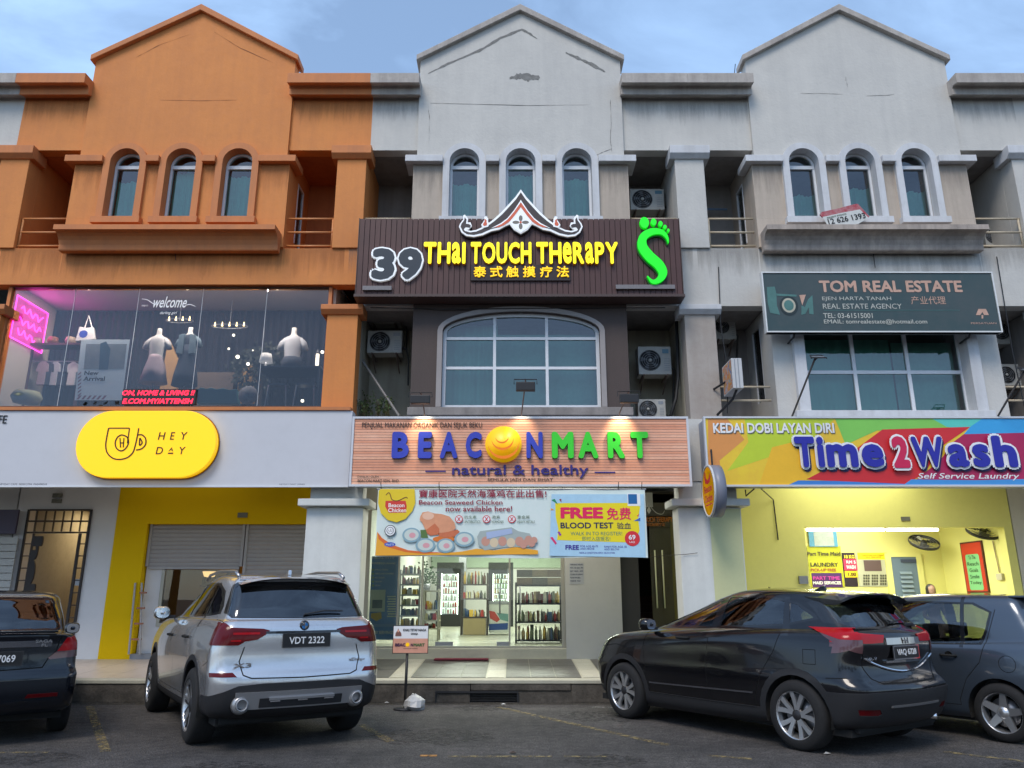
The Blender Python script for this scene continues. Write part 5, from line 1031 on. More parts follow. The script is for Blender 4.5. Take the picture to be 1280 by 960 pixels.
# clothes
def mannequin(label, cx_, zb, h, Y, top_m, skirt_m, skirt='flare', cardigan=None, stand=True):
    R = T('mannequin', label, 'mannequin', (cx_, Y, zb), 'headless mannequins in the display window'); SK = M('mannequin_white', (.6, .57, .52), .5)
    k = h/1.0; s = lambda pr: [(r*k, z*k) for r, z in pr]
    def oval(pr, mat, nm, flat=.62, par=R, y=0):
        b = B(); b.lathe([(a, c) for a, c in s(pr)], (0, 0, 0), 'z', 18); b.v = [Vector((v.x+cx_, v.y*flat+Y+y, v.z+zb)) for v in b.v]; return b.o(nm, mat, par)
    oval([(.001, 1.03), (.035, 1.02), (.04, .96), (.042, .92), (.08, .88), (.11, .865)], SK, 'neck')
    oval([(.045, .90), (.115, .87), (.135, .80), (.13, .70), (.115, .60), (.12, .52), (.125, .50)], top_m, 'top')
    if skirt == 'flare': oval([(.105, .58), (.12, .52), (.17, .34), (.215, .12), (.21, .12)], skirt_m, 'skirt', .7)
    elif skirt == 'long': oval([(.12, .70), (.125, .56), (.15, .40), (.19, .20), (.21, .02), (.2, .02)], skirt_m, 'skirt', .7)
    else: oval([(.125, .56), (.15, .50), (.15, .40), (.06, .36)], skirt_m, 'shorts', .8)
    for sx in (-1, 1):
        b = B(); b.tube([(cx_+sx*.10*k, Y, zb+.845*k), (cx_+sx*.155*k, Y-.01, zb+.78*k), (cx_+sx*.185*k, Y-.015, zb+.68*k)], [.035*k, .045*k, .05*k], 10); b.o('sleeve', cardigan or top_m, R)
    if cardigan:
        for sx in (-1, 1):
            b = B(); b.prism([(cx_+sx*.04*k, zb+.88*k), (cx_+sx*.13*k, zb+.86*k), (cx_+sx*.155*k, zb+.54*k), (cx_+sx*.05*k, zb+.53*k)], Y-.11*k, Y-.06*k); b.o('cardigan_front', cardigan, R, bevel=.01)
    if stand: B().tube([(cx_, Y, zb), (cx_, Y, zb+.25*k)], .012, 6).o('stand', GREYM, R)
    return R
zf_ = lambda py, Y: Z(py, Y)
WHC = M('white_cotton', (.6, .58, .56), .9, var=.15, vs=8); PKC = M('dusty_pink_cotton', (.42, .33, .36), .9, var=.2, vs=8); NVC = M('dark_navy_cloth', (.035, .045, .065), .9); BLC = M('blue_denim_cloth', (.17, .24, .28), .9, var=.3, vs=14)
mY = 13.35
def mz(p0, p1): a, c = Z(p1, mY), Z(p0, mY); return a, c-a
a, h = mz(414, 482); mannequin('mannequin in white print T-shirt and pink flared skirt', X(195, 450, mY), a-.1, h*1.12, mY, WHC, PKC)
a, h = mz(413, 484); mannequin('mannequin in denim blue cardigan and long navy dress', X(234, 450, mY), a, h*1.03, mY, NVC, NVC, 'long', BLC)
a, h = mz(416, 470); mannequin('mannequin in cropped white shirt behind the dark desk', X(363, 450, mY+.2), a-.28, h*1.55, mY+.3, M('pale_grey_shirt', (.45, .46, .48), .9), NVC, 'short', None, False)
# poster on a stand
ps = T('new_arrival_poster', 'pale blue New Arrival poster with striped border beside the pink mannequin', 'poster', (X(130, 470, 13.22), 13.22, Z(500, 13.22))); PSS = S(0, 280, 3.2, 13.22)
PSS.poly([(325, 462), (520, 462), (488, 705), (298, 705)], 0).o('poster_sheet', M('poster_pale_blue', (.60, .68, .72), .5, emit=.10, var=.12), ps); PSS.poly([(345, 480), (508, 480), (496, 580), (335, 580)], .003).o('poster_picture', M('poster_picture_grey', (.20, .25, .28), .6, var=.5, vs=8, dirt=(.4, .42, .43)), ps)  # the sheet's faint glow is painted brightness; the poster is not lit itself
PSS.poly([(402, 478), (425, 470), (442, 500), (432, 583), (396, 583), (400, 520)], .005).o('poster_figure', M('poster_figure_blue', (.05, .12, .18), .6, var=.4, vs=20), ps)
PSS.text('New', 338, 588, 395, 604, .004, 0, .03).o('lettering', BK, ps); PSS.text('Arrival', 334, 610, 420, 628, .004, 0, .03).o('lettering', BK, ps)
for k in range(7): PSS.poly([(312, 600+k*14), (326, 590+k*14), (325, 597+k*14), (311, 607+k*14)], .004).o('stripe', M('stripe_mauve', (.35, .2, .25), .6), ps)
for k in range(6): PSS.poly([(305+k*20, 702), (318+k*20, 686), (328+k*20, 686), (315+k*20, 702)], .004).o('stripe', MATS['stripe_mauve'], ps)
# clothes rail with garments, shelf, cap, bag
rk = T('clothes_rack', 'dark clothes rack with small pale garments under the pink neon sign', 'clothes rack', (X(75, 470, 13.7), 13.7, 4.5)); z_ = Z(433, 13.7); xa, xb = X(38, 433, 13.7), X(106, 433, 13.7)
B().box(xa, 13.6, z_, xb, 13.9, z_+.04).o('shelf_board', M('dark_red_wood', (.09, .035, .035), .6), rk); B().tube([(xa+.05, 13.75, z_-.28), (xb, 13.75, z_-.28)], .012, 6).o('rail', GREYM, rk)
for xx in (xa+.03, xb-.03): B().box(xx-.02, 13.7, 4.5, xx+.02, 13.75, z_).o('post', MATS['dark_red_wood'], rk)
for k, (pxx, m_) in enumerate(((54, PKC), (60, NVC), (68, MATS['pale_grey_shirt']), (76, NVC), (90, WHC), (97, BLC))):
    xx = X(pxx, 460, 13.7); g = B(); zt_ = z_-.3; g.prism([(xx-.10, zt_-.05), (xx-.03, zt_), (xx+.03, zt_), (xx+.10, zt_-.05), (xx+.12, zt_-.2), (xx+.07, zt_-.2), (xx+.075, zt_-.45), (xx-.075, zt_-.45), (xx-.07, zt_-.2), (xx-.12, zt_-.2)], 13.68+.01*k, 13.73+.01*k)
    tag(g.o('garment', m_, None, bevel=.008), ('pink top first on the clothes rack', 'navy top second on the clothes rack', 'pale grey top in the middle of the clothes rack', 'navy top behind the pale grey one on the rack', 'white top near the New Arrival poster', 'denim blue top half behind the New Arrival poster')[k], 'garment', 'garments on the clothes rack')
bg_ = T('tote_bag', 'white tote bag with blue dot hanging above the New Arrival poster', 'bag', (X(107, 425, 13.5), 13.5, Z(430, 13.5))); TB = S(0, 280, 3.2, 13.5)
B().prism([TB.p(*p) for p in [(300, 468), (318, 410), (345, 415), (372, 412), (380, 460), (340, 466)]], 13.5, 13.56).o('bag_body', WHC, bg_, bevel=.01); TB.ell(334, 440, 17, 15, .003).o('dot_print', ink('tote_blue', (40, 60, 150)), bg_)
B().tube([(*TB.p(335, 415)[:1], 13.53, TB.p(335, 415)[1]), (TB.p(352, 365)[0], 13.53, TB.p(352, 365)[1]), (TB.p(366, 415)[0], 13.53, TB.p(366, 415)[1])], .012, 6).o('handle', WHC, bg_)
for pxx, r_, m_, l_ in ((44, .09, 'pink_ball_vase', 'round pink vase at the left end of the shop shelf'), (64, .10, 'rust_bowl', 'rust coloured flower bowl on the shop shelf'), (86, .10, 'beige_cap', 'beige cap at the right end of the shop shelf')):
    tag(B().lathe([(.001, 0), (r_*.7, .0), (r_, r_*.8), (r_*.8, r_*1.5), (.001, r_*1.7)], (X(pxx, 428, 13.7), 13.75, z_+.042), 'z', 16).o('shelf_ornament', M(m_, {'pink_ball_vase': (.5, .3, .32), 'rust_bowl': (.25, .09, .05), 'beige_cap': (.35, .25, .17)}[m_], .6)), l_, 'ornament')
# desk, teal sofa, cushion, lamp, tree with fairy lights, chandelier
dk = T('work_desk', 'dark desk with thin steel legs at the right of the clothes shop window', 'desk', (X(365, 470, 13.3), 13.3, 4.5)); x0_, x1_ = X(326, 462, 13.3), X(404, 462, 13.3); zd = Z(461, 13.3)
B().box(x0_, 13.1, zd-.03, x1_, 13.8, zd).o('desk_top', M('dark_desk', (.03, .035, .04), .4), dk)
for xx in (x0_+.03, x1_-.03):
    for yy in (13.13, 13.75): B().box(xx-.015, yy-.015, 4.5, xx+.015, yy+.015, zd-.03).o('leg', MATS['dark_desk'], dk)
for k, pxx in enumerate((347, 382)):
    st = T('bar_stool', 'thin metal stool %s under the dark desk' % ('nearest the shop mannequins', 'nearest the orange column')[k], 'stool', (X(pxx, 490, 13.2), 13.1, 4.5), 'stools under the dark desk'); xx = X(pxx, 490, 13.05); zz = Z(482, 13.05)
    B().box(xx-.17, 12.98, zz, xx+.17, 13.2, zz+.03).o('seat', MATS['dark_desk'], st)
    for sx in (-1, 1): B().tube([(xx+sx*.15, 13.0, zz), (xx+sx*.2, 12.96, 4.5)], .012, 6).o('leg', GREYM, st)
zt = 4.5; sf = T('teal_sofa', 'low teal sofa with scalloped back inside the clothes shop', 'sofa', (X(280, 495, 13.1), 13.1, zt)); SF = S(0, 280, 3.2, 13.1)
B().prism([SF.p(*p) for p in [(790, 720), (792, 665), (810, 655), (830, 662), (850, 656), (870, 664), (895, 658), (920, 666), (950, 662), (955, 722)]], 13.05, 13.2).o('backrest', M('teal_velvet', (.03, .14, .155), .7), sf, bevel=.012)
tag(B().lathe([(.001, -.1), (.14, -.07), (.17, 0), (.14, .07), (.001, .1)], (X(310, 494, 13.0), 13.0, Z(494, 13.0)), 'y', 18).o('cushion', M('grey_print_cushion', (.22, .22, .24), .9, var=.7, vs=18)), 'round grey patterned cushion at the end of the teal sofa', 'cushion')
tag(B().lathe([(.001, 0), (.2, .02), (.25, .12), (.2, .22), (.001, .24)], (X(33, 498, 13.1), 13.1, Z(505, 13.1)), 'z', 16).o('green_cushion', M('pale_green_cushion', (.33, .35, .22), .8)), 'pale green cushion at the lower left corner of the display window', 'cushion')
lp = T('table_lamp', 'small table lamp with white shade on the dark desk', 'lamp', (X(332, 455, 13.3), 13.3, zd)); lx = X(332, 455, 13.3); B().lathe([(.001, 0), (.05, .0), (.05, .02), (.02, .05), (.02, .12)], (lx, 13.3, zd), 'z', 12).o('lamp_base', GREYM, lp); B().lathe([(.12, .12), (.09, .28), (.088, .28), (.118, .12)], (lx, 13.3, zd), 'z', 18, True).o('lamp_shade', M('lamp_shade_white', (.6, .58, .55), .8, emit=.3, ecol=(.9, .85, .8)), lp)
ca = T('glass_lantern', 'tall glowing glass lantern at the right end of the desk', 'lantern', (X(397, 445, 13.3), 13.3, zd)); B().tube([(X(397, 445, 13.3), 13.3, zd), (X(397, 445, 13.3), 13.3, zd+.28)], .03, 10).o('glowing_tube', M('lantern_glow', (1, .9, .7), emit=3, ecol=(1, .85, .6)), ca); B().tube([(X(397, 445, 13.3), 13.3, zd+.28), (X(397, 445, 13.3), 13.3, zd+.36)], [.035, .01], 10).o('lantern_cap', GREYM, ca)
tr = T('dark_foliage_tree', 'dark artificial tree with fairy lights behind the dark desk', 'tree', (X(320, 440, 13.9), 13.9, 4.5)); lb = B(); r2 = random.Random(9); cxr, czr = X(330, 450, 13.9), Z(455, 13.9)
for i in range(900):
    a_, r_ = r2.uniform(0, 2*PI), r2.random()**.6; c = Vector((cxr+math.cos(a_)*r_*.75+.1, 13.9+r2.uniform(-.15, .15), czr-.1+math.sin(a_)*r_*.48)); d = Vector((r2.uniform(-1, 1), r2.uniform(-.5, .5), r2.uniform(-1, 1))).normalized()*.09; n_ = d.cross(Vector((0, 1, .2))).normalized()*.025; lb.add([c, c+d*.5+n_, c+d, c+d*.5-n_], [(0, 1, 2, 3)])
lb.o('crown', M('dark_leaf', (.02, .028, .022), .7), tr, kind='stuff'); B().tube([(cxr, 13.9, 4.5), (cxr, 13.9, czr)], .03, 6).o('trunk', M('dark_bark', (.03, .02, .015), .8), tr)
for k, (x, y, r_) in enumerate(((286, 436, .02), (297, 446, .035), (310, 455, .03), (292, 419, .025), (378, 501, .03), (316, 438, .012), (403, 440, .03))): B().lathe([(.001, -r_), (r_*.7, -r_*.7), (r_, 0), (r_*.7, r_*.7), (.001, r_)], (X(x, y, 13.5), 13.5, Z(y, 13.5)), 'z', 10).o('fairy_light', M('fairy_glow', (1, .9, .7), emit=5, ecol=(1, .88, .65)), tr)
for k, (x0c, x1c, y, l_) in enumerate(((265, 310, 404, 'candle chandelier glowing right of the welcome lettering'), (208, 242, 397, 'small chandelier below the welcome lettering'))):
    ch = T('chandelier', l_, 'chandelier', (X((x0c+x1c)/2, y, 13.8), 13.8, Z(y, 13.8)), 'chandeliers in the clothes shop'); za = Z(y+2, 13.8); xl_, xr_ = X(x0c, y, 13.8), X(x1c, y, 13.8)
    B().tube([(xl_+(xr_-xl_)*(.5+.5*math.cos(2*PI*j/24)), 13.8+.12*math.sin(2*PI*j/24), za-.03) for j in range(25)], .008, 5).o('hoop', GREYM, ch)
    for j in range(5 if k == 0 else 4): xx = xl_+(xr_-xl_)*(j+.5)/(5 if k == 0 else 4); B().tube([(xx, 13.78, za-.03), (xx, 13.78, za+.05)], [.018, .004], 6).o('candle_bulb', M('candle_glow', (1, .8, .4), emit=7, ecol=(1, .72, .3)), ch)
    B().tube([((xl_+xr_)/2, 13.8, za-.03), ((xl_+xr_)/2, 13.8, 6.98)], .005, 4).o('cord', GREYM, ch)
tag(B().prism([at(330*0+300, 440+28, 14.1), at(312, 452, 14.1), at(325, 470, 14.1), at(325, 505, 14.1), at(295, 505, 14.1)], 14.05, 14.12).o('ochre_panel', M('ochre_wood', (.42, .24, .08), .7, var=.3, vs=4)), 'ochre wooden panel behind the teal sofa', 'panel')
tag(B().prism([at(212, 424, 14.1), at(226, 455, 14.1), at(222, 492, 14.1), at(200, 492, 14.1)], 14.05, 14.12).o('ochre_panel', MATS['ochre_wood']), 'ochre wooden panel between the two dressed mannequins', 'panel')
tag(B().box(X(250, 470, 14.1), 13.95, 4.5, X(296, 470, 14.1), 14.1, Z(468, 14.1)).o('counter', M('brown_counter', (.12, .085, .06), .6)), 'brown counter behind the teal sofa', 'counter')
# ---------------------------------------------------------------- ground floor: food shop
FY = 14.8; SF_ = .60
fd = T('food_shop_front', 'glazed front of the natural foods shop with a clear glass door', 'shopfront', (X(585, 750, FY), FY, SF_))
fx0, fx1 = X(457, 760, FY), X(704, 760, FY); zt_ = 3.1
ALUB = M('beige_alu_frame', (.38, .36, .30), .4, .3)
joints = [X(p, 760, FY) for p in (457, 497, 527, 637, 704)]
for p, q in zip(joints, joints[1:]): B().box(p+.006, FY, SF_+.03, q-.006, FY+.012, zt_).o('glass_pane', GL_SHOP, fd)
for k, p in enumerate(joints): B().box(p-(.035 if k in (0, 4) else .016), FY-.01, SF_, p+(.035 if k in (0, 4) else .016), FY+.03, zt_).o('mullion', ALUB, fd)
B().box(fx0, FY-.012, SF_, fx1, FY+.032, SF_+.035).o('threshold', ALUB, fd); B().box(fx0, FY-.012, zt_, fx1, FY+.032, zt_+.06).o('transom', ALUB, fd)
for p in (555, 632): B().box(X(p-11, 805, FY), FY-.012, SF_+.04, X(p+(11 if p == 555 else 4), 805, FY), FY+.02, SF_+.11).o('patch_fitting', GREYM, fd)
for p in (625, 650): B().tube([(X(p, 740, FY), FY-.05, 1.2), (X(p, 740, FY), FY-.05, 1.7)], .012, 8).o('door_handle', GREYM, fd)
pier = T('white_pier', 'plain off-white wall pier between the glass shopfront and the dark doorway', 'wall', (X(740, 760, FY), FY, .31))
B().box(fx1+.036, FY-.15, VZ, X(776, 760, FY), FY+.3, 3.76).o('pier_body', M('off_white_wall', (.50, .49, .46), .8, var=.15, vs=1), pier)
nt_ = T('opening_hours_notice', 'small grey notice sheet with fine print taped to the off-white pier', 'notice', (X(719, 716, FY-.16), FY-.155, Z(730, FY-.155))); NS = S(600, 690, 7.111, FY-.154)
NS.rect(795, 98, 922, 285, .002).o('sheet', M('notice_grey', (.40, .41, .43), .6), nt_)
for k, tx in enumerate(('OPENING HOURS', 'MON - FRI 10AM - 7PM', 'SAT 10AM - 5PM', 'CLOSED ON SUNDAY', 'PLEASE RING BELL', 'THANK YOU')): NS.text(tx, 802, 106+k*29, 915 if k < 4 else 895, 118+k*29, .004, 0, .02).o('lettering', ink('notice_ink', (50, 55, 80)), nt_)
# interior shell
IN = T('food_shop_room', 'bright interior of the natural foods shop behind the glass', 'shop room', (CC, 20, SF_)); WI = M('shop_white', (.62, .62, .58), .7, emit=0)
xl, xr = CC-U/2+.08, X(776, 760, FY)+.02
B().box(xl, FY+.02, .30, xr, 28, SF_-.001).o('floor', M('shop_cream_tiles', (.48, .48, .38), .25, var=.2, vs=1), IN)
for k in range(14): B().box(xl, FY+.6+k*.8, SF_, xr, FY+.606+k*.8, SF_+.001).o('tile_joint', GREYM, IN)
B().box(xl, FY+.3, 3.55, xr, 28, 3.6).o('ceiling', WI, IN); B().box(xl, 27.9, SF_, xr, 28, 3.55).o('back_wall', WI, IN); B().box(xl-.0, FY+.3, SF_, xl+.05, 27.9, 3.55).o('side_wall', WI, IN); B().box(xr-.05, FY+.31, SF_, xr, 27.9, 3.55).o('side_wall', WI, IN)
TUBE = M('lit_tube', (1, 1, .95), emit=9, ecol=(1, 1, .92))
for k, (x, y) in enumerate(((-1.3, 17.0), (.6, 17.0), (-1.3, 22), (.6, 22), (-1.3, 25.5), (.6, 25.5))):
    lt = T('ceiling_light', ('ceiling tube light at the front left', 'ceiling tube light at the front right', 'ceiling tube light at the middle left', 'ceiling tube light at the middle right', 'ceiling tube light at the rear left', 'ceiling tube light at the rear right')[k]+' of the natural foods shop', 'ceiling light', (x, y, 3.5), 'tube lights in the natural foods shop')
    B().box(x-.6, y-.03, 3.49, x+.6, y+.03, 3.53).o('tube', TUBE, lt); B().box(x-.62, y-.06, 3.531, x+.62, y+.06, 3.549).o('fitting', WI, lt); area('shop_light', (x, y, 3.45), 1.2, 80, (1, 1, .88), sy=.3)
GR3 = M('pale_green_wall', (.42, .52, .40), .7); B().box(xl+.06, 27.8, 2.5, xr-.06, 27.88, 3.5).o('fascia_panel', GR3, IN); B().box(X(574, 700, 26.5), 26.4, SF_, X(583, 700, 26.5), 26.6, 3.55).o('ceiling_post', GREYM, IN)
def products(R, x0, x1, z, y, seed, hmin, hmax, cols, wmin=.05, wmax=.1, shelf=None):
    """a row of goods on one shelf: bottles, jars, bags and cartons standing side by side"""
    r = random.Random(seed); x = x0; par = R; groups = {}
    while x < x1-wmin:
        w_ = r.uniform(wmin, wmax); w_ = min(w_, x1-x); h = r.uniform(hmin, hmax); c = r.choice(cols); k = r.random(); b = groups.setdefault(c, B()); cx_ = x+w_/2
        if k < .4: b.lathe([(.001, 0), (w_*.42, 0), (w_*.42, h*.65), (w_*.16, h*.82), (w_*.16, h), (.001, h)], (cx_, y, z), 'z', 9)
        elif k < .7: b.box(x+.004, y-.05, z, x+w_-.004, y+.05, z+h)
        else: b.prism([(x+.006, z), (x+w_-.006, z), (x+w_-.015, z+h*.8), (cx_+.01, z+h), (cx_-.01, z+h), (x+.015, z+h*.8)], y-.04, y+.04)
        x += w_+r.uniform(.005, .02)
    for c, b in groups.items(): b.o('goods', M('goods_%d_%d_%d' % c, lin(*c), .5, var=.4, vs=25), R, kind='stuff')
CO1 = [(225, 220, 205), (190, 165, 120), (120, 132, 100), (110, 75, 52), (210, 200, 150), (80, 85, 80), (175, 60, 50), (60, 90, 130), (230, 190, 80)]
def cooler(label, cx_, y, w_, z0, z1, seed, cols):
    R = T('display_cooler', label, 'cooler', (cx_, y, z0-.4), 'tall glass-door coolers at the rear of the food shop')
    b = B(); b.box(cx_-w_/2-.14, y-.03, SF_, cx_-w_/2, y+.6, z1+.35); b.box(cx_+w_/2, y-.03, SF_, cx_+w_/2+.14, y+.6, z1+.35); b.box(cx_-w_/2, y-.03, z1, cx_+w_/2, y+.6, z1+.35); b.box(cx_-w_/2, y-.03, SF_, cx_+w_/2, y+.6, z0); b.o('cabinet', M('cooler_black', (.015, .017, .018), .4), R)
    B().box(cx_-w_/2, y+.45, z0, cx_+w_/2, y+.5, z1).o('lit_back', M('cooler_glow', (1, 1, .95), emit=1.6, ecol=(1, 1, .93)), R)
    for sx in (-1, 1): B().box(cx_+sx*(w_/2-.02)-.012, y+.0, z0, cx_+sx*(w_/2-.02)+.012, y+.02, z1).o('light_strip', TUBE, R)
    n = 6
    for k in range(n):
        zz = z0+(z1-z0)*k/n; B().box(cx_-w_/2+.03, y+.1, zz, cx_+w_/2-.03, y+.42, zz+.015).o('shelf', GREYM, R); products(R, cx_-w_/2+.04, cx_+w_/2-.04, zz+.016, y+.2, seed+k, .10, .2, cols, .05, .09)
    B().box(cx_-w_/2, y-.01, z0, cx_+w_/2, y-.002, z1).o('glass_door', GL_SHOP, R); B().tube([(cx_+w_/2-.03, y-.05, z0+.5), (cx_+w_/2-.03, y-.05, z0+1.1)], .015, 6).o('door_handle', GREYM, R)
CY = 25.5; cooler('left tall cooler with red and white packs at the rear of the food shop', X(562, 740, CY), CY, .56, Z(768, CY), Z(717, CY), 11, [(215, 90, 70), (235, 225, 215), (225, 150, 130), (240, 240, 235)])
cooler('right tall cooler with green and white packs behind the goods racks', X(626, 740, CY), CY, .52, Z(755, CY), Z(717, CY), 31, [(150, 180, 110), (235, 230, 205), (190, 150, 90), (90, 120, 70)])
def rack(label, x0, x1, y, levels, top, frame, seed, hs, group='goods racks in the food shop', fridge=False):
    R = T('goods_rack', label, 'shelf rack', ((x0+x1)/2, y, SF_), group)
    for xx in (x0, x1):
        for yy in (y, y+.4): B().box(xx-.018, yy-.018, SF_, xx+.018, yy+.018, top).o('post', frame, R)
    for k, z in enumerate(levels):
        B().box(x0-.02, y-.02, z-.03, x1+.02, y+.42, z).o('shelf', frame, R)
        if hs[k]: products(R, x0+.03, x1-.03, z+.001, y+.08, seed+k, hs[k]*.7, hs[k], CO1, .05, .10); products(R, x0+.03, x1-.03, z+.001, y+.28, seed+k+50, hs[k]*.7, hs[k], CO1, .06, .1)
    return R
DWD = M('dark_rack_wood', (.045, .035, .028), .5); y1 = 19.8
ra = rack('narrow goods rack with bottles and a carton below, in the middle of the food shop', X(577, 750, y1), X(609, 750, y1), y1, [Z(p, y1) for p in (771, 748, 730)], Z(716, y1), DWD, 3, (.2, .2, .32))
zz = Z(792, y1)
B().box(X(579, 785, y1), y1-.05, SF_+.01, X(607, 785, y1), y1+.35, Z(773, y1)).o('carton', M('kraft_carton', (.33, .26, .13), .8, var=.2, vs=6), None); o_ = bpy.data.objects['carton']; tag(o_, 'big kraft carton at the foot of the narrow goods rack', 'carton')
y2 = 16.4
rb_ = rack('wide black rack of jars, bags and cartons behind the right glass pane', X(645, 750, y2), X(702, 750, y2), y2, [Z(p, y2) for p in (800, 777, 754, 731)], Z(728, y2), DARKM, 71, (.30, .24, .24, 0))
for k in range(3):
    for j in range(2):
        x0 = X(646+k*19, 725, y2); b = B(); b.box(x0, y2+.02, Z(731-j*10, y2)+.002, x0+.33, y2+.35, Z(722-j*10, y2)); tag(b.o('carton', ink('carton_%d' % ((k+j) % 3), ((150, 130, 112), (128, 122, 116), (168, 150, 128))[(k+j) % 3], .8, 0, .3), None, bevel=.006), ('left', 'middle', 'right')[k]+' brown-grey carton in the %s layer on top of the wide black rack' % ('lower', 'upper')[j], 'carton', 'cartons stacked on the wide black rack')
y3 = 16.0
rc_ = rack('pale shelf rack of small goods between the blue poster and the glass door', X(499, 760, y3), X(524, 760, y3), y3, [Z(p, y3) for p in (797, 782, 769, 756, 743, 730, 717)], Z(712, y3), ALUB, 91, (.14, .14, .14, .14, .14, .14, .18))
y4 = 17.2; rd_ = rack('low rack with red and brown goods and a leafy plant behind the glass door', X(529, 760, y4), X(548, 760, y4), y4, [Z(p, y4) for p in (785, 775, 762, 738)], Z(736, y4), ALUB, 121, (.1, .16, .2, 0))
fz = T('chest_freezer', 'chest freezer with red and blue print left of the wide black rack', 'freezer', (X(620, 770, 20), 20, SF_)); fa0, fa1 = X(611, 770, 20), X(636, 770, 20)
B().box(fa0, 20, SF_+.05, fa1, 20.6, Z(755, 20)).o('freezer_body', M('freezer_white', (.5, .52, .48), .4), fz, bevel=.02); B().box(fa0-.01, 19.98, Z(755, 20), fa1+.01, 20.6, Z(753, 20)+.03).o('lid', GREYM, fz)
FZ = S(600, 690, 7.111, 19.995); FZ.poly([(80, 520), (130, 530), (178, 600), (150, 625), (90, 590)], 0).o('red_print', ink('freezer_red', (165, 60, 50)), fz); FZ.poly([(80, 640), (250, 630), (245, 690), (80, 695)], 0).o('blue_print', ink('freezer_blue', (35, 65, 125)), fz); FZ.poly([(150, 540), (250, 550), (250, 620), (180, 600)], 0).o('teal_print', ink('freezer_teal', (90, 130, 125)), fz)
po_ = T('potted_plant', 'leafy potted plant on the low rack behind the glass door', 'plant', (X(533, 730, 17.2), 17.3, Z(738, 17.2))); lb = B(); r2 = random.Random(4)
for i in range(160):
    d = Vector((r2.gauss(0, .10), r2.gauss(0, .08), abs(r2.gauss(.1, .16)))); c = Vector((X(533, 730, 17.2), 17.3, Z(738, 17.2)+.12))+d; e = Vector((r2.uniform(-1, 1), r2.uniform(-1, 1), r2.uniform(-.3, 1))).normalized()*.07; n_ = e.cross(Vector((0, 1, .3))).normalized()*.02; lb.add([c, c+e*.5+n_, c+e, c+e*.5-n_], [(0, 1, 2, 3)])
lb.o('leaves', M('houseplant_leaf', (.04, .09, .03), .6), po_, kind='stuff'); B().lathe([(.001, 0), (.07, 0), (.09, .14), (.001, .14)], (X(533, 730, 17.2), 17.3, Z(738, 17.2)), 'z', 14).o('pot', GREYM, po_)
# blue poster in the left window
bp_ = T('blue_supplement_poster', 'tall dark blue product poster with a jar picture in the left shop window', 'poster', (X(480, 745, FY), FY+.1, Z(800, FY))); BP = S(440, 690, 7.111, FY+.06)
BP.rect(160, 38, 408, 780, 0).o('poster_sheet', M('poster_deep_blue', lin(45, 108, 158), .4, var=.3, vs=3, emit=.05), bp_)  # slight glow put into the print to brighten it; no light box behind
BP.text('HEALTHY', 180, 45, 380, 60, .003, 0, .02).o('lettering', ink('poster_cream', (205, 205, 170)), bp_); BP.text('天然健康食品 ORGANIC', 178, 90, 385, 110, .003, 0, .02).o('lettering', MATS['poster_cream'], bp_)
for k in range(5): BP.ell(188, 158+k*35, 10, 10, .003).o('bullet', M('poster_bullet', lin(120, 150, 60)), bp_); BP.text(('PROTEIN', 'FIBRE AND VITAMINS', 'NO SUGAR', 'CALCIUM', 'IRON')[k], 208, 150+k*35, (320, 370, 290, 265, 250)[k], 165+k*35, .003).o('lettering', MATS['poster_cream'], bp_)
BP.rect(165, 335, 295, 530, .003).o('jar_picture', ink('jar_pale', (190, 195, 175)), bp_); BP.rect(180, 425, 270, 500, .005).o('label_picture', ink('jar_label', (45, 85, 100)), bp_); BP.poly([(170, 545), (260, 535), (265, 590), (215, 615), (168, 585)], .003).o('powder_picture', ink('powder_ochre', (200, 160, 50)), bp_)
for k in range(9): BP.rect(312+(k % 2)*6, 390+k*22, 388, 402+k*22, .003).o('print_line', MATS['poster_cream'], bp_)
BP.rect(170, 640, 380, 665, .003).o('print_band', ink('poster_band', (90, 130, 160)), bp_); BP.text('30 SERVINGS', 200, 700, 370, 730, .003, 0, .02).o('lettering', MATS['poster_cream'], bp_)
tag(B().box(-1.38, 14.36, VZ+.11, -.42, 14.6, VZ+.135).o('door_mat', M('maroon_mat', (.16, .02, .035), .95, bump=.5), None, bevel=.005), 'narrow maroon door mat before the shop step', 'door mat')
# ---- dark doorway of the massage shop
dd = T('massage_shop_doorway', 'dark recessed doorway with a glass door and faint orange THERAPY lettering', 'doorway', (X(815, 760, FY), FY, VZ)); a_, c_ = X(776, 760, FY), X(853, 760, FY)+.15
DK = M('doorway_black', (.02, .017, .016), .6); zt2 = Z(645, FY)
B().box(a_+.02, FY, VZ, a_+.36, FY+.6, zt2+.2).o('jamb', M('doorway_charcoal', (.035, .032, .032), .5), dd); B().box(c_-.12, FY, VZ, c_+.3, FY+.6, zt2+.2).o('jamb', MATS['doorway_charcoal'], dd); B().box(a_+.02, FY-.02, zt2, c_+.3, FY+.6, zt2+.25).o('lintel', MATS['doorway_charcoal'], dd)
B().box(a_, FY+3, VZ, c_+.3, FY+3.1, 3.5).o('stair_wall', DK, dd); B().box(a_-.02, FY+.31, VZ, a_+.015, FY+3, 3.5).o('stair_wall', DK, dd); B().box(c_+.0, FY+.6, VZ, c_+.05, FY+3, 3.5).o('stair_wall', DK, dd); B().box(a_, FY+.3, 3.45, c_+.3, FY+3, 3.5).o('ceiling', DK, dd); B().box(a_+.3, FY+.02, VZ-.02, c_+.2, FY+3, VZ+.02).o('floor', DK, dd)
for k in range(7): B().box(a_+.36, FY+1.0+k*.26, VZ+.02+k*.17, c_-.12, FY+1.26+k*.26, VZ+.19+k*.17).o('stair', M('dark_red_stair', (.06, .02, .015), .6), dd)
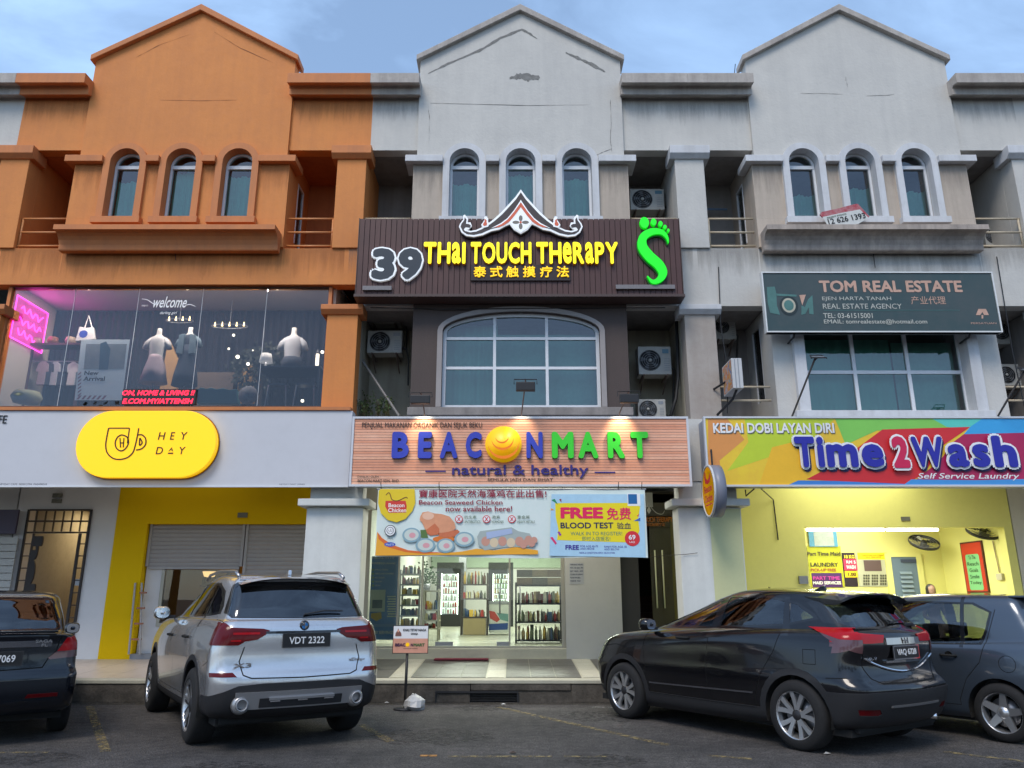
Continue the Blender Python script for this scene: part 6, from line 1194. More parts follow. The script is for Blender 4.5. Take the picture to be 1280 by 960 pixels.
dr_ = B().box((a_+c_)/2-.05, FY+.05, VZ+.02, c_-.13, FY+.062, zt2-.02).o('glass_door', glass('dark_door_glass', (.35, .3, .28), .08), dd)
for xx in (0, .14): B().tube([((a_+c_)/2+.03+xx, FY-.02, 1.3), ((a_+c_)/2+.03+xx, FY-.02, 2.35)], .014, 8).o('door_handle', MATS['poster_cream'], dd)
DS = S(740, 600, 5.818, FY-.03)
DS.text('THAI TOUCH THERAPY', 290, 268, 585, 305, .003, 0, .01).o('lettering', ink('dim_orange_letter', (150, 85, 20), .5, .15), dd); DS.text('泰式触摸疗法', 385, 312, 530, 335, .003).o('lettering', MATS['dim_orange_letter'], dd)
cr_ = B(); stroke(DS, [(385, 225, 4), (400, 190, 4), (414, 168, 4), (430, 200, 4), (470, 240, 4), (510, 248, 4), (528, 222, 3)], .004, .002, cr_); cr_.o('crest_outline', ink('dim_white_line', (150, 150, 145), .5, .1), dd)
DS.poly([(414, 190), (430, 222), (414, 248), (398, 222)], .004).o('crest_diamond', MATS['dim_white_line'], dd)
up_ = B().box(CC-U/2+.1, FY-.001, zt_+.06, X(776, 760, FY)+.02, FY+.2, 3.76).o('upper_panel', M('beige_shopfront_panel', (.42, .40, .34), .8, var=.15), fd)
B().box(X(805, 635, FY)-.02, FY-.035, Z(634, FY), X(816, 635, FY), FY-.022, Z(616, FY)).o('meter_box', GREYM, dd)
# ---- cafe ground floor (left)
WYc = 14.66; cf = T('cafe_wall', 'cafe front wall, half plain white, half yellow, with a doorway and a shuttered window', 'wall', (CO, WYc, VZ)); YP = MATS['yellow_cafe_paint']; WC = M('cafe_white_wall', (.70, .69, .69), .75, var=.12, vs=.8)
xL, dL, dR, yL, yR = X(15, 680, WYc), X(27, 700, WYc), X(106, 700, WYc), X(139, 700, WYc), X(179, 700, WYc); zD = Z(637, WYc); zS0 = Z(655, WYc)
xE = CO+U/2-.05
B().box(xL, WYc, VZ, dL, WYc+.2, 4.1).o('white_wall', WC, cf); B().box(dR, WYc, VZ, yL, WYc+.2, 4.1).o('white_wall', WC, cf); B().box(dL, WYc, zD, dR, WYc+.2, 4.1).o('white_wall', WC, cf)
B().box(yL, WYc-.01, VZ, yR, WYc+.2, 4.1).o('yellow_pier', YP, cf); B().box(yR, WYc-.01, zS0, xE, WYc+.2, 4.1).o('yellow_header', YP, cf)
B().box(yR, WYc-.06, VZ, yR+.4, WYc+.3, VZ+.2).o('step', M('grey_step', (.22, .23, .25), .6), cf)
sX0, sX1 = yR+.02, X(302, 680, WYc+.1); zSb = Z(708, WYc+.1)
def shutter(label, x0, x1, z0, z1, y):
    R = T('roller_shutter', label, 'roller shutter', ((x0+x1)/2, y, z0), 'roller shutters of the cafe'); SM = M('shutter_grey_white', (.40, .38, .37), .5, var=.2, vs=1.2); n = max(2, int((z1-z0)/.075)); h = (z1-z0)/n; s0 = None
    for k in range(n):
        if s0 is None: b = B(); b.prism([(y, z0), (y+.02, z0), (y+.02, z0+h-.004), (y+.004, z0+h-.004), (y-.012, z0+h*.5)], x0, x1, 'x'); s0 = b.o('slat', SM, R)
        else: link_copy(s0, R, (0, 0, k*h))
    for xx in (x0-.05, x1): B().box(xx, y-.03, z0, xx+.05, y+.04, z1).o('guide_rail', SM, R)
    B().box(x0, y-.015, z0-.05, x1, y+.03, z0-.003).o('bottom_bar', MATS['shutter_grey_white'], R)
shutter('half-raised grey roller shutter above the cafe window', sX0+.05, sX1, zSb, zS0, WYc+.1); shutter('lowered narrow roller shutter next to the white column', sX1+.12, xE-.05, .4, zS0, WYc+.1)
wx0_, wx1_ = sX0+.3, sX1-.02; wz0, wz1 = Z(783, WYc+.12), zSb-.06
b = B(); b.box(sX0, WYc+.14, VZ, sX1+.06, WYc+.22, wz0); b.box(sX0, WYc+.14, wz0, wx0_, WYc+.22, wz1+.1); b.o('low_wall', WC, cf)
cw = T('cafe_window', 'cafe window under the raised shutter showing a warm dark interior', 'window', ((wx0_+wx1_)/2, WYc+.15, wz0)); f = B(); e = .06
f.box(wx0_, WYc+.12, wz0, wx1_, WYc+.18, wz0+e); f.box(wx0_, WYc+.12, wz0+e, wx0_+e, WYc+.18, wz1); f.box(wx1_-e, WYc+.12, wz0+e, wx1_, WYc+.18, wz1); f.o('frame', ALUB, cw); B().box(wx0_+e, WYc+.14, wz0+e, wx1_-e, WYc+.15, wz1).o('glass_pane', GL_SHOP, cw)
cr2 = T('cafe_room', 'warm dim cafe room behind the window and the doorway', 'shop room', (CO, 17, VZ)); OCH = M('cafe_ochre_wall', (.50, .30, .07), .8, var=.2)
B().box(xL-.05, 18, VZ, xE, 18.1, 4.1).o('back_wall', OCH, cr2); B().box(xL-.05, WYc+.25, VZ, xL, 18, 3.4).o('side_wall', OCH, cr2); B().box(xL-.05, WYc+.2, VZ-.05, xE, 18, VZ+.13).o('floor', M('cafe_floor', (.2, .13, .07), .5), cr2); B().box(xL-.05, WYc+.25, 3.4, xE, 18, 3.5).o('ceiling', OCH, cr2); B().box(dR+.02, WYc+.21, VZ, dR+.1, 18, 3.4).o('partition', M('cafe_brown_wall', (.14, .08, .05), .8), cr2)
area('cafe_door_light', ((dL+dR)/2, 16.6, 3.3), .6, 26, (1, .74, .35)); area('cafe_window_light', ((wx0_+wx1_)/2, 17, 3.2), .4, 5, (1, .65, .35))
cbn = T('cafe_shelf', 'wooden shelf unit with foliage seen dimly through the cafe window', 'shelf', ((wx0_+wx1_)/2, 18, VZ)); 
for k in range(3): B().box(wx0_+.1, 16.4, 1.2+k*.5, wx1_+.3, 16.7, 1.24+k*.5).o('board', MATS['cafe_brown_wall'], cbn); products(cbn, wx0_+.1, wx1_+.2, 1.241+k*.5, 16.5, 200+k, .15, .3, [(90, 70, 50), (60, 80, 50), (130, 100, 60), (40, 35, 30)], .08, .2)
B().lathe([(.001, 0), (.10, .02), (.14, .12), (.13, .12)], (X(262, 717, 16), 16, Z(722, 16)), 'z', 14).o('pendant', M('pendant_glow', (1, .7, .3), emit=1.2, ecol=(1, .6, .25)), cbn)
# hello door grille
hd = T('hello_door_grille', 'tall black metal door grille of square cells with vertical hello lettering', 'door grille', ((dL+dR)/2, WYc-.03, VZ)); GRB = M('grille_black', (.02, .014, .012), .6); yy = WYc-.04
w_ = dR-dL; cell = w_/7; zt3 = zD
b = B()
def bar(x0, z0, x1, z1, t=.022): hd_b = B(); hd_b.box(min(x0, x1)-(t/2 if x0 == x1 else 0), yy, min(z0, z1)-(t/2 if z0 == z1 else 0), max(x0, x1)+(t/2 if x0 == x1 else 0), yy+.03, max(z0, z1)+(t/2 if z0 == z1 else 0)); hd_b.o('grille_bar', GRB, hd)
hc = .21
bar(dL, VZ, dL, zt3, .04); bar(dR, VZ, dR, zt3, .04)
for k in range(3): bar(dL+.021, zt3-k*hc-.01, dR-.021, zt3-k*hc-.01, .03)
for k in range(1, 7): bar(dL+k*cell, zt3-2*hc+.01, dL+k*cell, zt3-.03, .018)
bar(dL+cell, VZ, dL+cell, zt3-2*hc-.03, .03); bar(dR-cell*.85, VZ, dR-cell*.85, zt3-2*hc-.03, .05)
for k in range(1, 12):
    z = zt3-2*hc-k*.22
    if z > VZ+.1: bar(dL+.021, z, dL+cell-.016, z, .018); bar(dR-cell*.85+.026, z, dR-.021, z, .018)
mt = Matrix.Translation((dL+cell*1.15, yy-.001, zt3-2*hc-.08)) @ Matrix.Rotation(PI/2, 4, 'Y'); b = B(); b.m = mt; b.text('hello', 0, 1.75, -cell*.15, cell*1.1, 0, .03, .06); b.o('lettering', GRB, hd)
tag(B().box(X(95, 727, WYc), WYc-.03, Z(732, WYc), X(101, 727, WYc), WYc-.001, Z(724, WYc)).o('door_bell', GREYM), 'small grey door bell box on the white wall right of the hello door', 'door bell')
for k, (a, l_) in enumerate((((67, 617, 79, 622), 'upper grey vent plate above the hello door'), ((66, 624, 78, 629), 'lower grey vent plate above the hello door'), ((298, 641, 310, 647), 'small dark vent plate on the yellow header'))):
    tag(B().box(X(a[0], a[1], WYc), WYc-.03, Z(a[3], WYc), X(a[2], a[1], WYc), WYc-.012, Z(a[1], WYc)).o('vent_plate', M('vent_plate_grey', (.16, .16, .13), .6, var=.4, vs=40)), l_, 'vent')
lad = T('folding_ladder', 'narrow folding ladder leaning in the corner right of the yellow pier', 'ladder', (X(172, 770, WYc), WYc-.1, VZ))
for s_ in (0, .2): B().tube([(X(167, 800, WYc)+s_, WYc-.12, VZ+.2), (X(169, 740, WYc)+s_*.6, WYc-.04, 1.75)], .018, 6).o('rail', M('aluminium_ladder', (.4, .36, .33), .4, .4), lad)
for k in range(4): B().box(X(167, 800, WYc)+.01+k*.012, WYc-.11, .75+k*.27, X(167, 800, WYc)+.18-k*.004, WYc-.07, .78+k*.27).o('rung', M('orange_rung', (.35, .14, .08), .6), lad)
# neighbour at the far left edge
nb = T('neighbour_shopfront', 'grey neighbouring shopfront with a dark purple sign band at the left edge', 'shopfront', (xL-1.5, WYc+.3, VZ)); B().box(xL-6, WYc+.05, VZ, xL-.06, WYc+.25, 4.1).o('grey_wall', WC, nb)
B().box(X(-60, 680, WYc-.2), WYc-.2, Z(667, WYc-.2), X(16, 680, WYc-.2), WYc-.15, Z(637, WYc-.2)).o('purple_band', M('purple_band_paint', (.06, .05, .085), .6), nb)
for k in range(16): B().box(X(-60, 740, WYc-.1), WYc-.12, .5+k*.13, X(12, 740, WYc-.1), WYc-.1, .5+k*.13+.118).o('shutter_slat', M('shutter_pale', (.42, .42, .40), .6), nb)
# ---- laundry ground floor
LY_ = FY; LM = MATS['laundry_yellow_paint']; lw = T('laundry_wall', 'yellow laundry wall with a wide opening onto the washing room', 'wall', (CR, LY_, VZ)); oX0, oX1 = X(1008, 690, LY_), X(1252, 690, LY_)+.12; oZ1 = Z(659, LY_)
lx0, lx1 = CC+U/2+.05, CR+U/2-.07
B().box(lx0, LY_, VZ, oX0, LY_+.2, 3.76).o('wall_left', LM, lw); B().box(oX0, LY_, oZ1, lx1, LY_+.2, 3.76).o('wall_header', LM, lw); B().box(oX1, LY_, VZ, lx1, LY_+.2, oZ1).o('wall_right', LM, lw)
B().box(lx0+.02, 13.1, VZ, lx0+.22, LY_-.001, 4.1).o('side_return_wall', LM, lw)
for k in range(9): z = 2.95-k*.24; B().box(lx0+.222, 13.15, z, lx0+.235, 13.5, z+.17).o('glass_block', M('glass_block_dark', (.10, .09, .06), .3), lw)
BWy = 17.3; lr = T('laundry_room', 'bright yellow laundry room behind the opening', 'shop room', (CR, 18, VZ)); B().box(lx0, BWy, VZ, lx1, BWy+.1, 3.6).o('back_wall', M('laundry_bright_paint', (.78, .74, .26), .7), lr); B().box(lx0, LY_+.2, VZ-.05, lx1, BWy, VZ+.003).o('floor', MATS['shop_cream_tiles'], lr)
B().box(lx0, LY_+.2, 3.5, lx1, BWy, 3.6).o('ceiling', WI, lr); B().box(lx0+.6, LY_+.21, VZ, lx0+.7, BWy, 3.5).o('side_wall', MATS['laundry_bright_paint'], lr); B().box(lx1-.05, LY_+.21, VZ, lx1-.001, BWy, 3.5).o('side_wall', MATS['laundry_bright_paint'], lr)
TY = 15.7; zt4 = Z(659, TY)+.0
for k, (a, c, l_) in enumerate(((1008, 1040, 'left lit tube light under the laundry header'), (1042, 1105, 'middle lit tube light under the laundry header'), (1108, 1172, 'right lit tube light under the laundry header'))):
    tl_ = T('tube_light', l_, 'tube light', (X((a+c)/2, 660, TY), TY, zt4), 'row of lit tube lights in the laundry'); B().tube([(X(a, 660, TY), TY, zt4-.05), (X(c, 660, TY), TY, zt4-.05)], .026, 10).o('tube', M('lit_white_tube', (1, 1, 1), emit=11, ecol=(1, 1, .97)), tl_); B().box(X(a, 660, TY), TY-.03, zt4-.02, X(c, 660, TY), TY+.03, zt4+.03).o('fitting', WI, tl_)
    area('laundry_light', (X((a+c)/2, 660, TY), TY, zt4-.12), .9, 27, (1, 1, .85), sy=.2)
area('laundry_ceiling_light', (CR+.8, 16.3, 3.35), 1.4, 42, (1, 1, .85)); LA = S(1000, 650, 4.571, BWy-.02)
area('laundry_porch_light', (CR, 13.8, 4.0), 2.4, 66, (1, 1, .8)); area('shop_porch_light', (CC, 13.75, 4.0), 2.6, 110, (1, .98, .88)); area('added_cafe_fill', (CO, 13.6, 3.9), 2.2, 5, (1, .95, .85))  # the cafe one is an added fill, no lamp is known there
def poster(name, label, rects, texts, cat='poster'):
    R = T(name, label, cat, (LA.p(rects[0][0], rects[0][1])[0], BWy-.02, LA.p(rects[0][0], rects[0][3])[1]))
    for k, (x0, y0, x1, y1, rgb) in enumerate(rects): LA.rect(x0, y0, x1, y1, .002+k*.003).o('sheet' if k == 0 else 'colour_field', ink('po_%d_%d_%d' % rgb, rgb), R)
    for t, x0, y0, x1, y1, rgb in texts: LA.text(t, x0, y0, x1, y1, .024, 0, .03).o('lettering', ink('po_%d_%d_%d' % rgb, rgb), R)
    return R
poster('laundry_price_board', 'green and purple Part Time Maid laundry board at the left of the laundry room', [(50, 150, 243, 384, (176, 178, 20)), (60, 232, 243, 302, (196, 190, 30)), (68, 303, 240, 384, (70, 30, 92))],
       [('Part Time Maid', 40, 182, 228, 204, (60, 50, 30)), ('LAUNDRY', 58, 243, 216, 267, (45, 45, 20)), ('PICK-UP FREE', 60, 277, 205, 294, (150, 70, 40)), ('PART TIME', 72, 322, 225, 342, (190, 60, 150)), ('MAID SERVICES', 72, 350, 232, 368, (235, 235, 225))], 'board')
poster('price_poster', 'narrow black pink and yellow price poster beside the payment panel', [(247, 187, 322, 380, (35, 20, 30)), (250, 222, 325, 288, (220, 50, 90)), (256, 292, 328, 328, (240, 200, 30))], [('18 KG', 250, 200, 308, 220, (240, 220, 60)), ('RM 5', 262, 232, 315, 250, (240, 230, 230)), ('WASH', 262, 258, 315, 280, (240, 230, 230)), ('1.00', 272, 300, 318, 320, (30, 25, 10))])
pp = poster('payment_panel', 'grey payment panel with dark screen and keypads under a yellow header', [(328, 187, 500, 380, (178, 178, 150)), (328, 187, 498, 226, (232, 220, 30)), (365, 230, 464, 292, (95, 75, 72))], [('CENTRAL PAYMENT', 350, 196, 480, 206, (190, 150, 20)), ('SELF SERVICE', 370, 210, 460, 218, (190, 150, 20))], 'panel')
for i in range(3):
    for j in range(4):
        for k in range(3): LA.rect(360+i*48+k*13, 312+j*16, 369+i*48+k*13, 323+j*16, .02).o('key', ink('key_brown', (60, 58, 40)), pp)
gd = T('grey_louvred_door', 'blue-grey louvred door in a yellow frame inside the laundry', 'door', (LA.p(630, 430)[0], BWy, VZ)); q = LA.box(512, 190, 722, 700); f_ = B(); f_.box(q[0], BWy-.06, VZ, q[0]+.12, BWy-.001, q[3]); f_.box(q[2]-.12, BWy-.06, VZ, q[2], BWy-.001, q[3]); f_.box(q[0]+.12, BWy-.06, q[3]-.08, q[2]-.12, BWy-.001, q[3]); f_.o('door_frame', MATS['laundry_bright_paint'], gd)
BG_ = M('blue_grey_door', (.14, .20, .27), .6); B().box(q[0]+.12, BWy-.04, VZ, q[2]-.12, BWy-.002, q[3]-.08).o('leaf', BG_, gd); LA.rect(570, 225, 660, 244, .04).o('name_plate', ink('plate_dark_blue', (60, 70, 95)), gd)
for k in range(14): z = q[3]-.45-k*.095; B().prism([(BWy-.075, z), (BWy-.041, z+.05), (BWy-.041, z+.058), (BWy-.08, z+.008)], q[0]+.28, q[2]-.26, 'x').o('louvre', M('louvre_light', (.24, .31, .38), .5), gd)
PX = lx1-.055; pY = 16.1; rz0, rz1 = Z(741, pY), Z(677, pY); hw_ = .38; hh_ = (rz1-rz0)/2
rp_ = T('framed_green_poster', 'red framed poster with pale green card reading Reach Goals Smile Today', 'poster', (PX, pY, rz0))
def onwall(bf, mat, nm, d, par=rp_, y=pY, z=(rz0+rz1)/2):
    b = B(); b.m = Matrix.Translation((PX-d, y, z)) @ Matrix.Rotation(-PI/2, 4, 'Z'); bf(b); return b.o(nm, mat, par)
onwall(lambda b: b.box(-hw_, -.03, -hh_, hw_, 0, hh_), ink('po_frame_dark', (80, 35, 25)), 'frame', 0); onwall(lambda b: b.rect(-hw_+.03, -hh_+.03, hw_-.03, hh_-.03, 0), ink('po_red', (190, 50, 28)), 'red_mount', .033)
onwall(lambda b: b.poly([(-.24, hh_*.45), (-.2, hh_*.5), (.2, hh_*.5), (.24, hh_*.45), (.24, -hh_*.85), (.2, -hh_*.9), (-.2, -hh_*.9), (-.24, -hh_*.85)], 0), ink('po_green', (122, 190, 130)), 'green_card', .037)
for k, (t, w2) in enumerate((('To The', .12), ('Reach', .19), ('Goals', .15), ('Smile', .16), ('Today', .2))): onwall(lambda b: b.text(t, -w2, w2, hh_*(.30-k*.25), hh_*(.45-k*.25), 0, 0, .01), ink('po_dark_green', (30, 60, 35)), 'lettering', .041)
LA2 = S(1000, 650, 4.571, BWy-.05); bb_ = T('blue_framed_picture', 'blue framed pale picture high at the left end of the laundry room', 'picture', (LA.p(130, 150)[0], BWy-.05, LA.p(130, 150)[1])); LA2.rect(50, 48, 212, 152, 0).o('frame', ink('po_sky', (85, 150, 180)), bb_); LA2.rect(80, 62, 192, 148, .003).o('picture_sheet', ink('po_grey', (175, 185, 178), .5, 0, .4), bb_)
def fan(label, cx_, cy_, rx, Y, side=False):
    c = LA.p(cx_, cy_, Y); e = LA.p(cx_+rx, cy_, Y); r = e[0]-c[0]; R = T('wall_fan', label, 'fan', (c[0], Y, c[1]), 'black wall fans in the laundry'); mt = Matrix.Translation((c[0], Y, c[1])) @ Matrix.Rotation(math.radians(-58), 4, 'X') @ Matrix.Rotation(math.radians(8), 4, 'Y')
    def ob(b, nm, m_): b.v = [mt @ Vector(v) for v in b.v]; return b.o(nm, m_, R)
    g = B(); 
    for k in (1, .8, .6, .4): g.lathe([(r*k, -.05+.03*(1-k)*0), (r*k+.008, -.046), (r*k, -.042)], (0, 0, 0), 'y', 26, True)
    ob(g, 'front_guard', GREYM).__setitem__('kind', 'stuff'); g = B(); g.lathe([(r, -.045), (r+.012, -.02), (r, .02)], (0, 0, 0), 'y', 26, True); ob(g, 'rim', DARKM)
    g = B()
    for k in range(20): a = 2*PI*k/20; g.tube([(r*.2*math.cos(a), .06, r*.2*math.sin(a)), (r*math.cos(a), .0, r*math.sin(a))], .004, 4)
    ob(g, 'rear_guard', DARKM).__setitem__('kind', 'stuff')
    for k in range(3):
        a = 2*PI*k/3; ob(B().prism([(r*.15*math.cos(a), r*.15*math.sin(a)), (r*.85*math.cos(a-.1), r*.85*math.sin(a-.1)), (r*.9*math.cos(a+.5), r*.9*math.sin(a+.5)), (r*.5*math.cos(a+.9), r*.5*math.sin(a+.9))], -.02, -.015), 'blade', DARKM)
    ob(B().lathe([(.001, -.055), (r*.2, -.05), (r*.22, .06), (.001, .12)], (0, 0, 0), 'y', 16), 'motor', DARKM); B().tube([(c[0], Y+.05, c[1]+.04), (c[0]+.02, Y+.2, c[1]+.14)]+([(PX, Y+.2, c[1]+.15)] if side else [(c[0]+.02, BWy-.01, c[1]+.15)]), .025, 8).o('wall_bracket', WI, R)
fan('black wall fan above the blue-grey louvred door', 708, 132, 80, 16.7); fan('black wall fan half cut by the opening header, above the green poster', 1045, 68, 88, 15.45, True)
tag(B().tube([(PX-.02, 15.35, Z(676, 15.35)), (PX-.02, 15.3, Z(716, 15.3))], .012, 6).o('cable_conduit', M('beige_conduit', (.35, .28, .16), .6)), 'thin conduit down to the socket right of the green poster', 'conduit')
B().box(PX-.05, 15.2, Z(725, 15.3), PX-.001, 15.38, Z(717, 15.3)).o('socket', M('socket_cream', (.5, .47, .33), .5), None); tag(bpy.data.objects['socket'], 'cream wall socket below the conduit in the laundry', 'socket')
tag(B().tube([(X(1253, 672, LY_+.3), LY_+.3, Z(672, LY_+.3)), (X(1266, 742, LY_+.3), LY_+.3, .4)], .035, 6).o('black_door_post', DARKM), 'slanting black post at the right side of the laundry opening', 'post')
tag(B().box(X(998, 725, LY_), LY_-.05, Z(730, LY_), X(1009, 725, LY_), LY_-.001, Z(720, LY_)).o('switch_box', GREYM, None, bevel=.005), 'grey switch box on the yellow wall just left of the laundry opening', 'switch')
tag(B().box(X(1126, 648, LY_), LY_-.02, Z(651, LY_), X(1137, 648, LY_), LY_-.001, Z(646, LY_)).o('vent_plate', MATS['vent_plate_grey']), 'small vent plate on the yellow header above the laundry tubes', 'vent')
tag(B().tube([(X(934, 612, 12.8), 12.9, Z(612, 12.9)), (X(936, 618, 12.9)-.05, 12.9, Z(620, 12.9)), (X(948, 615, 13), 13, Z(607, 13)), (X(966, 625, LY_), LY_-.03, Z(625, LY_)), (X(972, 675, LY_), LY_-.03, Z(675, LY_))], .012, 6).o('loose_cable', DARKM), 'loose black cable hanging down the yellow laundry wall', 'cable')
# washing machines hidden low behind the cars
WMm = M('washer_steel', (.45, .46, .46), .35, .6)
def washer(x, label):
    R = T('washing_machine', label, 'washing machine', (x, BWy-.7, VZ), 'washing machines in the laundry'); B().box(x-.33, BWy-.7, VZ+.004, x+.33, BWy-.07, VZ+1.0).o('cabinet', WMm, R, bevel=.02)
    B().lathe([(.17, -.03), (.21, -.02), (.21, .0), (.17, 0)], (x, BWy-.7, VZ+.5), 'y', 24, True).o('door_ring', DARKM, R); B().lathe([(.001, -.02), (.17, -.012)], (x, BWy-.7, VZ+.5), 'y', 24).o('door_glass', GL_SHOP, R)
washer(LA.p(150, 400)[0], 'steel washing machine under the green and purple laundry board')
B().box(CR+U/2-.05, LY_, VZ, CR+1.5*U, LY_+.2, 3.76).o('shopfront_wall', WHITE, HX)
# ---- person seen above the hatchback
def person(cx_, Y, ztop):
    R = T('person', 'person with dark hair seated in the laundry, only the head above the hatchback', 'person', (cx_, Y, VZ)); SK = M('skin', (.32, .19, .13), .6); HR_ = M('black_hair', (.012, .01, .012), .45)
    hz = ztop-.115; me = bpy.data.meshes.new('body')
    J = {'pelvis': (0, 0, hz-.72, .15), 'waist': (0, .01, hz-.55, .125), 'chest': (0, 0, hz-.36, .15), 'neckb': (0, .01, hz-.2, .065), 'neck': (0, 0, hz-.12, .052), 'shl': (-.17, 0, hz-.27, .06), 'ell': (-.22, -.05, hz-.52, .045), 'hal': (-.12, -.28, hz-.58, .032), 'shr': (.17, 0, hz-.27, .06), 'elr': (.22, -.05, hz-.52, .045), 'har': (.12, -.28, hz-.58, .032),
         'knl': (-.12, -.42, hz-.76, .075), 'anl': (-.12, -.42, VZ+.10, .05), 'tol': (-.12, -.56, VZ+.05, .04), 'knr': (.12, -.42, hz-.76, .075), 'anr': (.12, -.42, VZ+.10, .05), 'tor': (.12, -.56, VZ+.05, .04)}
    E_ = [('pelvis', 'waist'), ('waist', 'chest'), ('chest', 'neckb'), ('neckb', 'neck'), ('chest', 'shl'), ('shl', 'ell'), ('ell', 'hal'), ('chest', 'shr'), ('shr', 'elr'), ('elr', 'har'), ('pelvis', 'knl'), ('knl', 'anl'), ('anl', 'tol'), ('pelvis', 'knr'), ('knr', 'anr'), ('anr', 'tor')]
    for s_, h in ((-1, 'hal'), (1, 'har')):
        for k in range(5):
            hx, hy, hz_, _ = J[h]; a = (k-2)*.016; J['%s%d' % (h, k)] = (hx+a, hy-.05-(.02 if k in (1, 2, 3) else 0), hz_-.01, .009); J['%s%dt' % (h, k)] = (hx+a*1.2, hy-.085-(.02 if k in (1, 2, 3) else 0), hz_-.035, .008); E_ += [(h, '%s%d' % (h, k)), ('%s%d' % (h, k), '%s%dt' % (h, k))]
    ks = list(J); me.from_pydata([(J[k][0]+cx_, J[k][1]+Y, J[k][2]) for k in ks], [(ks.index(a), ks.index(b)) for a, b in E_], []); 
    for v in me.vertices: v.co -= Vector((cx_, Y, VZ))
    ob = bpy.data.objects.new('body', me); COL.objects.link(ob); ob.parent = R; m_ = ob.modifiers.new('skin', 'SKIN'); 
    for k, sv in zip(ks, me.skin_vertices[0].data): sv.radius = (J[k][3], J[k][3]*(.7 if k in ('chest', 'waist', 'pelvis') else 1)); sv.use_root = k == 'pelvis'
    ob.modifiers.new('sub', 'SUBSURF').levels = 1; ob.modifiers['sub'].render_levels = 2; me.materials.append(M('dark_blouse', (.05, .03, .04), .9))
    b = B(); b.smooth = True; n = 16; pr = [(.001, -.12), (.035, -.115), (.058, -.08), (.07, -.03), (.075, .02), (.07, .07), (.045, .105), (.001, .12)]
    b.lathe(pr, (0, 0, 0), 'z', n); vs = []
    for v in b.v:
        p = Vector((v.x, v.y*1.2, v.z))
        if v.y < -.05 and abs(v.x) < .02 and -.05 < v.z < .0: p.y -= .022
        vs.append(Vector((p.x+cx_, p.y+Y-.01, p.z+hz)))
    b.v = vs; b.o('head', SK, R)
    h = B(); h.lathe([(.085, -.10), (.092, -.03), (.09, .04), (.075, .09), (.045, .122), (.001, .135)], (0, 0, 0), 'z', n); h.v = [Vector((v.x+cx_, max(v.y*1.2, -.055 if v.z < .07 else -.12)+Y+.015, v.z+hz)) for v in h.v]; h.o('hair', HR_, R)
    for s_ in (-1, 1): B().lathe([(.001, -.006), (.009, 0), (.001, .006)], (cx_+s_*.028, Y-.092, hz+.005), 'y', 8).o('eye', MATS['gloss_black'] if 'gloss_black' in MATS else DARKM, R); B().lathe([(.001, -.006), (.016, 0), (.001, .006)], (cx_+s_*.078, Y, hz-.01), 'x', 8).o('ear', SK, R)
    B().box(cx_-.022, Y-.088, hz-.062, cx_+.022, Y-.082, hz-.054).o('mouth', M('lips', (.25, .07, .06), .5), R)
person(X(1164, 740, 16.3), 16.3, Z(731, 16.3))
st = T('waiting_stool', 'plain stool under the seated person in the laundry', 'stool', (X(1164, 740, 16.3), 16.35, VZ)); sx_ = X(1164, 740, 16.3); zz = Z(731, 16.3)-.115-.72-.16
B().box(sx_-.18, 16.2, zz-.04, sx_+.18, 16.55, zz).o('seat', DARKM, st)
for a in (-.15, .15):
    for c in (16.23, 16.5): B().box(sx_+a-.015, c-.015, VZ+.003, sx_+a+.015, c+.015, zz-.04).o('leg', DARKM, st)
# ---- pole sign and bag at the kerb
sx0, sy0 = ground(506, 887); sg = T('standing_signboard', 'small white and pink reserved-parking board on a black pole at the kerb', 'signboard', (sx0, sy0, 0)); xx = sx0; zb0, zb1 = Z(816, sy0), Z(782.5, sy0)
B().tube([(sx0, sy0, 0.02), (X(509, 817, sy0), sy0, zb0)], .02, 8).o('pole', DARKM, sg); B().lathe([(.001, 0), (.16, 0), (.16, .02), (.03, .035), (.001, .035)], (sx0, sy0, 0), 'z', 20).o('base_plate', DARKM, sg)
a, c = X(492, 800, sy0), X(535, 800, sy0); zm_ = Z(798, sy0); B().box(a-.008, sy0-.03, zb0-.008, c+.008, sy0-.012, zb1+.008).o('board', DARKM, sg)
PS = S(480, 770, 16, sy0-.033); B().rect(a, zm_, c, zb1, sy0-.031).o('white_field', MATS['print_white'], sg); B().rect(a, zb0, c, zm_, sy0-.031).o('pink_field', M('pink_field_print', lin(228, 165, 140), .5, var=.3, vs=9), sg)
PS.text('KHAS TETAP NIAGA', 385, 255, 845, 305, .002, 0, .03).o('lettering', BK, sg); PS.text('SAHAJA', 540, 335, 680, 385, .002, 0, .03).o('lettering', BK, sg)
PS.poly([(285, 245), (305, 290), (345, 340), (350, 400), (225, 400), (235, 340), (270, 290)], .002).o('emblem', ink('emblem_brown', (130, 90, 80)), sg); PS.ell(288, 300, 22, 26, .004).o('emblem_centre', ink('emblem_peach', (225, 165, 140)), sg)
PS.text('BEAC', 222, 545, 432, 608, .002, 0, .05).o('lettering', ink('pb_dark', (70, 35, 70)), sg); PS.ell(470, 572, 38, 40, .002).o('round_logo', MATS['sun_yellow'], sg); PS.text('N', 535, 548, 580, 608, .002, 0, .05).o('lettering', MATS['pb_dark'], sg); PS.text('MART', 590, 545, 815, 608, .002, 0, .05).o('lettering', ink('pb_green', (70, 110, 60)), sg); PS.text('natural & healthy', 385, 635, 675, 665, .002).o('lettering', BK, sg)
bgx, bgy = ground(516, 887); b = B(); b.smooth = True; r2 = random.Random(12); prf = [(.001, 0), (.12, .0), (.15, .05), (.13, .12), (.08, .17), (.03, .2), (.001, .19)]
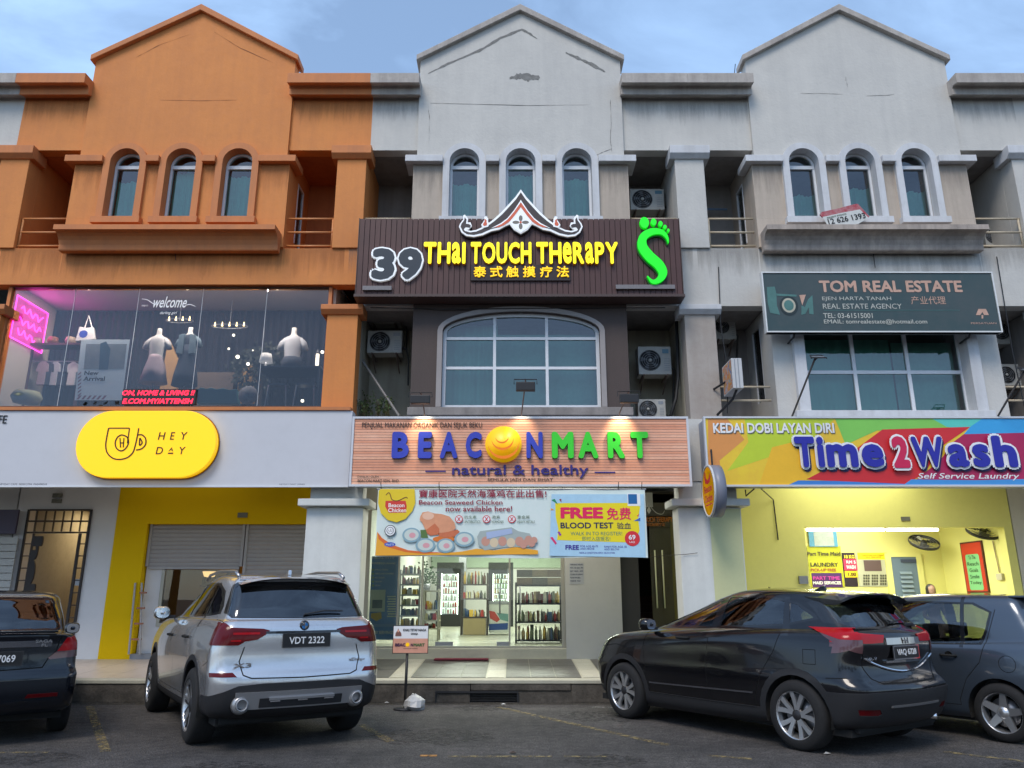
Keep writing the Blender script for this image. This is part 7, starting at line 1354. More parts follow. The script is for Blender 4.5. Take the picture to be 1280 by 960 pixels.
b.lathe(prf, (bgx+.02, bgy-.02, 0.002), 'z', 14); b.v = [v+Vector((r2.uniform(-.02, .02), r2.uniform(-.02, .02), r2.uniform(-.012, .012) if v.z > .02 else 0)) for v in b.v]
for k in range(len(b.sm)): b.sm[k] = False
tag(b.o('plastic_bag', M('white_plastic', (.5, .5, .49), .4, var=.3, vs=20)), 'crumpled white plastic bag at the foot of the standing board', 'bag')
for k, (px_, py_) in enumerate(((629, 881), (483, 879), (641, 942), (1034, 943))):
    gx_, gy_ = ground(px_, py_); b = B(); b.add([(gx_-.035, gy_, .006), (gx_, gy_-.03, .012), (gx_+.04, gy_+.005, .008), (gx_, gy_+.03, .02)], [(0, 1, 2, 3)]); tag(b.o('litter', MATS['white_plastic'] if k != 2 else M('dead_leaf', (.06, .04, .03), .9)), ('scrap of white litter below the drain grate', 'tiny white scrap near the bag at the kerb', 'small dark dead leaf on the road in the foreground', 'white scrap on the road in front of the black crossover')[k], 'litter', None)
# antenna spikes on the parapet
tag(B().tube([(X(917, 80, YF), YF, Z(92, YF)), (X(919, 78, YF), YF, Z(80, YF))], .008, 5).o('roof_spike', DARKM), 'tiny wire spike on the parapet left of the right-hand gable', 'wire')
# ---------------------------------------------------------------- across the road (seen in the windows and the paint)
def street_tree(x, y, h, seed):
    r = random.Random(seed); R = T('street_tree', 'broad leafy tree %s across the road' % ('far left', 'left', 'middle left', 'middle right', 'right', 'far right')[seed], 'tree', (x, y, 0), 'trees across the road')
    tb = B(); tb.tube([(x, y, 0), (x+.1, y, h*.3), (x-.1, y+.1, h*.6)], [.28, .2, .1], 8)
    for k in range(5): a = k*1.3; tb.tube([(x, y, h*.3), (x+math.cos(a)*h*.15, y+math.sin(a)*h*.15, h*.5), (x+math.cos(a)*h*.27, y+math.sin(a)*h*.27, h*.7)], [.12, .07, .03], 6)
    tb.o('trunk', M('bark', (.09, .07, .05), .9), R); lb = B(); cl = [(Vector((r.gauss(0, h*.17), r.gauss(0, h*.15), h*r.uniform(.45, .92))), r.uniform(.09, .17)*h) for _ in range(26)]
    for c, rad in cl:
        for _ in range(110):
            d = Vector((r.gauss(0, 1), r.gauss(0, 1), r.gauss(0, 1))).normalized()*rad*r.uniform(.5, 1.05); p = Vector((x, y, 0))+c+d; e = Vector((r.uniform(-1, 1), r.uniform(-1, 1), r.uniform(-.6, .6))).normalized()*.32; n_ = e.cross(Vector((r.uniform(-1, 1), .3, 1))).normalized()*.13; lb.add([p, p+e*.5+n_, p+e, p+e*.5-n_], [(0, 1, 2, 3)])
    lb.o('crown', M('tree_leaf', (.05, .085, .03), .7, var=.5, vs=1.5), R, kind='stuff')
for k, (x, y, h) in enumerate(((-19, -15, 11), (-11, -18, 9), (-3.5, -20, 10), (4.5, -17, 8.5), (12, -19, 12), (20, -16, 10))): street_tree(x, y, h, k)
# ---------------------------------------------------------------- parked cars
import numpy as np
from mathutils.bvhtree import BVHTree
TYRE = M('tyre_rubber', (0.010, 0.010, 0.011), .85, var=.3, vs=20, bump=.15)
PLAST = M('black_trim_plastic', (0.014, 0.014, 0.016), .6, bump=.2, bs=200)
GLOSSB = M('gloss_black', (0.008, 0.008, 0.01), .12, coat=.6)
UNDER = M('underbody', (0.008, 0.008, 0.008), .9)
GAP = M('panel_gap', (0.004, 0.004, 0.004), .9)
SEATM = M('car_seat_fabric', (0.035, 0.035, 0.04), .8)
ALLOY = M('machined_alloy', (0.62, 0.63, 0.65), .28, .85)
ALLOYD = M('dark_wheel_pocket', (0.03, 0.03, 0.033), .4, .3)
CHROME = M('chrome', (0.8, 0.8, 0.82), .08, 1.0)
DISC = M('brake_disc', (0.25, 0.25, 0.26), .4, .9)
REDL = M('red_lamp', (0.36, 0.004, 0.008), .18, coat=.25, spec=.2); REDD = M('dark_red_lamp', (0.095, 0.002, 0.004), .18, coat=.2, spec=.2); CLRL = M('clear_lamp', (0.11, 0.05, 0.055), .15, .2, coat=.6)
CGL = glass('car_side_glass', (0.42, 0.47, 0.46), 0.06, 0.0); CGR = glass('car_rear_glass', (0.10, 0.12, 0.13), 0.07, 0.0)
def paint(name, col, metal, rough):
    m = M(name, col, rough, metal, coat=1.0 if metal > .4 else .6); t = m.node_tree; b = t.nodes['Principled BSDF']
    n = t.nodes.new('ShaderNodeTexNoise'); n.inputs['Scale'].default_value = 900; g = t.nodes.new('ShaderNodeNewGeometry'); bp = t.nodes.new('ShaderNodeBump'); bp.inputs['Strength'].default_value = .05; bp.inputs['Distance'].default_value = .002
    t.links.new(g.outputs['Position'], n.inputs['Vector']); t.links.new(n.outputs['Fac'], bp.inputs['Height']); t.links.new(bp.outputs[0], b.inputs['Normal'])
    # the back of each panel is bare dark lining
    o = t.nodes['Material Output']; d = t.nodes.new('ShaderNodeBsdfDiffuse'); d.inputs[0].default_value = (.03, .03, .03, 1); mx = t.nodes.new('ShaderNodeMixShader')
    t.links.new(g.outputs['Backfacing'], mx.inputs[0]); t.links.new(b.outputs[0], mx.inputs[1]); t.links.new(d.outputs[0], mx.inputs[2]); t.links.new(mx.outputs[0], o.inputs[0])
    return m
N1_, N2_, N3_ = 9, 8, 44
def ring_pts(r):
    yr, yf, w_ = r['yr'], r['yf'], r['w']; tr, tf = r.get('tr', .03), r.get('tf', .06); br, bf = r.get('br', .06), r.get('bf', .12); cr_, cf = r.get('cr', .14), r.get('cf', .3)
    wr, wf = w_-tr, w_-tf; cr_ = min(cr_, wr*.9, (yf-yr)*.3); cf = min(cf, wf*.9, (yf-yr)*.3); P = []
    yc = yr+br+cr_; yd = yf-bf-cf; ym = r.get('ym', (yc+yd)/2)
    for i in range(N1_): x = (wr-cr_)*i/N1_; P.append((x, yr+br*(x/max(1e-3, wr-cr_))**2))
    for i in range(N2_): a = PI/2*i/N2_; P.append((wr-cr_+cr_*math.sin(a), yc-cr_*math.cos(a)))
    for i in range(N3_+1):
        y = yc+(yd-yc)*i/N3_
        x = w_-tr*((ym-y)/(ym-yc))**2 if y < ym else w_-tf*((y-ym)/(yd-ym))**2
        P.append((x, y))
    for i in range(1, N2_+1): a = PI/2*i/N2_; P.append((wf-cf+cf*math.cos(a), yd+cf*math.sin(a)))
    for i in range(1, N1_+1): x = (wf-cf)*(1-i/N1_); P.append((x, yf-bf*(x/max(1e-3, wf-cf))**2))
    out = []
    for x, y in P:
        t = min(1, max(0, (y-yr)/(yf-yr))); z = r['zr']*(1-t)+r['zf']*t+4*t*(1-t)*(r['zs']-(r['zr']+r['zf'])/2)
        out.append((x, y, z))
    return np.array(out)
def pchip(ts, V, q):
    n = len(ts); h = np.diff(ts)[:, None]; h = h.reshape(-1, *([1]*(V.ndim-1))); d = np.diff(V, axis=0)/h; m = np.zeros_like(V); m[0] = d[0]; m[-1] = d[-1]
    for i in range(1, n-1):
        a, b = d[i-1], d[i]; w1 = 2*h[i]+h[i-1]; w2 = h[i]+2*h[i-1]
        with np.errstate(all='ignore'): m[i] = np.where(a*b > 0, (w1+w2)/(w1/np.where(a == 0, 1, a)+w2/np.where(b == 0, 1, b)), 0)
    out = []
    for x in q:
        i = min(n-2, int(np.searchsorted(ts, x, 'right'))-1); t = (x-ts[i])/(ts[i+1]-ts[i]); H = ts[i+1]-ts[i]
        out.append((2*t**3-3*t*t+1)*V[i]+(t**3-2*t*t+t)*H*m[i]+(-2*t**3+3*t*t)*V[i+1]+(t**3-t*t)*H*m[i+1])
    return np.array(out)
def inpoly(x, y, P):
    c = False; n = len(P); j = n-1
    for i in range(n):
        if (P[i][1] > y) != (P[j][1] > y) and x < (P[j][0]-P[i][0])*(y-P[i][1])/(P[j][1]-P[i][1])+P[i][0]: c = not c
        j = i
    return c
def circle(cy, cz, r, n=26): return [(cy+r*math.cos(2*PI*i/n), cz+r*math.sin(2*PI*i/n)) for i in range(n)]
def thin(pts, w_=.008):
    out = []
    for a, b in zip(pts, pts[1:]):
        d = (Vector(b)-Vector(a)).normalized(); q = Vector((-d.y, d.x))*w_/2; a2 = Vector(a)-d*w_*.3; b2 = Vector(b)+d*w_*.3
        out.append([tuple(a2+q), tuple(b2+q), tuple(b2-q), tuple(a2-q)])
    return out
class CarBody:
    def __init__(s, rings, step=.035):
        R = np.array([ring_pts(r) for r in rings]); mean = np.linalg.norm(np.diff(R, axis=0), axis=2).mean(axis=1)+.004
        ts = np.concatenate([[0], np.cumsum(mean)]); q = []
        for a, b in zip(ts, ts[1:]):
            k = max(2, int((b-a)/step)); q += [a+(b-a)*i/k for i in range(k)]
        q.append(ts[-1]); G = pchip(ts, R, q); s.G = G
        bm = s.bm = bmesh.new(); K, Nn = G.shape[:2]
        V = [[bm.verts.new(G[k][i]) for i in range(Nn)] for k in range(K)]
        for k in range(K-1):
            for i in range(Nn-1):
                try: bm.faces.new((V[k][i], V[k][i+1], V[k+1][i+1], V[k+1][i]))
                except ValueError: pass
        bmesh.ops.recalc_face_normals(bm, faces=bm.faces)
        c = sum((f.normal.x for f in bm.faces if f.calc_center_median().z < .8 and f.calc_center_median().x > .6), 0)
        if c < 0: bmesh.ops.reverse_faces(bm, faces=bm.faces)
        bm.normal_update(); s.bvh = BVHTree.FromBMesh(bm); s.reg = []
    def side(s, y, z): h = s.bvh.ray_cast(Vector((3, y, z)), Vector((-1, 0, 0))); return h[0].x if h[0] else 0.8
    def rear(s, x, z): h = s.bvh.ray_cast(Vector((abs(x), -3, z)), Vector((0, 1, 0))); return h[0].y if h[0] else 0.1
    def add(s, name, proj, poly, mat, off=0.0, thick=0.0, pair=True, parent=None, lo=None, hi=None, delete=False):
        """proj 'side' -> (y,z), 'rear' -> (x,z). lo/hi bound the other axis (x for side, y for rear)"""
        polys = poly if isinstance(poly[0][0], (tuple, list)) else [poly]
        s.reg.append(dict(name=name, proj=proj, polys=polys, mat=mat, off=off, thick=thick, pair=pair, parent=parent, lo=lo, hi=hi, delete=delete))
    def ok(s, r, c, n):
        if r['proj'] == 'side': return n.x > .25 and (r['lo'] is None or c.x > r['lo']) and (r['hi'] is None or c.y < r['hi'])
        if r['proj'] == 'rear': return c.y < (1.6 if r['hi'] is None else r['hi']) and (r['lo'] is None or c.x > r['lo']) and n.y < (-.12 if r['hi'] is None else .6)
    def cut(s):
        bm = s.bm
        for r in s.reg:
            for P in r['polys']:
                u0, u1 = min(p[0] for p in P)-.01, max(p[0] for p in P)+.01; v0, v1 = min(p[1] for p in P)-.01, max(p[1] for p in P)+.01
                ax = 1 if r['proj'] == 'side' else 0; n = len(P)
                extra = [(Vector((0, r['hi'], 0)), Vector((0, 1, 0)))] if r['hi'] is not None and r['proj'] == 'rear' else []
                planes = extra
                for i in range(n):
                    a, b = P[i], P[(i+1) % n]; d = (b[0]-a[0], b[1]-a[1])
                    if abs(d[0])+abs(d[1]) < 1e-6: continue
                    if r['proj'] == 'side': co = Vector((0, a[0], a[1])); no = Vector((0, d[1], -d[0]))
                    else: co = Vector((a[0], 0, a[1])); no = Vector((d[1], 0, -d[0]))
                    planes.append((co, no.normalized()))
                for co, no in planes:
                    fs = []
                    for f in bm.faces:
                        vs = f.verts; us = [v.co[ax] for v in vs]; zs = [v.co.z for v in vs]
                        if max(us) < u0 or min(us) > u1 or max(zs) < v0 or min(zs) > v1: continue
                        if not s.ok(r, f.calc_center_median(), f.normal): continue
                        dd = [(v.co-co).dot(no) for v in vs]
                        if min(dd) > -1e-5 or max(dd) < 1e-5: continue
                        fs.append(f)
                    if fs:
                        g = set(fs)
                        for f in fs: g.update(f.edges); g.update(f.verts)
                        bmesh.ops.bisect_plane(bm, geom=list(g), dist=1e-5, plane_co=co, plane_no=no)
        bm.normal_update()
    def build(s, root, bodymat, lower=None):
        s.cut(); bm = s.bm; bm.verts.index_update(); groups = {None: []}
        for f in bm.faces:
            c = f.calc_center_median(); hit = None
            for k, r in enumerate(s.reg):
                if s.ok(r, c, f.normal):
                    u = c.y if r['proj'] == 'side' else c.x
                    if any(inpoly(u, c.z, P) for P in r['polys']): hit = k; break
            groups.setdefault(hit, []).append(f)
        made = {}
        def emit(fs, name, mats, off, thick, sides, par, gapset=()):
            vid = {}; V = []; Nn = []; F = []; MI = []
            for f in fs:
                for v in f.verts:
                    if v.index not in vid: vid[v.index] = len(V); V.append(v.co+v.normal*off); Nn.append(v.normal.copy())
                F.append([vid[v.index] for v in f.verts]); MI.append(0)
            ec = {}
            for f in F:
                for a, b in zip(f, f[1:]+f[:1]): ec[(a, b)] = 1
            if thick:
                for (a, b) in list(ec):
                    if (b, a) in ec: continue
                    if abs(V[a].x) < 1e-4 and abs(V[b].x) < 1e-4: continue
                    n = len(V); na = (V[b]-V[a]).cross(Nn[a]); na = na.normalized() if na.length > 1e-9 else Nn[a]
                    V += [V[a].copy(), V[b].copy(), V[b]-Nn[b]*thick, V[a]-Nn[a]*thick]; Nn += [na]*4; F.append([n+1, n, n+3, n+2]); MI.append(0)
            objs = []
            def mk(V, Nn, F, nm):
                me = bpy.data.meshes.new(nm); me.from_pydata([tuple(v) for v in V], [], F)
                for m_ in (mats if isinstance(mats, (list, tuple)) else [mats]): me.materials.append(m_)
                me.polygons.foreach_set('use_smooth', [True]*len(F)); me.normals_split_custom_set_from_vertices([tuple(n) for n in Nn])
                o = bpy.data.objects.new(nm, me); COL.objects.link(o); o.parent = par; ORG[o] = Vector(); return o
            mx = lambda L: [Vector((-v.x, v.y, v.z)) for v in L]
            if sides: objs = [mk(V, Nn, F, name), mk(mx(V), mx(Nn), [f[::-1] for f in F], name)]
            else:
                n = len(V); objs = [mk(V+mx(V), Nn+mx(Nn), F+[[i+n for i in f[::-1]] for f in F], name)]
            return objs
        s.body = emit(groups[None], 'body', bodymat, 0, .02, False, root)[0]
        for k, r in enumerate(s.reg):
            if r['delete'] or not groups.get(k): continue
            par = made.get(r['parent'], [root, root]) if r['parent'] else [root, root]
            objs = emit(groups[k], r['name'], r['mat'], r['off'], r['thick'], r['pair'], par[0])
            if r['pair'] and r['parent'] and len(par) > 1: objs[1].parent = par[1]
            made[r['name']] = objs
        s.made = made; return made
def wheel(root, x, y, r, style, wd=.2):
    """x is the outer face; style picks the spoke pattern"""
    sx = 1 if x > 0 else -1; W_ = T0('wheel', root)
    prof = [(r*.66, 0), (r*.70, .012), (r*.80, .006), (r*.90, -.0), (r*.965, -.018), (r, -.05), (r, -wd+.03), (r*.96, -wd), (r*.66, -wd)]
    tb = B(); tb.lathe([(a, sx*h) for a, h in prof], (x, y, r), 'x', 44, True); tb.o('tyre', TYRE, W_)
    for q in (0.03, .06, .09, .12): B().lathe([(r*1.0015, -sx*(.05+q)), (r*1.0015, -sx*(.058+q))], (x, y, r), 'x', 44) 
    rb = B(); rr = r*.69
    rb.lathe([(rr, sx*.004), (rr*.97, sx*.006), (rr*.94, -sx*.012), (rr*.92, -sx*.03), (rr*.88, -sx*wd*.8)], (x, y, r), 'x', 44); rb.f = rb.f[:-2] if True else rb.f; rb.mi = rb.mi[:len(rb.f)]; rb.sm = rb.sm[:len(rb.f)]
    rb.o('rim', ALLOY if style != 'steel' else GREYM, W_)
    B().lathe([(.001, -sx*.09), (r*.5, -sx*.09), (r*.5, -sx*.10), (.001, -sx*.10)], (x, y, r), 'x', 30).o('brake_disc', DISC, W_)
    B().lathe([(.001, -sx*.125), (rr*.93, -sx*.125)], (x, y, r), 'x', 30).o('inner_shield', UNDER, W_)
    def spoke(a0, w0, w1, r0, r1, a1=None, m=ALLOY, d0=-.03, d1=-.008, th=.03):
        a1 = a0 if a1 is None else a1; b = B(); pts = []
        for k in range(5):
            t = k/4; rad = r0+(r1-r0)*t; a = a0+(a1-a0)*t; w_ = w0+(w1-w0)*t; dx = d0+(d1-d0)*t**1.2; ca, sa = math.cos(a), math.sin(a); dy, dz = -sa*w_/2, ca*w_/2
            for e, hh in ((1, 0), (1, -th), (-1, -th), (-1, 0)): pts.append((x+sx*(dx+hh), y+rad*ca+e*dy, r+rad*sa+e*dz))
        fs = []
        for k in range(4):
            for j in range(4): fs.append((k*4+j, k*4+(j+1) % 4, k*4+4+(j+1) % 4, k*4+4+j))
        b.add(pts, fs); b.o('spoke', m, W_, fixn=True)
    for k in range(5):
        a = 2*PI*k/5+PI/2+.15
        if style == 'five': spoke(a, .085*r/.3, .06*r/.3, .03, rr*.97)
        elif style == 'ypair':
            for e in (-1, 1): spoke(a+e*.16, .034, .052, .05, rr*.97, a+e*.30, d0=-.02); spoke(a+e*.13, .026, .02, .05, rr*.95, a+e*.22, ALLOYD, -.028, -.02)
            spoke(a, .03, .05, .04, rr*.93, m=ALLOYD, d0=-.035, d1=-.03)
        elif style == 'double':
            for e in (-1, 1): spoke(a+e*.24, .034, .03, .05, rr*.97, a+e*.17)
            for e in (-1, 1): spoke(a+e*.10+PI/5, .018, .022, .08, rr*.95, a+e*.26+PI/5, ALLOYD, -.03, -.015)
    B().lathe([(.001, -sx*.012), (.028, -sx*.012), (.04, -sx*.02), (.07*r/.33, -sx*.028), (.075*r/.33, -sx*.06)], (x, y, r), 'x', 20).o('hub', ALLOY if style == 'five' else ALLOYD, W_)
    return W_
def T0(name, par):
    o = bpy.data.objects.new(name, None); COL.objects.link(o); o.parent = par; o.empty_display_size = .1; ORG[o] = Vector(); return o
def interior(root, w_, ys, zf, zseat, ztop, dash_y):
    B().box(-w_+.05, .25, .22, w_-.05, dash_y+.9, .34).o('cabin_floor', UNDER, root)
    for y0 in ys:
        front = y0 > 1.6
        for xs in ((-w_*.52, w_*.52) if front else (-w_*.62, 0, w_*.62)):
            hw = .25 if front else .2; b = B(); b.prism([(y0, .34), (y0+.5, .34), (y0+.5, zseat), (y0, zseat-.02)], xs-hw, xs+hw, 'x'); b.prism([(y0-.02, zseat-.1), (y0+.12, zseat-.1), (y0-.08, ztop), (y0-.18, ztop)], xs-hw, xs+hw, 'x')
            st = b.o('seat', SEATM, root, bevel=.04); b = B(); b.prism([(y0-.18, ztop+.02), (y0-.08, ztop+.02), (y0-.10, ztop+.19), (y0-.18, ztop+.19)], xs-.13, xs+.13, 'x'); b.o('headrest', SEATM, st, bevel=.03)
    B().prism([(dash_y, .5), (dash_y+.5, .5), (dash_y+.7, .92), (dash_y+.1, .98), (dash_y, .9)], -w_+.08, w_-.08, 'x').o('dashboard', SEATM, root, bevel=.03)
    a = B(); a.smooth = True; a.lathe([(.17, 0), (.185, .012), (.2, 0), (.185, -.012)], (-.0, 0, 0), 'y', 24, True); mx = Matrix.Translation((w_*.5, dash_y-.12, .93)) @ Matrix.Rotation(math.radians(-22), 4, 'X')
    a.v = [mx @ v for v in a.v]; a.o('steering_wheel', PLAST, root)
def wells(root, body, ys, r, w_):
    for y in ys:
        for s_ in (-1, 1):
            b = B(); n = 24; x1 = s_*(body.side(y, r*2.05)-.012); x0 = s_*(w_-.42); vs = []; fs = []
            for i in range(n+1):
                a = -.25+(PI+.5)*i/n; vs += [(x1, y+r*1.15*math.cos(a), r+r*1.15*math.sin(a)), (x0, y+r*1.15*math.cos(a), r+r*1.15*math.sin(a))]
            for i in range(n): fs.append((2*i, 2*i+1, 2*i+3, 2*i+2))
            fs.append(tuple(2*i+1 for i in range(n+1))); b.add(vs, fs); b.o('wheel_arch_liner', UNDER, root)
def mirror_part(root, x, y, z, mat, sc=1.0):
    for s_ in (-1, 1):
        b = B(); b.smooth = True; n = 14; vs = []; L_ = [(0, .02), (.02, .6), (.08, .95), (.15, 1.0), (.2, .8), (.22, .3)]
        for u, k in L_:
            for j in range(n):
                a = 2*PI*j/n; cx_, cz_ = math.cos(a), math.sin(a); vs.append((s_*(x+.10*sc+.095*sc*k*math.copysign(abs(cx_)**.7, cx_)), y+(u-.1)*sc*.8, z+.075*sc*k*math.copysign(abs(cz_)**.7, cz_)))
        fs = [(i*n+j, i*n+(j+1) % n, (i+1)*n+(j+1) % n, (i+1)*n+j) for i in range(len(L_)-1) for j in range(n)]; b.add(vs, fs); b.add(vs[:n], [tuple(range(n))]); o_ = b.o('wing_mirror', mat, root, fixn=True)
        b = B(); b.add([(s_*(x+.10*sc+.075*sc*math.copysign(abs(math.cos(a))**.7, math.cos(a))), y-.072*sc, z+.058*sc*math.copysign(abs(math.sin(a))**.7, math.sin(a))) for a in [2*PI*j/16 for j in range(16)]], [tuple(range(16))]); b.o('mirror_glass', CHROME, o_)
        B().prism([(y-.02, z-.07), (y+.06, z-.07), (y+.06, z-.03), (y-.02, z-.03)], s_*(x-.06), s_*(x+.06), 'x').o('mirror_arm', PLAST, o_)
def plate(root, body, x, z, w_, h, txt, sub=None, tilt=0.0, ymat=None, out_=.012):
    y = min(body.rear(x+dx, z+dz) for dx in (-w_/2+.02, 0, w_/2-.02) for dz in (-h/2, h/2))-out_
    p = B().box(x-w_/2, y, z-h/2, x+w_/2, y+.012, z+h/2).o('number_plate', M('plate_black', (.01, .01, .012), .3), root, bevel=.004)
    f = B(); e = .006; f.box(x-w_/2-e, y-.002, z+h/2-e, x+w_/2+e, y+.01, z+h/2+e); f.box(x-w_/2-e, y-.002, z-h/2-e, x+w_/2+e, y+.01, z-h/2+e); f.box(x-w_/2-e, y-.0015, z-h/2+e, x-w_/2+e, y+.01, z+h/2-e); f.box(x+w_/2-e, y-.0015, z-h/2+e, x+w_/2+e, y+.01, z+h/2-e); f.o('plate_frame', ymat or PLAST, p)
    B().text(txt, x-w_*.38, x+w_*.38, z-h*.27, z+h*.27, y-.002, .003, .015).o('plate_lettering', M('plate_white', (.75, .75, .75), .4), p)
def rtext(root, body, t, x0, x1, z0, z1, mat, bold=.02, parent=None, dy=.004):
    y = min(body.rear(x, (z0+z1)/2) for x in (abs(x0), abs(x1), abs((x0+x1)/2)))-dy
    return B().text(t, x0, x1, z0, z1, y, .004, bold).o('badge', mat, parent or root)
def rbox(b, x0, x1, z0, z1, body, d0=.012, d1=.02, n=8):
    """slab lying on the tail surface"""
    for i in range(n):
        xa, xb = x0+(x1-x0)*i/n, x0+(x1-x0)*(i+1)/n
        ya, yb = body.rear(xa, z0), body.rear(xb, z0); yc_, yd_ = body.rear(xa, z1), body.rear(xb, z1)
        b.add([(xa, ya-d0, z0), (xb, yb-d0, z0), (xb, yd_-d0, z1), (xa, yc_-d0, z1), (xa, ya+d1, z0), (xb, yb+d1, z0), (xb, yd_+d1, z1), (xa, yc_+d1, z1)], [(0, 1, 2, 3), (0, 4, 5, 1), (3, 2, 6, 7)]+([(0, 3, 7, 4)] if i == 0 else [])+([(1, 5, 6, 2)] if i == n-1 else []))
    return b
def wiper(root, body, x0, x1, z):
    ys = lambda x: body.rear(x, z)-.018
    B().tube([(x0, ys(x0), z), ((x0+x1)/2, ys((x0+x1)/2)+.0, z+.035), (x1, ys(x1), z+.03)], .009, 6).o('rear_wiper', PLAST, root)
def roof_fin(root, y, z, mat):
    B().prism([(y, z), (y+.16, z), (y+.05, z+.055), (y+.01, z+.06)], -.018, .018, 'x').o('roof_fin', mat, root, bevel=.008)

def lift(root, k, dz):
    """stand the coachwork at its height over the wheels"""
    def go(o):
        if o.type == 'MESH':
            for v in o.data.vertices: v.co.z = v.co.z*k+dz
            o.data.update()
        for ch in o.children: go(ch)
    for ch in root.children:
        if not ch.name.startswith('wheel') or ch.name.startswith('wheel_arch'): go(ch)
# ---- silver sport utility car
def car_silver():
    th = math.radians(32); R = T('parked_car', 'silver sport utility car with plate VDT 2322 and slim dark red tail lamps', 'car', (-2.17, 8.52, 0), 'cars parked nose-in at the kerb', th, local=True)
    P = paint('silver_car_paint', (0.58, 0.58, 0.59), .75, .26); wr, wy, hw = .365, (.97, 3.80), .94
    rings = [dict(yr=.16, yf=4.45, w=.82, zr=.27, zs=.24, zf=.24, cr=.2), dict(yr=.07, yf=4.6, w=.90, zr=.33, zs=.30, zf=.3, cr=.2), dict(yr=.02, yf=4.68, w=.93, zr=.45, zs=.45, zf=.45, cr=.22), dict(yr=0.0, yf=4.7, w=.94, zr=.60, zs=.60, zf=.6, cr=.22),
             dict(yr=.01, yf=4.7, w=.945, zr=.66, zs=.70, zf=.68, cr=.22), dict(yr=.05, yf=4.69, w=.945, zr=.72, zs=.76, zf=.72, cr=.2), dict(yr=.075, yf=4.66, w=.94, zr=.86, zs=.86, zf=.84, cr=.18), dict(yr=.07, yf=4.55, w=.93, zr=1.0, zs=.96, zf=.93, cr=.17, tr=.05), dict(yr=.08, yf=4.4, w=.905, zr=1.10, zs=1.09, zf=1.05, cr=.16, tr=.06, bf=.2),
             dict(yr=.13, yf=4.1, w=.87, zr=1.17, zs=1.16, zf=1.11, cr=.15, tr=.07), dict(yr=.17, yf=3.38, w=.84, zr=1.195, zs=1.185, zf=1.16, cr=.15, tr=.07), dict(yr=.24, yf=3.1, w=.80, zr=1.30, zs=1.285, zf=1.27, cr=.14, tr=.07), dict(yr=.36, yf=2.75, w=.75, zr=1.45, zs=1.42, zf=1.42, cr=.13, tr=.06), dict(yr=.46, yf=2.45, w=.70, zr=1.56, zs=1.55, zf=1.55, cr=.12, tr=.05),
             dict(yr=.50, yf=2.3, w=.655, zr=1.60, zs=1.615, zf=1.59, cr=.12, tr=.04), dict(yr=.60, yf=2.2, w=.58, zr=1.625, zs=1.65, zf=1.62, cr=.2, tr=.03), dict(yr=.9, yf=2.0, w=.35, zr=1.645, zs=1.668, zf=1.65, cr=.2, tr=0, br=.02), dict(yr=1.2, yf=1.8, w=.02, zr=1.66, zs=1.672, zf=1.665, cr=.01, tr=0, br=0, bf=0, tf=0, cf=.005)]
    c = CarBody(rings)
    for y in wy: c.add('wheel_hole', 'side', circle(y, wr, wr*1.13), P, delete=True)
    for y in wy: c.add('arch_cladding', 'side', circle(y, wr, wr*1.28), PLAST, .006, .02)
    c.add('rear_window', 'rear', [(0, 1.205), (.70, 1.215), (.735, 1.26), (.655, 1.50), (.62, 1.525), (0, 1.535)], CGR, -.002, 0, pair=False, hi=.62)
    c.add('window_surround', 'rear', [(0, 1.195), (.72, 1.205), (.755, 1.25), (.665, 1.53), (.62, 1.56), (0, 1.57)], GLOSSB, 0, .01, pair=False, hi=.62)
    c.add('tail_lamp', 'rear', [(.36, 1.085), (.42, 1.10), (.74, 1.115), (.78, 1.155), (1.0, 1.16), (1.0, .95), (.66, .95), (.60, .985), (.48, 1.0), (.40, 1.045)], REDD, .008, .03, hi=.36)
    wl = [(.62, 1.265), (1.0, 1.235), (2.0, 1.205), (3.05, 1.185), (2.88, 1.275), (2.62, 1.42), (2.38, 1.515), (1.75, 1.545), (1.05, 1.525), (.78, 1.45), (.63, 1.33)]
    c.add('door_pillar', 'side', [(1.98, 1.1), (2.10, 1.1), (2.02, 1.56), (1.93, 1.56)], GLOSSB, .001, .01, lo=.5); c.add('door_pillar', 'side', [(1.10, 1.1), (1.15, 1.1), (1.08, 1.56), (1.03, 1.56)], GLOSSB, .001, .01, lo=.5)
    c.add('side_window', 'side', wl, CGL, -.004, 0, lo=.5)
    wl2 = [(.58, 1.24), (1.0, 1.212), (2.0, 1.182), (3.14, 1.162), (2.91, 1.295), (2.64, 1.445), (2.39, 1.54), (1.75, 1.572), (1.03, 1.552), (.74, 1.47), (.59, 1.32)]
    c.add('window_trim', 'side', wl2, GLOSSB, .001, .01, lo=.5)
    c.add('reflector', 'rear', [(.66, .66), (.70, .70), (1.0, .70), (1.0, .665)], REDD, .005, .01, hi=.22)
    c.add('panel_gap', 'rear', thin([(0, 1.585), (.60, 1.58)], .01)+thin([(.80, 1.19), (.79, 1.14)])+thin([(.60, .93), (.64, .80), (.60, .675), (.52, .645), (0, .635)], .012), GAP, -.004, 0, pair=False, hi=.6)
    c.add('panel_gap', 'side', thin([(2.07, 1.1), (2.12, .8), (2.12, .42), (2.10, .38)])+thin([(1.12, 1.14), (1.16, .95), (1.32, .72), (1.42, .5), (1.44, .42)])+thin([(3.14, 1.08), (3.22, .9), (3.2, .5), (3.15, .4)])+thin([(.48, .745), (.30, .80), (.28, .93)])+thin([(2.1, .41), (1.44, .41)])+thin([(3.15, .41), (2.1, .41)]), GAP, -.004)
    c.add('rear_apron', 'rear', [(0, .20), (1.0, .20), (1.0, .45), (.86, .50), (.64, .58), (.4, .595), (0, .595)], PLAST, .002, .02, pair=False, hi=.5)
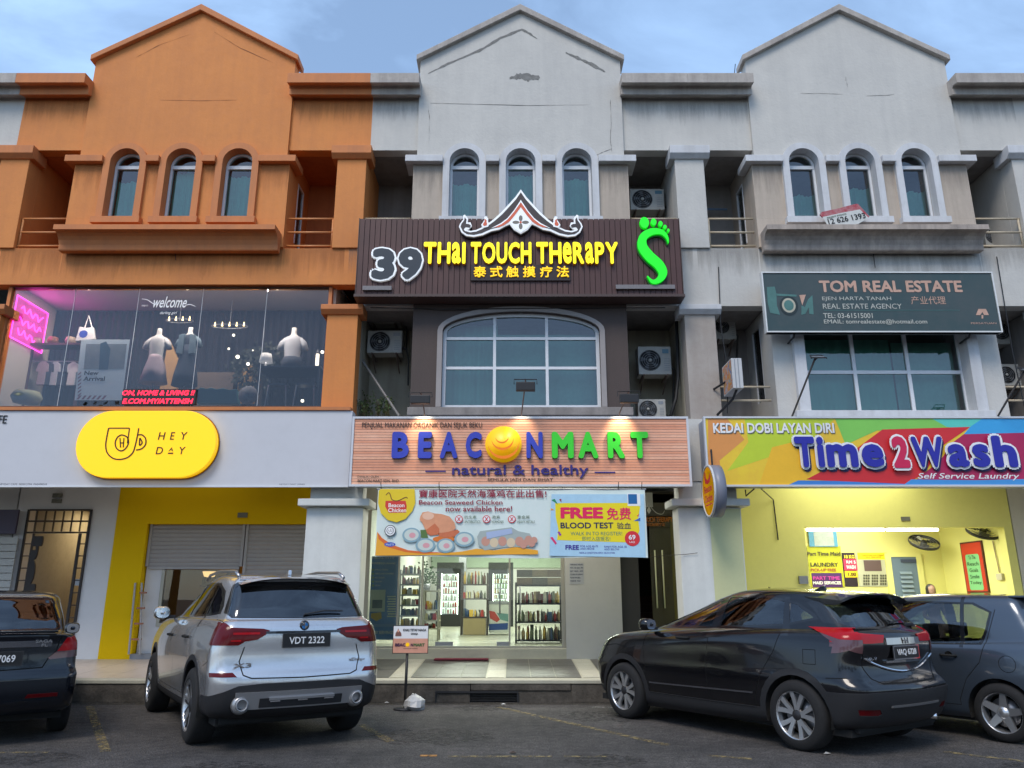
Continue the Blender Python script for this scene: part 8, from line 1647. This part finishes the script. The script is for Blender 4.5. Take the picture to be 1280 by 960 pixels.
    c.add('sill_cladding', 'side', [(.1, .20), (4.6, .2), (4.6, .36), (.6, .36), (.1, .52)], PLAST, .004, .02)
    c.build(R, P); 
    # silver skid panel with exhausts
    sk = B(); rbox(sk, -.66, .66, .36, .52, c, .035, 0, 12); sk.o('skid_panel', M('satin_silver_trim', (.42, .42, .43), .35, .7), R); rbox(B(), -.43, .43, .375, .46, c, .045, 0, 8).o('skid_insert', PLAST, R); rbox(B(), -.34, .34, .44, .462, c, .052, 0, 8).o('skid_edge', MATS['satin_silver_trim'], R)
    for s_ in (-1, 1):
        xx = s_*.60; yy = c.rear(.6, .4); a = B(); n = 16
        a.lathe([(.060, -.05), (.068, -.05), (.088, -.02), (.095, .03), (.06, .03)], (xx, yy-.0, .41), 'y', 28, True); a.o('exhaust_surround', MATS['satin_silver_trim'], R)
        b = B(); b.lathe([(.046, -.07), (.052, -.078), (.060, -.07), (.060, .03), (.046, .03)], (xx, yy-.0, .41), 'y', 24, True); e_ = b.o('exhaust_pipe', GREYM, R); B().lathe([(.001, -.02), (.05, -.02)], (xx, yy, .41), 'y', 20).o('exhaust_bore', UNDER, e_)
    for x in (-.28, 0, .28): B().box(x-.05, c.rear(x, .42)-.055, .425, x+.05, c.rear(x, .42)-.03, .437).o('skid_highlight', CHROME, R)
    # tail-lamp glow lines
    for s_ in (-1, 1):
        for z0, z1, xa, xb in ((1.05, 1.07, .46, .72), (.985, 1.0, .64, .74)):
            b = B(); rbox(b, xa, xb, z0, z1, c, .0105, 0, 6)
            if s_ < 0: b.v = [Vector((-v.x, v.y, v.z)) for v in b.v]; b.f = [f[::-1] for f in b.f]
            b.o('lamp_strip', REDL, R)
    b = B(); rbox(b, -.40, .40, 1.055, 1.078, c, .012, 0, 8); b.o('tailgate_trim', GLOSSB, R)
    plate(R, c, .03, .985, .50, .125, 'VDT 2322')
    rtext(R, c, 'X3', -.70, -.52, .745, .785, CHROME); rtext(R, c, 'xDrive', .52, .70, .765, .795, CHROME, .01)
    y = c.rear(0, 1.125)-.006; ro = B().lathe([(.001, -.012), (.045, -.01), (.052, 0), (.052, .02)], (0, y, 1.125), 'y', 28).o('roundel', GLOSSB, R); B().lathe([(.001, -.0145), (.034, -.0145)], (0, y, 1.125), 'y', 24).o('roundel_face', M('badge_white', (.7, .7, .7), .3), ro)
    for a0 in (0, PI): B().poly([(0, 1.125)]+[(.033*math.cos(a0+PI/2*k/8), 1.125+.033*math.sin(a0+PI/2*k/8)) for k in range(9)], y-.0165).o('roundel_quarter', M('badge_blue', (.02, .12, .45), .3), ro)
    wiper(R, c, .02, .46, 1.235)
    b = B()
    for i in range(12):
        xa, xb = -.62+1.24*i/12, -.62+1.24*(i+1)/12
        def sec(x): q = abs(x)/.62; d = .05*q*q; e = .07*q**3; return [(x, .50+d, 1.575-d*.6), (x, .64+d, 1.60-e), (x, .70+d, 1.638-e*.8), (x, .47+d, 1.618-e*.9), (x, .37+d, 1.60-e)]
        a1, a2 = sec(xa), sec(xb); fs_ = [(j, (j+1) % 5, 5+(j+1) % 5, 5+j) for j in range(5)]+([(4, 3, 2, 1, 0)] if i == 0 else [])+([(5, 6, 7, 8, 9)] if i == 11 else [])
        b.add(a1+a2, fs_)
    b.smooth = False; b.o('roof_spoiler', P, R, fixn=True)
    for s_ in (-1, 1): B().tube([(s_*.60, .62, 1.62), (s_*.60, .8, 1.675), (s_*.60, 1.6, 1.695), (s_*.58, 2.25, 1.665), (s_*.58, 2.4, 1.61)], .018, 8).o('roof_rail', M('satin_rail', (.35, .35, .36), .3, .8), R)
    roof_fin(R, .75, 1.64, P)
    for y, z in ((1.5, .99), (2.5, .975)):
        for s_ in (-1, 1): x = s_*c.side(y, z); B().tube([(x, y-.1, z), (x+s_*.035, y-.07, z), (x+s_*.035, y+.07, z), (x, y+.1, z)], .014, 8).o('door_handle', P, R)
    mirror_part(R, .90, 2.92, 1.22, P, 1.05); interior(R, .80, (1.05, 2.05), .34, .72, 1.13, 2.95); wells(R, c, wy, wr, hw)
    for y in wy:
        for s_ in (-1, 1): wheel(R, s_*(hw-.005), y, .383, 'double', .24)
    B().box(-.78, .3, .20, .78, 4.4, .27).o('underbody', UNDER, R)
    lift(R, 1.04, .035)
    return R
# ---- near-black crossover
def car_dark():
    th = math.radians(34); R = T('parked_car', 'black crossover with plate VAQ 6728, silver two-tone wheels and bright red tail lamps', 'car', (4.08, 8.26, 0), 'cars parked nose-in at the kerb', th, local=True)
    P = paint('black_car_paint', (0.006, 0.006, 0.008), .3, .18); wr, wy, hw = .338, (.82, 3.43), .885
    rings = [dict(yr=.22, yf=4.0, w=.78, zr=.26, zs=.20, zf=.2, cr=.2), dict(yr=.12, yf=4.18, w=.845, zr=.31, zs=.27, zf=.27, cr=.22), dict(yr=.05, yf=4.27, w=.868, zr=.42, zs=.42, zf=.42, cr=.24), dict(yr=0.01, yf=4.29, w=.88, zr=.54, zs=.56, zf=.56, cr=.25), dict(yr=.0, yf=4.29, w=.885, zr=.62, zs=.66, zf=.64, cr=.25),
             dict(yr=.03, yf=4.28, w=.885, zr=.665, zs=.70, zf=.68, cr=.24), dict(yr=.09, yf=4.25, w=.88, zr=.72, zs=.76, zf=.73, cr=.22, tr=.04), dict(yr=.12, yf=4.2, w=.877, zr=.84, zs=.86, zf=.82, cr=.22, tr=.05), dict(yr=.09, yf=4.08, w=.868, zr=1.02, zs=1.0, zf=.95, cr=.22, tr=.07), dict(yr=.10, yf=3.9, w=.845, zr=1.12, zs=1.085, zf=1.01, cr=.2, tr=.08),
             dict(yr=.14, yf=3.55, w=.805, zr=1.17, zs=1.135, zf=1.06, cr=.2, tr=.09), dict(yr=.17, yf=3.22, w=.785, zr=1.19, zs=1.155, zf=1.11, cr=.2, tr=.09), dict(yr=.25, yf=2.9, w=.755, zr=1.28, zs=1.24, zf=1.22, cr=.2, tr=.09), dict(yr=.37, yf=2.5, w=.705, zr=1.41, zs=1.37, zf=1.37, cr=.18, tr=.08), dict(yr=.47, yf=2.2, w=.645, zr=1.485, zs=1.495, zf=1.49, cr=.16, tr=.06),
             dict(yr=.53, yf=2.05, w=.595, zr=1.525, zs=1.555, zf=1.535, cr=.15, tr=.05), dict(yr=.62, yf=1.95, w=.5, zr=1.545, zs=1.582, zf=1.565, cr=.2, tr=.03), dict(yr=1.05, yf=1.8, w=.3, zr=1.57, zs=1.60, zf=1.59, cr=.15, tr=0, br=.02), dict(yr=1.3, yf=1.7, w=.02, zr=1.595, zs=1.606, zf=1.60, cr=.005, tr=0, br=0, bf=0, tf=0, cf=.005)]
    c = CarBody(rings)
    for y in wy: c.add('wheel_hole', 'side', circle(y, wr, wr*1.14), P, delete=True)
    for y in wy: c.add('arch_cladding', 'side', circle(y, wr, wr*1.34), PLAST, .008, .02)
    c.add('rear_window', 'rear', [(0, 1.205), (.60, 1.215), (.645, 1.25), (.60, 1.43), (.54, 1.48), (0, 1.495)], CGR, -.002, 0, pair=False, hi=.85)
    c.add('window_surround', 'rear', [(0, 1.19), (.62, 1.20), (.68, 1.245), (.625, 1.445), (.555, 1.50), (0, 1.515)], GLOSSB, 0, .01, pair=False, hi=.85)
    c.add('tail_lamp', 'side', [(.68, 1.20), (.3, 1.195), (-.1, 1.18), (-.1, 1.075), (.30, 1.09), (.56, 1.155)], REDL, .010, .03, lo=.4)
    c.add('lamp_clear', 'side', [(.54, 1.15), (.30, 1.09), (-.1, 1.075), (-.1, .90), (.10, .925)], CLRL, .008, .02, lo=.4)
    c.add('tailgate_lamp', 'rear', [(.30, 1.125), (.54, 1.14), (1.0, 1.18), (1.0, 1.075), (.575, 1.05), (.48, 1.05), (.34, 1.055)], REDL, .010, .03, hi=.4)
    c.add('tailgate_lamp_clear', 'rear', [(.64, 1.053), (1.0, 1.075), (1.0, .90), (.86, .93), (.73, 1.0)], CLRL, .008, .02, hi=.4)
    wl = [(.64, 1.29), (.95, 1.225), (1.6, 1.19), (2.4, 1.165), (2.95, 1.15), (2.78, 1.245), (2.45, 1.38), (2.2, 1.465), (1.7, 1.50), (1.2, 1.49), (.85, 1.42), (.68, 1.32)]
    c.add('door_pillar', 'side', [(1.84, 1.05), (1.98, 1.05), (1.90, 1.53), (1.80, 1.53)], GLOSSB, .001, .01, lo=.4); c.add('door_pillar', 'side', [(.88, 1.1), (.97, 1.1), (1.0, 1.5), (.94, 1.5)], GLOSSB, .001, .01, lo=.4)
    c.add('side_window', 'side', wl, CGL, -.004, 0, lo=.4)
    c.add('window_trim', 'side', [(.58, 1.275), (.95, 1.20), (1.6, 1.165), (2.4, 1.14), (3.05, 1.125), (2.81, 1.26), (2.47, 1.40), (2.2, 1.49), (1.7, 1.525), (1.19, 1.515), (.83, 1.44), (.63, 1.33)], GLOSSB, .001, .01, lo=.4)
    c.add('panel_gap', 'rear', thin([(.62, 1.0), (.63, .84), (.56, .72), (.46, .675), (0, .67)], .012)+thin([(0, 1.515), (.55, 1.50)], .01), GAP, -.005, 0, pair=False, hi=.85)
    c.add('panel_gap', 'side', thin([(1.93, 1.14), (2.0, .75), (1.98, .42), (1.95, .36)])+thin([(.98, 1.12), (1.05, .95), (1.22, .72), (1.33, .45), (1.33, .36)])+thin([(2.98, 1.12), (3.05, .9), (3.0, .45), (2.95, .36)])+thin([(1.33, .355), (2.95, .355)])+thin([(.45, .72), (.25, .73)])+thin([(3.3, .86), (3.6, .9), (3.95, .86)])+thin([(.56, .84), (.70, .84), (.70, .98), (.56, .98), (.56, .84)], .006), GAP, -.004)
    c.add('side_crease', 'side', [(1.35, .50), (2.95, .47), (2.95, .485), (1.35, .515)], M('door_moulding', (.10, .10, .11), .2, .5), .012, .015)
    c.add('fog_lamp', 'rear', [(.52, .405), (.56, .45), (.78, .455), (.76, .40), (.56, .39)], REDD, .006, .02, hi=.3)
    c.add('rear_apron', 'rear', [(0, .20), (1.0, .20), (1.0, .55), (.84, .60), (.66, .605), (0, .60)], PLAST, .012, .03, pair=False, hi=.62)
    c.add('sill_cladding', 'side', [(.05, .18), (4.3, .18), (4.3, .37), (.65, .37), (.5, .58), (.05, .585)], PLAST, .008, .02)
    c.build(R, P)
    ch = B(); n = 16; pts = []
    for i in range(n+1):
        x = -.62+1.24*i/n; z = .775+.14*abs(x/.62)**2.0; pts.append((x, c.rear(x, z)-.012, z))
    for s_ in (-1, 1): pass
    ch.tube(pts, .011, 6); ch.o('chrome_strip', CHROME, R)
    rbox(B(), -.30, .30, 1.035, 1.10, c, .02, 0, 6).o('tailgate_garnish', M('garnish_chrome', (.45, .43, .42), .15, .9), R)
    plate(R, c, 0.02, .955, .46, .125, 'VAQ 6728', ymat=CHROME); rtext(R, c, 'H', -.035, .045, 1.04, 1.10, CHROME, .05, dy=.03); rtext(R, c, 'HR-V', -.60, -.43, .89, .92, CHROME, .02)
    rbox(B(), -.32, .32, .86, .88, c, .03, 0, 6).o('plate_ledge', CHROME, R)
    for x in (-.2, 0.02, .2, .28): B().lathe([(.001, -.004), (.012, 0)], (x, c.rear(x, .60)-.0, .60), 'y', 10).o('parking_sensor', PLAST, R)
    rbox(B(), -.42, .42, .455, .475, c, .03, 0, 8).o('apron_strip', M('dull_silver_strip', (.25, .25, .26), .35, .6), R)
    b = B()
    for i in range(12):
        xa, xb = -.60+1.2*i/12, -.60+1.2*(i+1)/12
        def sec(x): q = abs(x)/.6; d = .06*q*q; e = .075*q**3; return [(x, .36+d, 1.49-e), (x, .68, 1.51-e), (x, .78, 1.572-e*.9), (x, .50+d, 1.562-e), (x, .30+d, 1.54-e), (x, .27+d, 1.525-e)]
        a1, a2 = sec(xa), sec(xb); m_ = 6; b.add(a1+a2, [(j, (j+1) % m_, m_+(j+1) % m_, m_+j) for j in range(m_)]+([tuple(range(m_-1, -1, -1))] if i == 0 else [])+([tuple(range(m_, 2*m_))] if i == 11 else []))
    b.o('roof_spoiler', P, R, fixn=True); wiper(R, c, -.03, .36, 1.235)
    B().box(.28, c.rear(.3, 1.23)-.03, 1.2, .45, c.rear(.3, 1.23)+.01, 1.24).o('wiper_base', PLAST, R, bevel=.015)
    roof_fin(R, .92, 1.565, P)
    for y, z in ((2.35, 1.03),):
        for s_ in (-1, 1): x = s_*c.side(y, z); B().tube([(x, y-.1, z), (x+s_*.035, y-.07, z), (x+s_*.035, y+.07, z), (x, y+.1, z)], .014, 8).o('door_handle', P, R)
    mirror_part(R, .84, 2.86, 1.17, P, 1.0); interior(R, .74, (1.0, 1.95), .34, .68, 1.05, 2.75); wells(R, c, wy, wr, hw)
    for y in wy:
        for s_ in (-1, 1): wheel(R, s_*(hw-.0), y, wr, 'ypair', .22)
    B().box(-.74, .3, .18, .74, 4.0, .25).o('underbody', UNDER, R); B().lathe([(.028, -.05), (.032, .2)], (.52, .18, .3), 'y', 12).o('exhaust_pipe', CHROME, R)
    return R
# ---- blue-grey hatchback
def car_hatch():
    th = math.radians(35.5); R = T('parked_car', 'blue-grey hatchback with round fuel flap and five-spoke wheels at the right edge', 'car', (6.30, 8.84, 0), 'cars parked nose-in at the kerb', th, local=True)
    P = paint('blue_grey_car_paint', (0.06, 0.078, 0.105), .5, .28); wr, wy, hw = .30, (.64, 3.08), .832
    rings = [dict(yr=.15, yf=3.5, w=.76, zr=.24, zs=.20, zf=.2), dict(yr=.06, yf=3.62, w=.81, zr=.30, zs=.27, zf=.27), dict(yr=.01, yf=3.68, w=.825, zr=.45, zs=.42, zf=.42), dict(yr=0, yf=3.69, w=.832, zr=.58, zs=.56, zf=.56), dict(yr=.03, yf=3.68, w=.832, zr=.68, zs=.68, zf=.66), dict(yr=.07, yf=3.6, w=.828, zr=.85, zs=.82, zf=.78, tr=.04),
             dict(yr=.09, yf=3.45, w=.81, zr=.98, zs=.91, zf=.86, tr=.05), dict(yr=.12, yf=3.3, w=.785, zr=1.03, zs=.96, zf=.92, tr=.06), dict(yr=.14, yf=2.95, w=.765, zr=1.05, zs=.98, zf=.98, tr=.06), dict(yr=.22, yf=2.6, w=.72, zr=1.22, zs=1.20, zf=1.2, tr=.05), dict(yr=.30, yf=2.25, w=.67, zr=1.40, zs=1.40, zf=1.4, tr=.04), dict(yr=.34, yf=2.1, w=.63, zr=1.475, zs=1.475, zf=1.46, tr=.04),
             dict(yr=.40, yf=2.0, w=.56, zr=1.505, zs=1.515, zf=1.5, tr=.03), dict(yr=.7, yf=1.8, w=.3, zr=1.525, zs=1.54, zf=1.53, tr=0, br=.01), dict(yr=.9, yf=1.6, w=.02, zr=1.54, zs=1.546, zf=1.54, cr=.005, tr=0, br=0, bf=0, tf=0, cf=.005)]
    c = CarBody(rings)
    for y in wy: c.add('wheel_hole', 'side', circle(y, wr, wr*1.16), P, delete=True)
    c.add('rear_window', 'rear', [(0, 1.08), (.60, 1.09), (.56, 1.38), (0, 1.42)], CGR, -.002, 0, pair=False, hi=.5)
    c.add('tail_lamp', 'rear', [(.58, 1.02), (1.0, 1.05), (1.0, .78), (.64, .78)], REDL, .006, .02, hi=.28)
    c.add('door_pillar', 'side', [(1.72, .95), (1.85, .95), (1.78, 1.5), (1.68, 1.5)], GLOSSB, .001, .01, lo=.4); c.add('door_pillar', 'side', [(.96, .95), (1.0, .95), (.98, 1.5), (.94, 1.5)], GLOSSB, .001, .01, lo=.4)
    c.add('side_window', 'side', [(.80, 1.00), (1.7, .975), (2.72, .965), (2.5, 1.15), (2.2, 1.33), (2.0, 1.415), (1.4, 1.435), (.86, 1.42), (.68, 1.33), (.73, 1.15)], CGL, -.004, 0, lo=.4)
    c.add('window_trim', 'side', [(.77, .985), (1.7, .96), (2.78, .95), (2.52, 1.165), (2.21, 1.35), (2.0, 1.435), (1.4, 1.455), (.84, 1.44), (.65, 1.34), (.70, 1.15)], GLOSSB, .001, .01, lo=.4)
    c.add('panel_gap', 'side', thin([(1.80, .95), (1.85, .7), (1.82, .36)])+thin([(.62, 1.36), (.70, 1.10), (.74, .98), (.80, .80), (.96, .62), (1.06, .40), (1.06, .34)])+thin([(1.06, .34), (2.7, .34)])+thin(circle(.52, .80, .085, 18)+[circle(.52, .80, .085, 18)[0]], .006)+thin([(.32, .72), (.12, .72)]), GAP, -.004)
    c.add('panel_gap', 'rear', thin([(.62, 1.0), (.60, .66), (0, .64)], .01), GAP, -.004, 0, pair=False, hi=.4)
    c.build(R, P); c.bvh and None
    for y, z in ((1.12, .86), (2.1, .84)):
        for s_ in (-1, 1):
            x = s_*c.side(y, z); B().tube([(x, y-.09, z), (x+s_*.035, y-.06, z), (x+s_*.035, y+.06, z), (x, y+.09, z)], .013, 8).o('door_handle', P, R); B().lathe([(.001, s_*.001), (.045, s_*.001)], (x, y, z), 'x', 14).o('handle_cup', GAP, R)
    b = B(); b.prism([(.24, 1.49), (.5, 1.49), (.52, 1.515), (.26, 1.515)], -.55, .55, 'x'); b.o('roof_spoiler', P, R, bevel=.01)
    mirror_part(R, .79, 2.6, 1.0, P, .95); interior(R, .70, (.75, 1.65), .34, .64, 1.0, 2.45); wells(R, c, wy, wr, hw)
    for y in wy:
        for s_ in (-1, 1): wheel(R, s_*(hw-.005), y, wr, 'five', .19)
    B().box(-.72, .3, .18, .72, 3.4, .25).o('underbody', UNDER, R)
    return R
# ---- dark blue saloon
def car_saloon():
    th = math.radians(33); R = T('parked_car', 'dark blue saloon cut by the left edge, plate ending 69', 'car', (-5.42, 8.50, 0), 'cars parked nose-in at the kerb', th, local=True)
    P = paint('navy_car_paint', (0.005, 0.008, 0.014), .3, .2); wr, wy, hw = .30, (.95, 3.4), .84
    rings = [dict(yr=.15, yf=4.1, w=.76, zr=.25, zs=.2, zf=.2), dict(yr=.06, yf=4.2, w=.82, zr=.31, zs=.27, zf=.27), dict(yr=.02, yf=4.25, w=.835, zr=.40, zs=.40, zf=.4), dict(yr=0, yf=4.26, w=.84, zr=.5, zs=.52, zf=.52), dict(yr=0.0, yf=4.26, w=.84, zr=.62, zs=.64, zf=.62), dict(yr=.045, yf=4.24, w=.84, zr=.68, zs=.70, zf=.68, tr=.05), dict(yr=.06, yf=4.18, w=.83, zr=.84, zs=.82, zf=.76, tr=.05),
             dict(yr=.06, yf=4.0, w=.815, zr=.95, zs=.89, zf=.83, tr=.05), dict(yr=.03, yf=3.9, w=.79, zr=1.02, zs=.93, zf=.88, tr=.07), dict(yr=.10, yf=3.6, w=.77, zr=1.035, zs=.945, zf=.92, tr=.08), dict(yr=.62, yf=3.12, w=.735, zr=1.035, zs=.96, zf=.98, tr=.05, br=.08), dict(yr=.80, yf=2.85, w=.70, zr=1.16, zs=1.14, zf=1.14, tr=.04, br=.08), dict(yr=1.02, yf=2.5, w=.645, zr=1.32, zs=1.32, zf=1.32, tr=.04, br=.08), dict(yr=1.14, yf=2.3, w=.60, zr=1.40, zs=1.41, zf=1.4, tr=.03),
             dict(yr=1.22, yf=2.2, w=.54, zr=1.43, zs=1.45, zf=1.44, tr=.03), dict(yr=1.4, yf=2.05, w=.3, zr=1.46, zs=1.475, zf=1.47, tr=0, br=.01), dict(yr=1.55, yf=1.9, w=.02, zr=1.475, zs=1.48, zf=1.478, cr=.005, tr=0, br=0, bf=0, tf=0, cf=.005)]
    c = CarBody(rings)
    for y in wy: c.add('wheel_hole', 'side', circle(y, wr, wr*1.16), P, delete=True)
    c.add('rear_window', 'rear', [(0, 1.065), (.60, 1.07), (.62, 1.10), (.53, 1.33), (.50, 1.37), (0, 1.385)], glass('saloon_rear_glass', (.35, .37, .36), .07), -.002, 0, pair=False, hi=1.4)
    c.add('window_surround', 'rear', [(0, 1.05), (.62, 1.055), (.64, 1.095), (.545, 1.345), (.51, 1.39), (0, 1.40)], GLOSSB, 0, .01, pair=False, hi=1.4)
    c.add('lamp_clear', 'rear', [(.50, .79), (.58, .855), (1.0, .865), (1.0, .81), (.52, .775)], CLRL, .007, .02, hi=.30)
    c.add('tail_lamp', 'rear', [(.58, .855), (.66, .985), (.74, 1.0), (1.0, .985), (1.0, .865)], REDL, .008, .02, hi=.30)
    c.add('door_pillar', 'side', [[(2.0, .9), (2.12, .9), (2.05, 1.45), (1.95, 1.45)]], GLOSSB, .001, .01, lo=.4)
    c.add('side_window', 'side', [(.98, 1.02), (1.4, .975), (2.95, .95), (2.7, 1.14), (2.42, 1.31), (2.2, 1.365), (1.6, 1.38), (1.28, 1.34), (1.1, 1.2)], CGL, -.004, 0, lo=.4)
    c.add('window_trim', 'side', [(.93, 1.005), (1.4, .96), (3.02, .935), (2.72, 1.155), (2.43, 1.33), (2.2, 1.385), (1.6, 1.40), (1.26, 1.36), (1.06, 1.21)], GLOSSB, .001, .01, lo=.4)
    c.add('panel_gap', 'rear', thin([(.60, 1.0), (.57, .85), (.50, .78), (.46, .70), (0, .685)], .012)+thin([(0, 1.028), (.55, 1.028)], .01), GAP, -.005, 0, pair=False, hi=.5)
    c.add('panel_gap', 'side', thin([(2.06, .95), (2.1, .7), (2.08, .36)])+thin([(1.08, .98), (1.15, .8), (1.3, .6), (1.4, .36)])+thin([(1.4, .355), (3.0, .355)]), GAP, -.004)
    c.add('reflector', 'rear', [(.34, .415), (.36, .45), (.64, .45), (.64, .415)], REDD, .005, .01, hi=.2)
    c.build(R, P)
    for s_ in (-1, 1):
        b = B(); rbox(b, .48, .60, .94, .985, c, .006, 0, 4) if s_ > 0 else rbox(b, -.60, -.48, .94, .985, c, .006, 0, 4)
    rbox(B(), -.52, .52, .905, .965, c, .008, 0, 8).o('boot_garnish', M('dark_chrome', (.22, .22, .24), .2, .8), R)
    plate(R, c, 0.0, .80, .52, .13, 'WVN 7069'); rtext(R, c, 'SAGA', .36, .52, .945, .975, CHROME, .02, dy=.014); rtext(R, c, 'FL', .42, .48, .905, .935, CHROME, .02, dy=.014)
    b = B(); b.prism([(.015, 1.045), (.16, 1.04), (.17, 1.055), (.01, 1.068)], -.56, .56, 'x'); b.o('boot_spoiler', P, R, bevel=.01)
    rbox(B(), -.58, .58, .36, .39, c, .012, 0, 8).o('bumper_ridge', P, R)
    for y, z in ((1.6, .84), (2.5, .83)):
        for s_ in (-1, 1): x = s_*c.side(y, z); B().tube([(x, y-.1, z), (x+s_*.035, y-.07, z), (x+s_*.035, y+.07, z), (x, y+.1, z)], .014, 8).o('door_handle', P, R)
    B().box(-.6, .75, .95, .6, 1.2, 1.02).o('parcel_shelf', SEATM, R)
    mirror_part(R, .80, 2.78, 1.0, P, 1.0); interior(R, .72, (1.25, 2.05), .34, .66, 1.02, 2.65); wells(R, c, wy, wr, hw)
    for y in wy:
        for s_ in (-1, 1): wheel(R, s_*(hw-.005), y, wr, 'five', .19)
    B().box(-.72, .3, .18, .72, 4.0, .25).o('underbody', UNDER, R)
    lift(R, 1.045, .035)
    return R
car_silver(); car_dark(); car_hatch(); car_saloon()
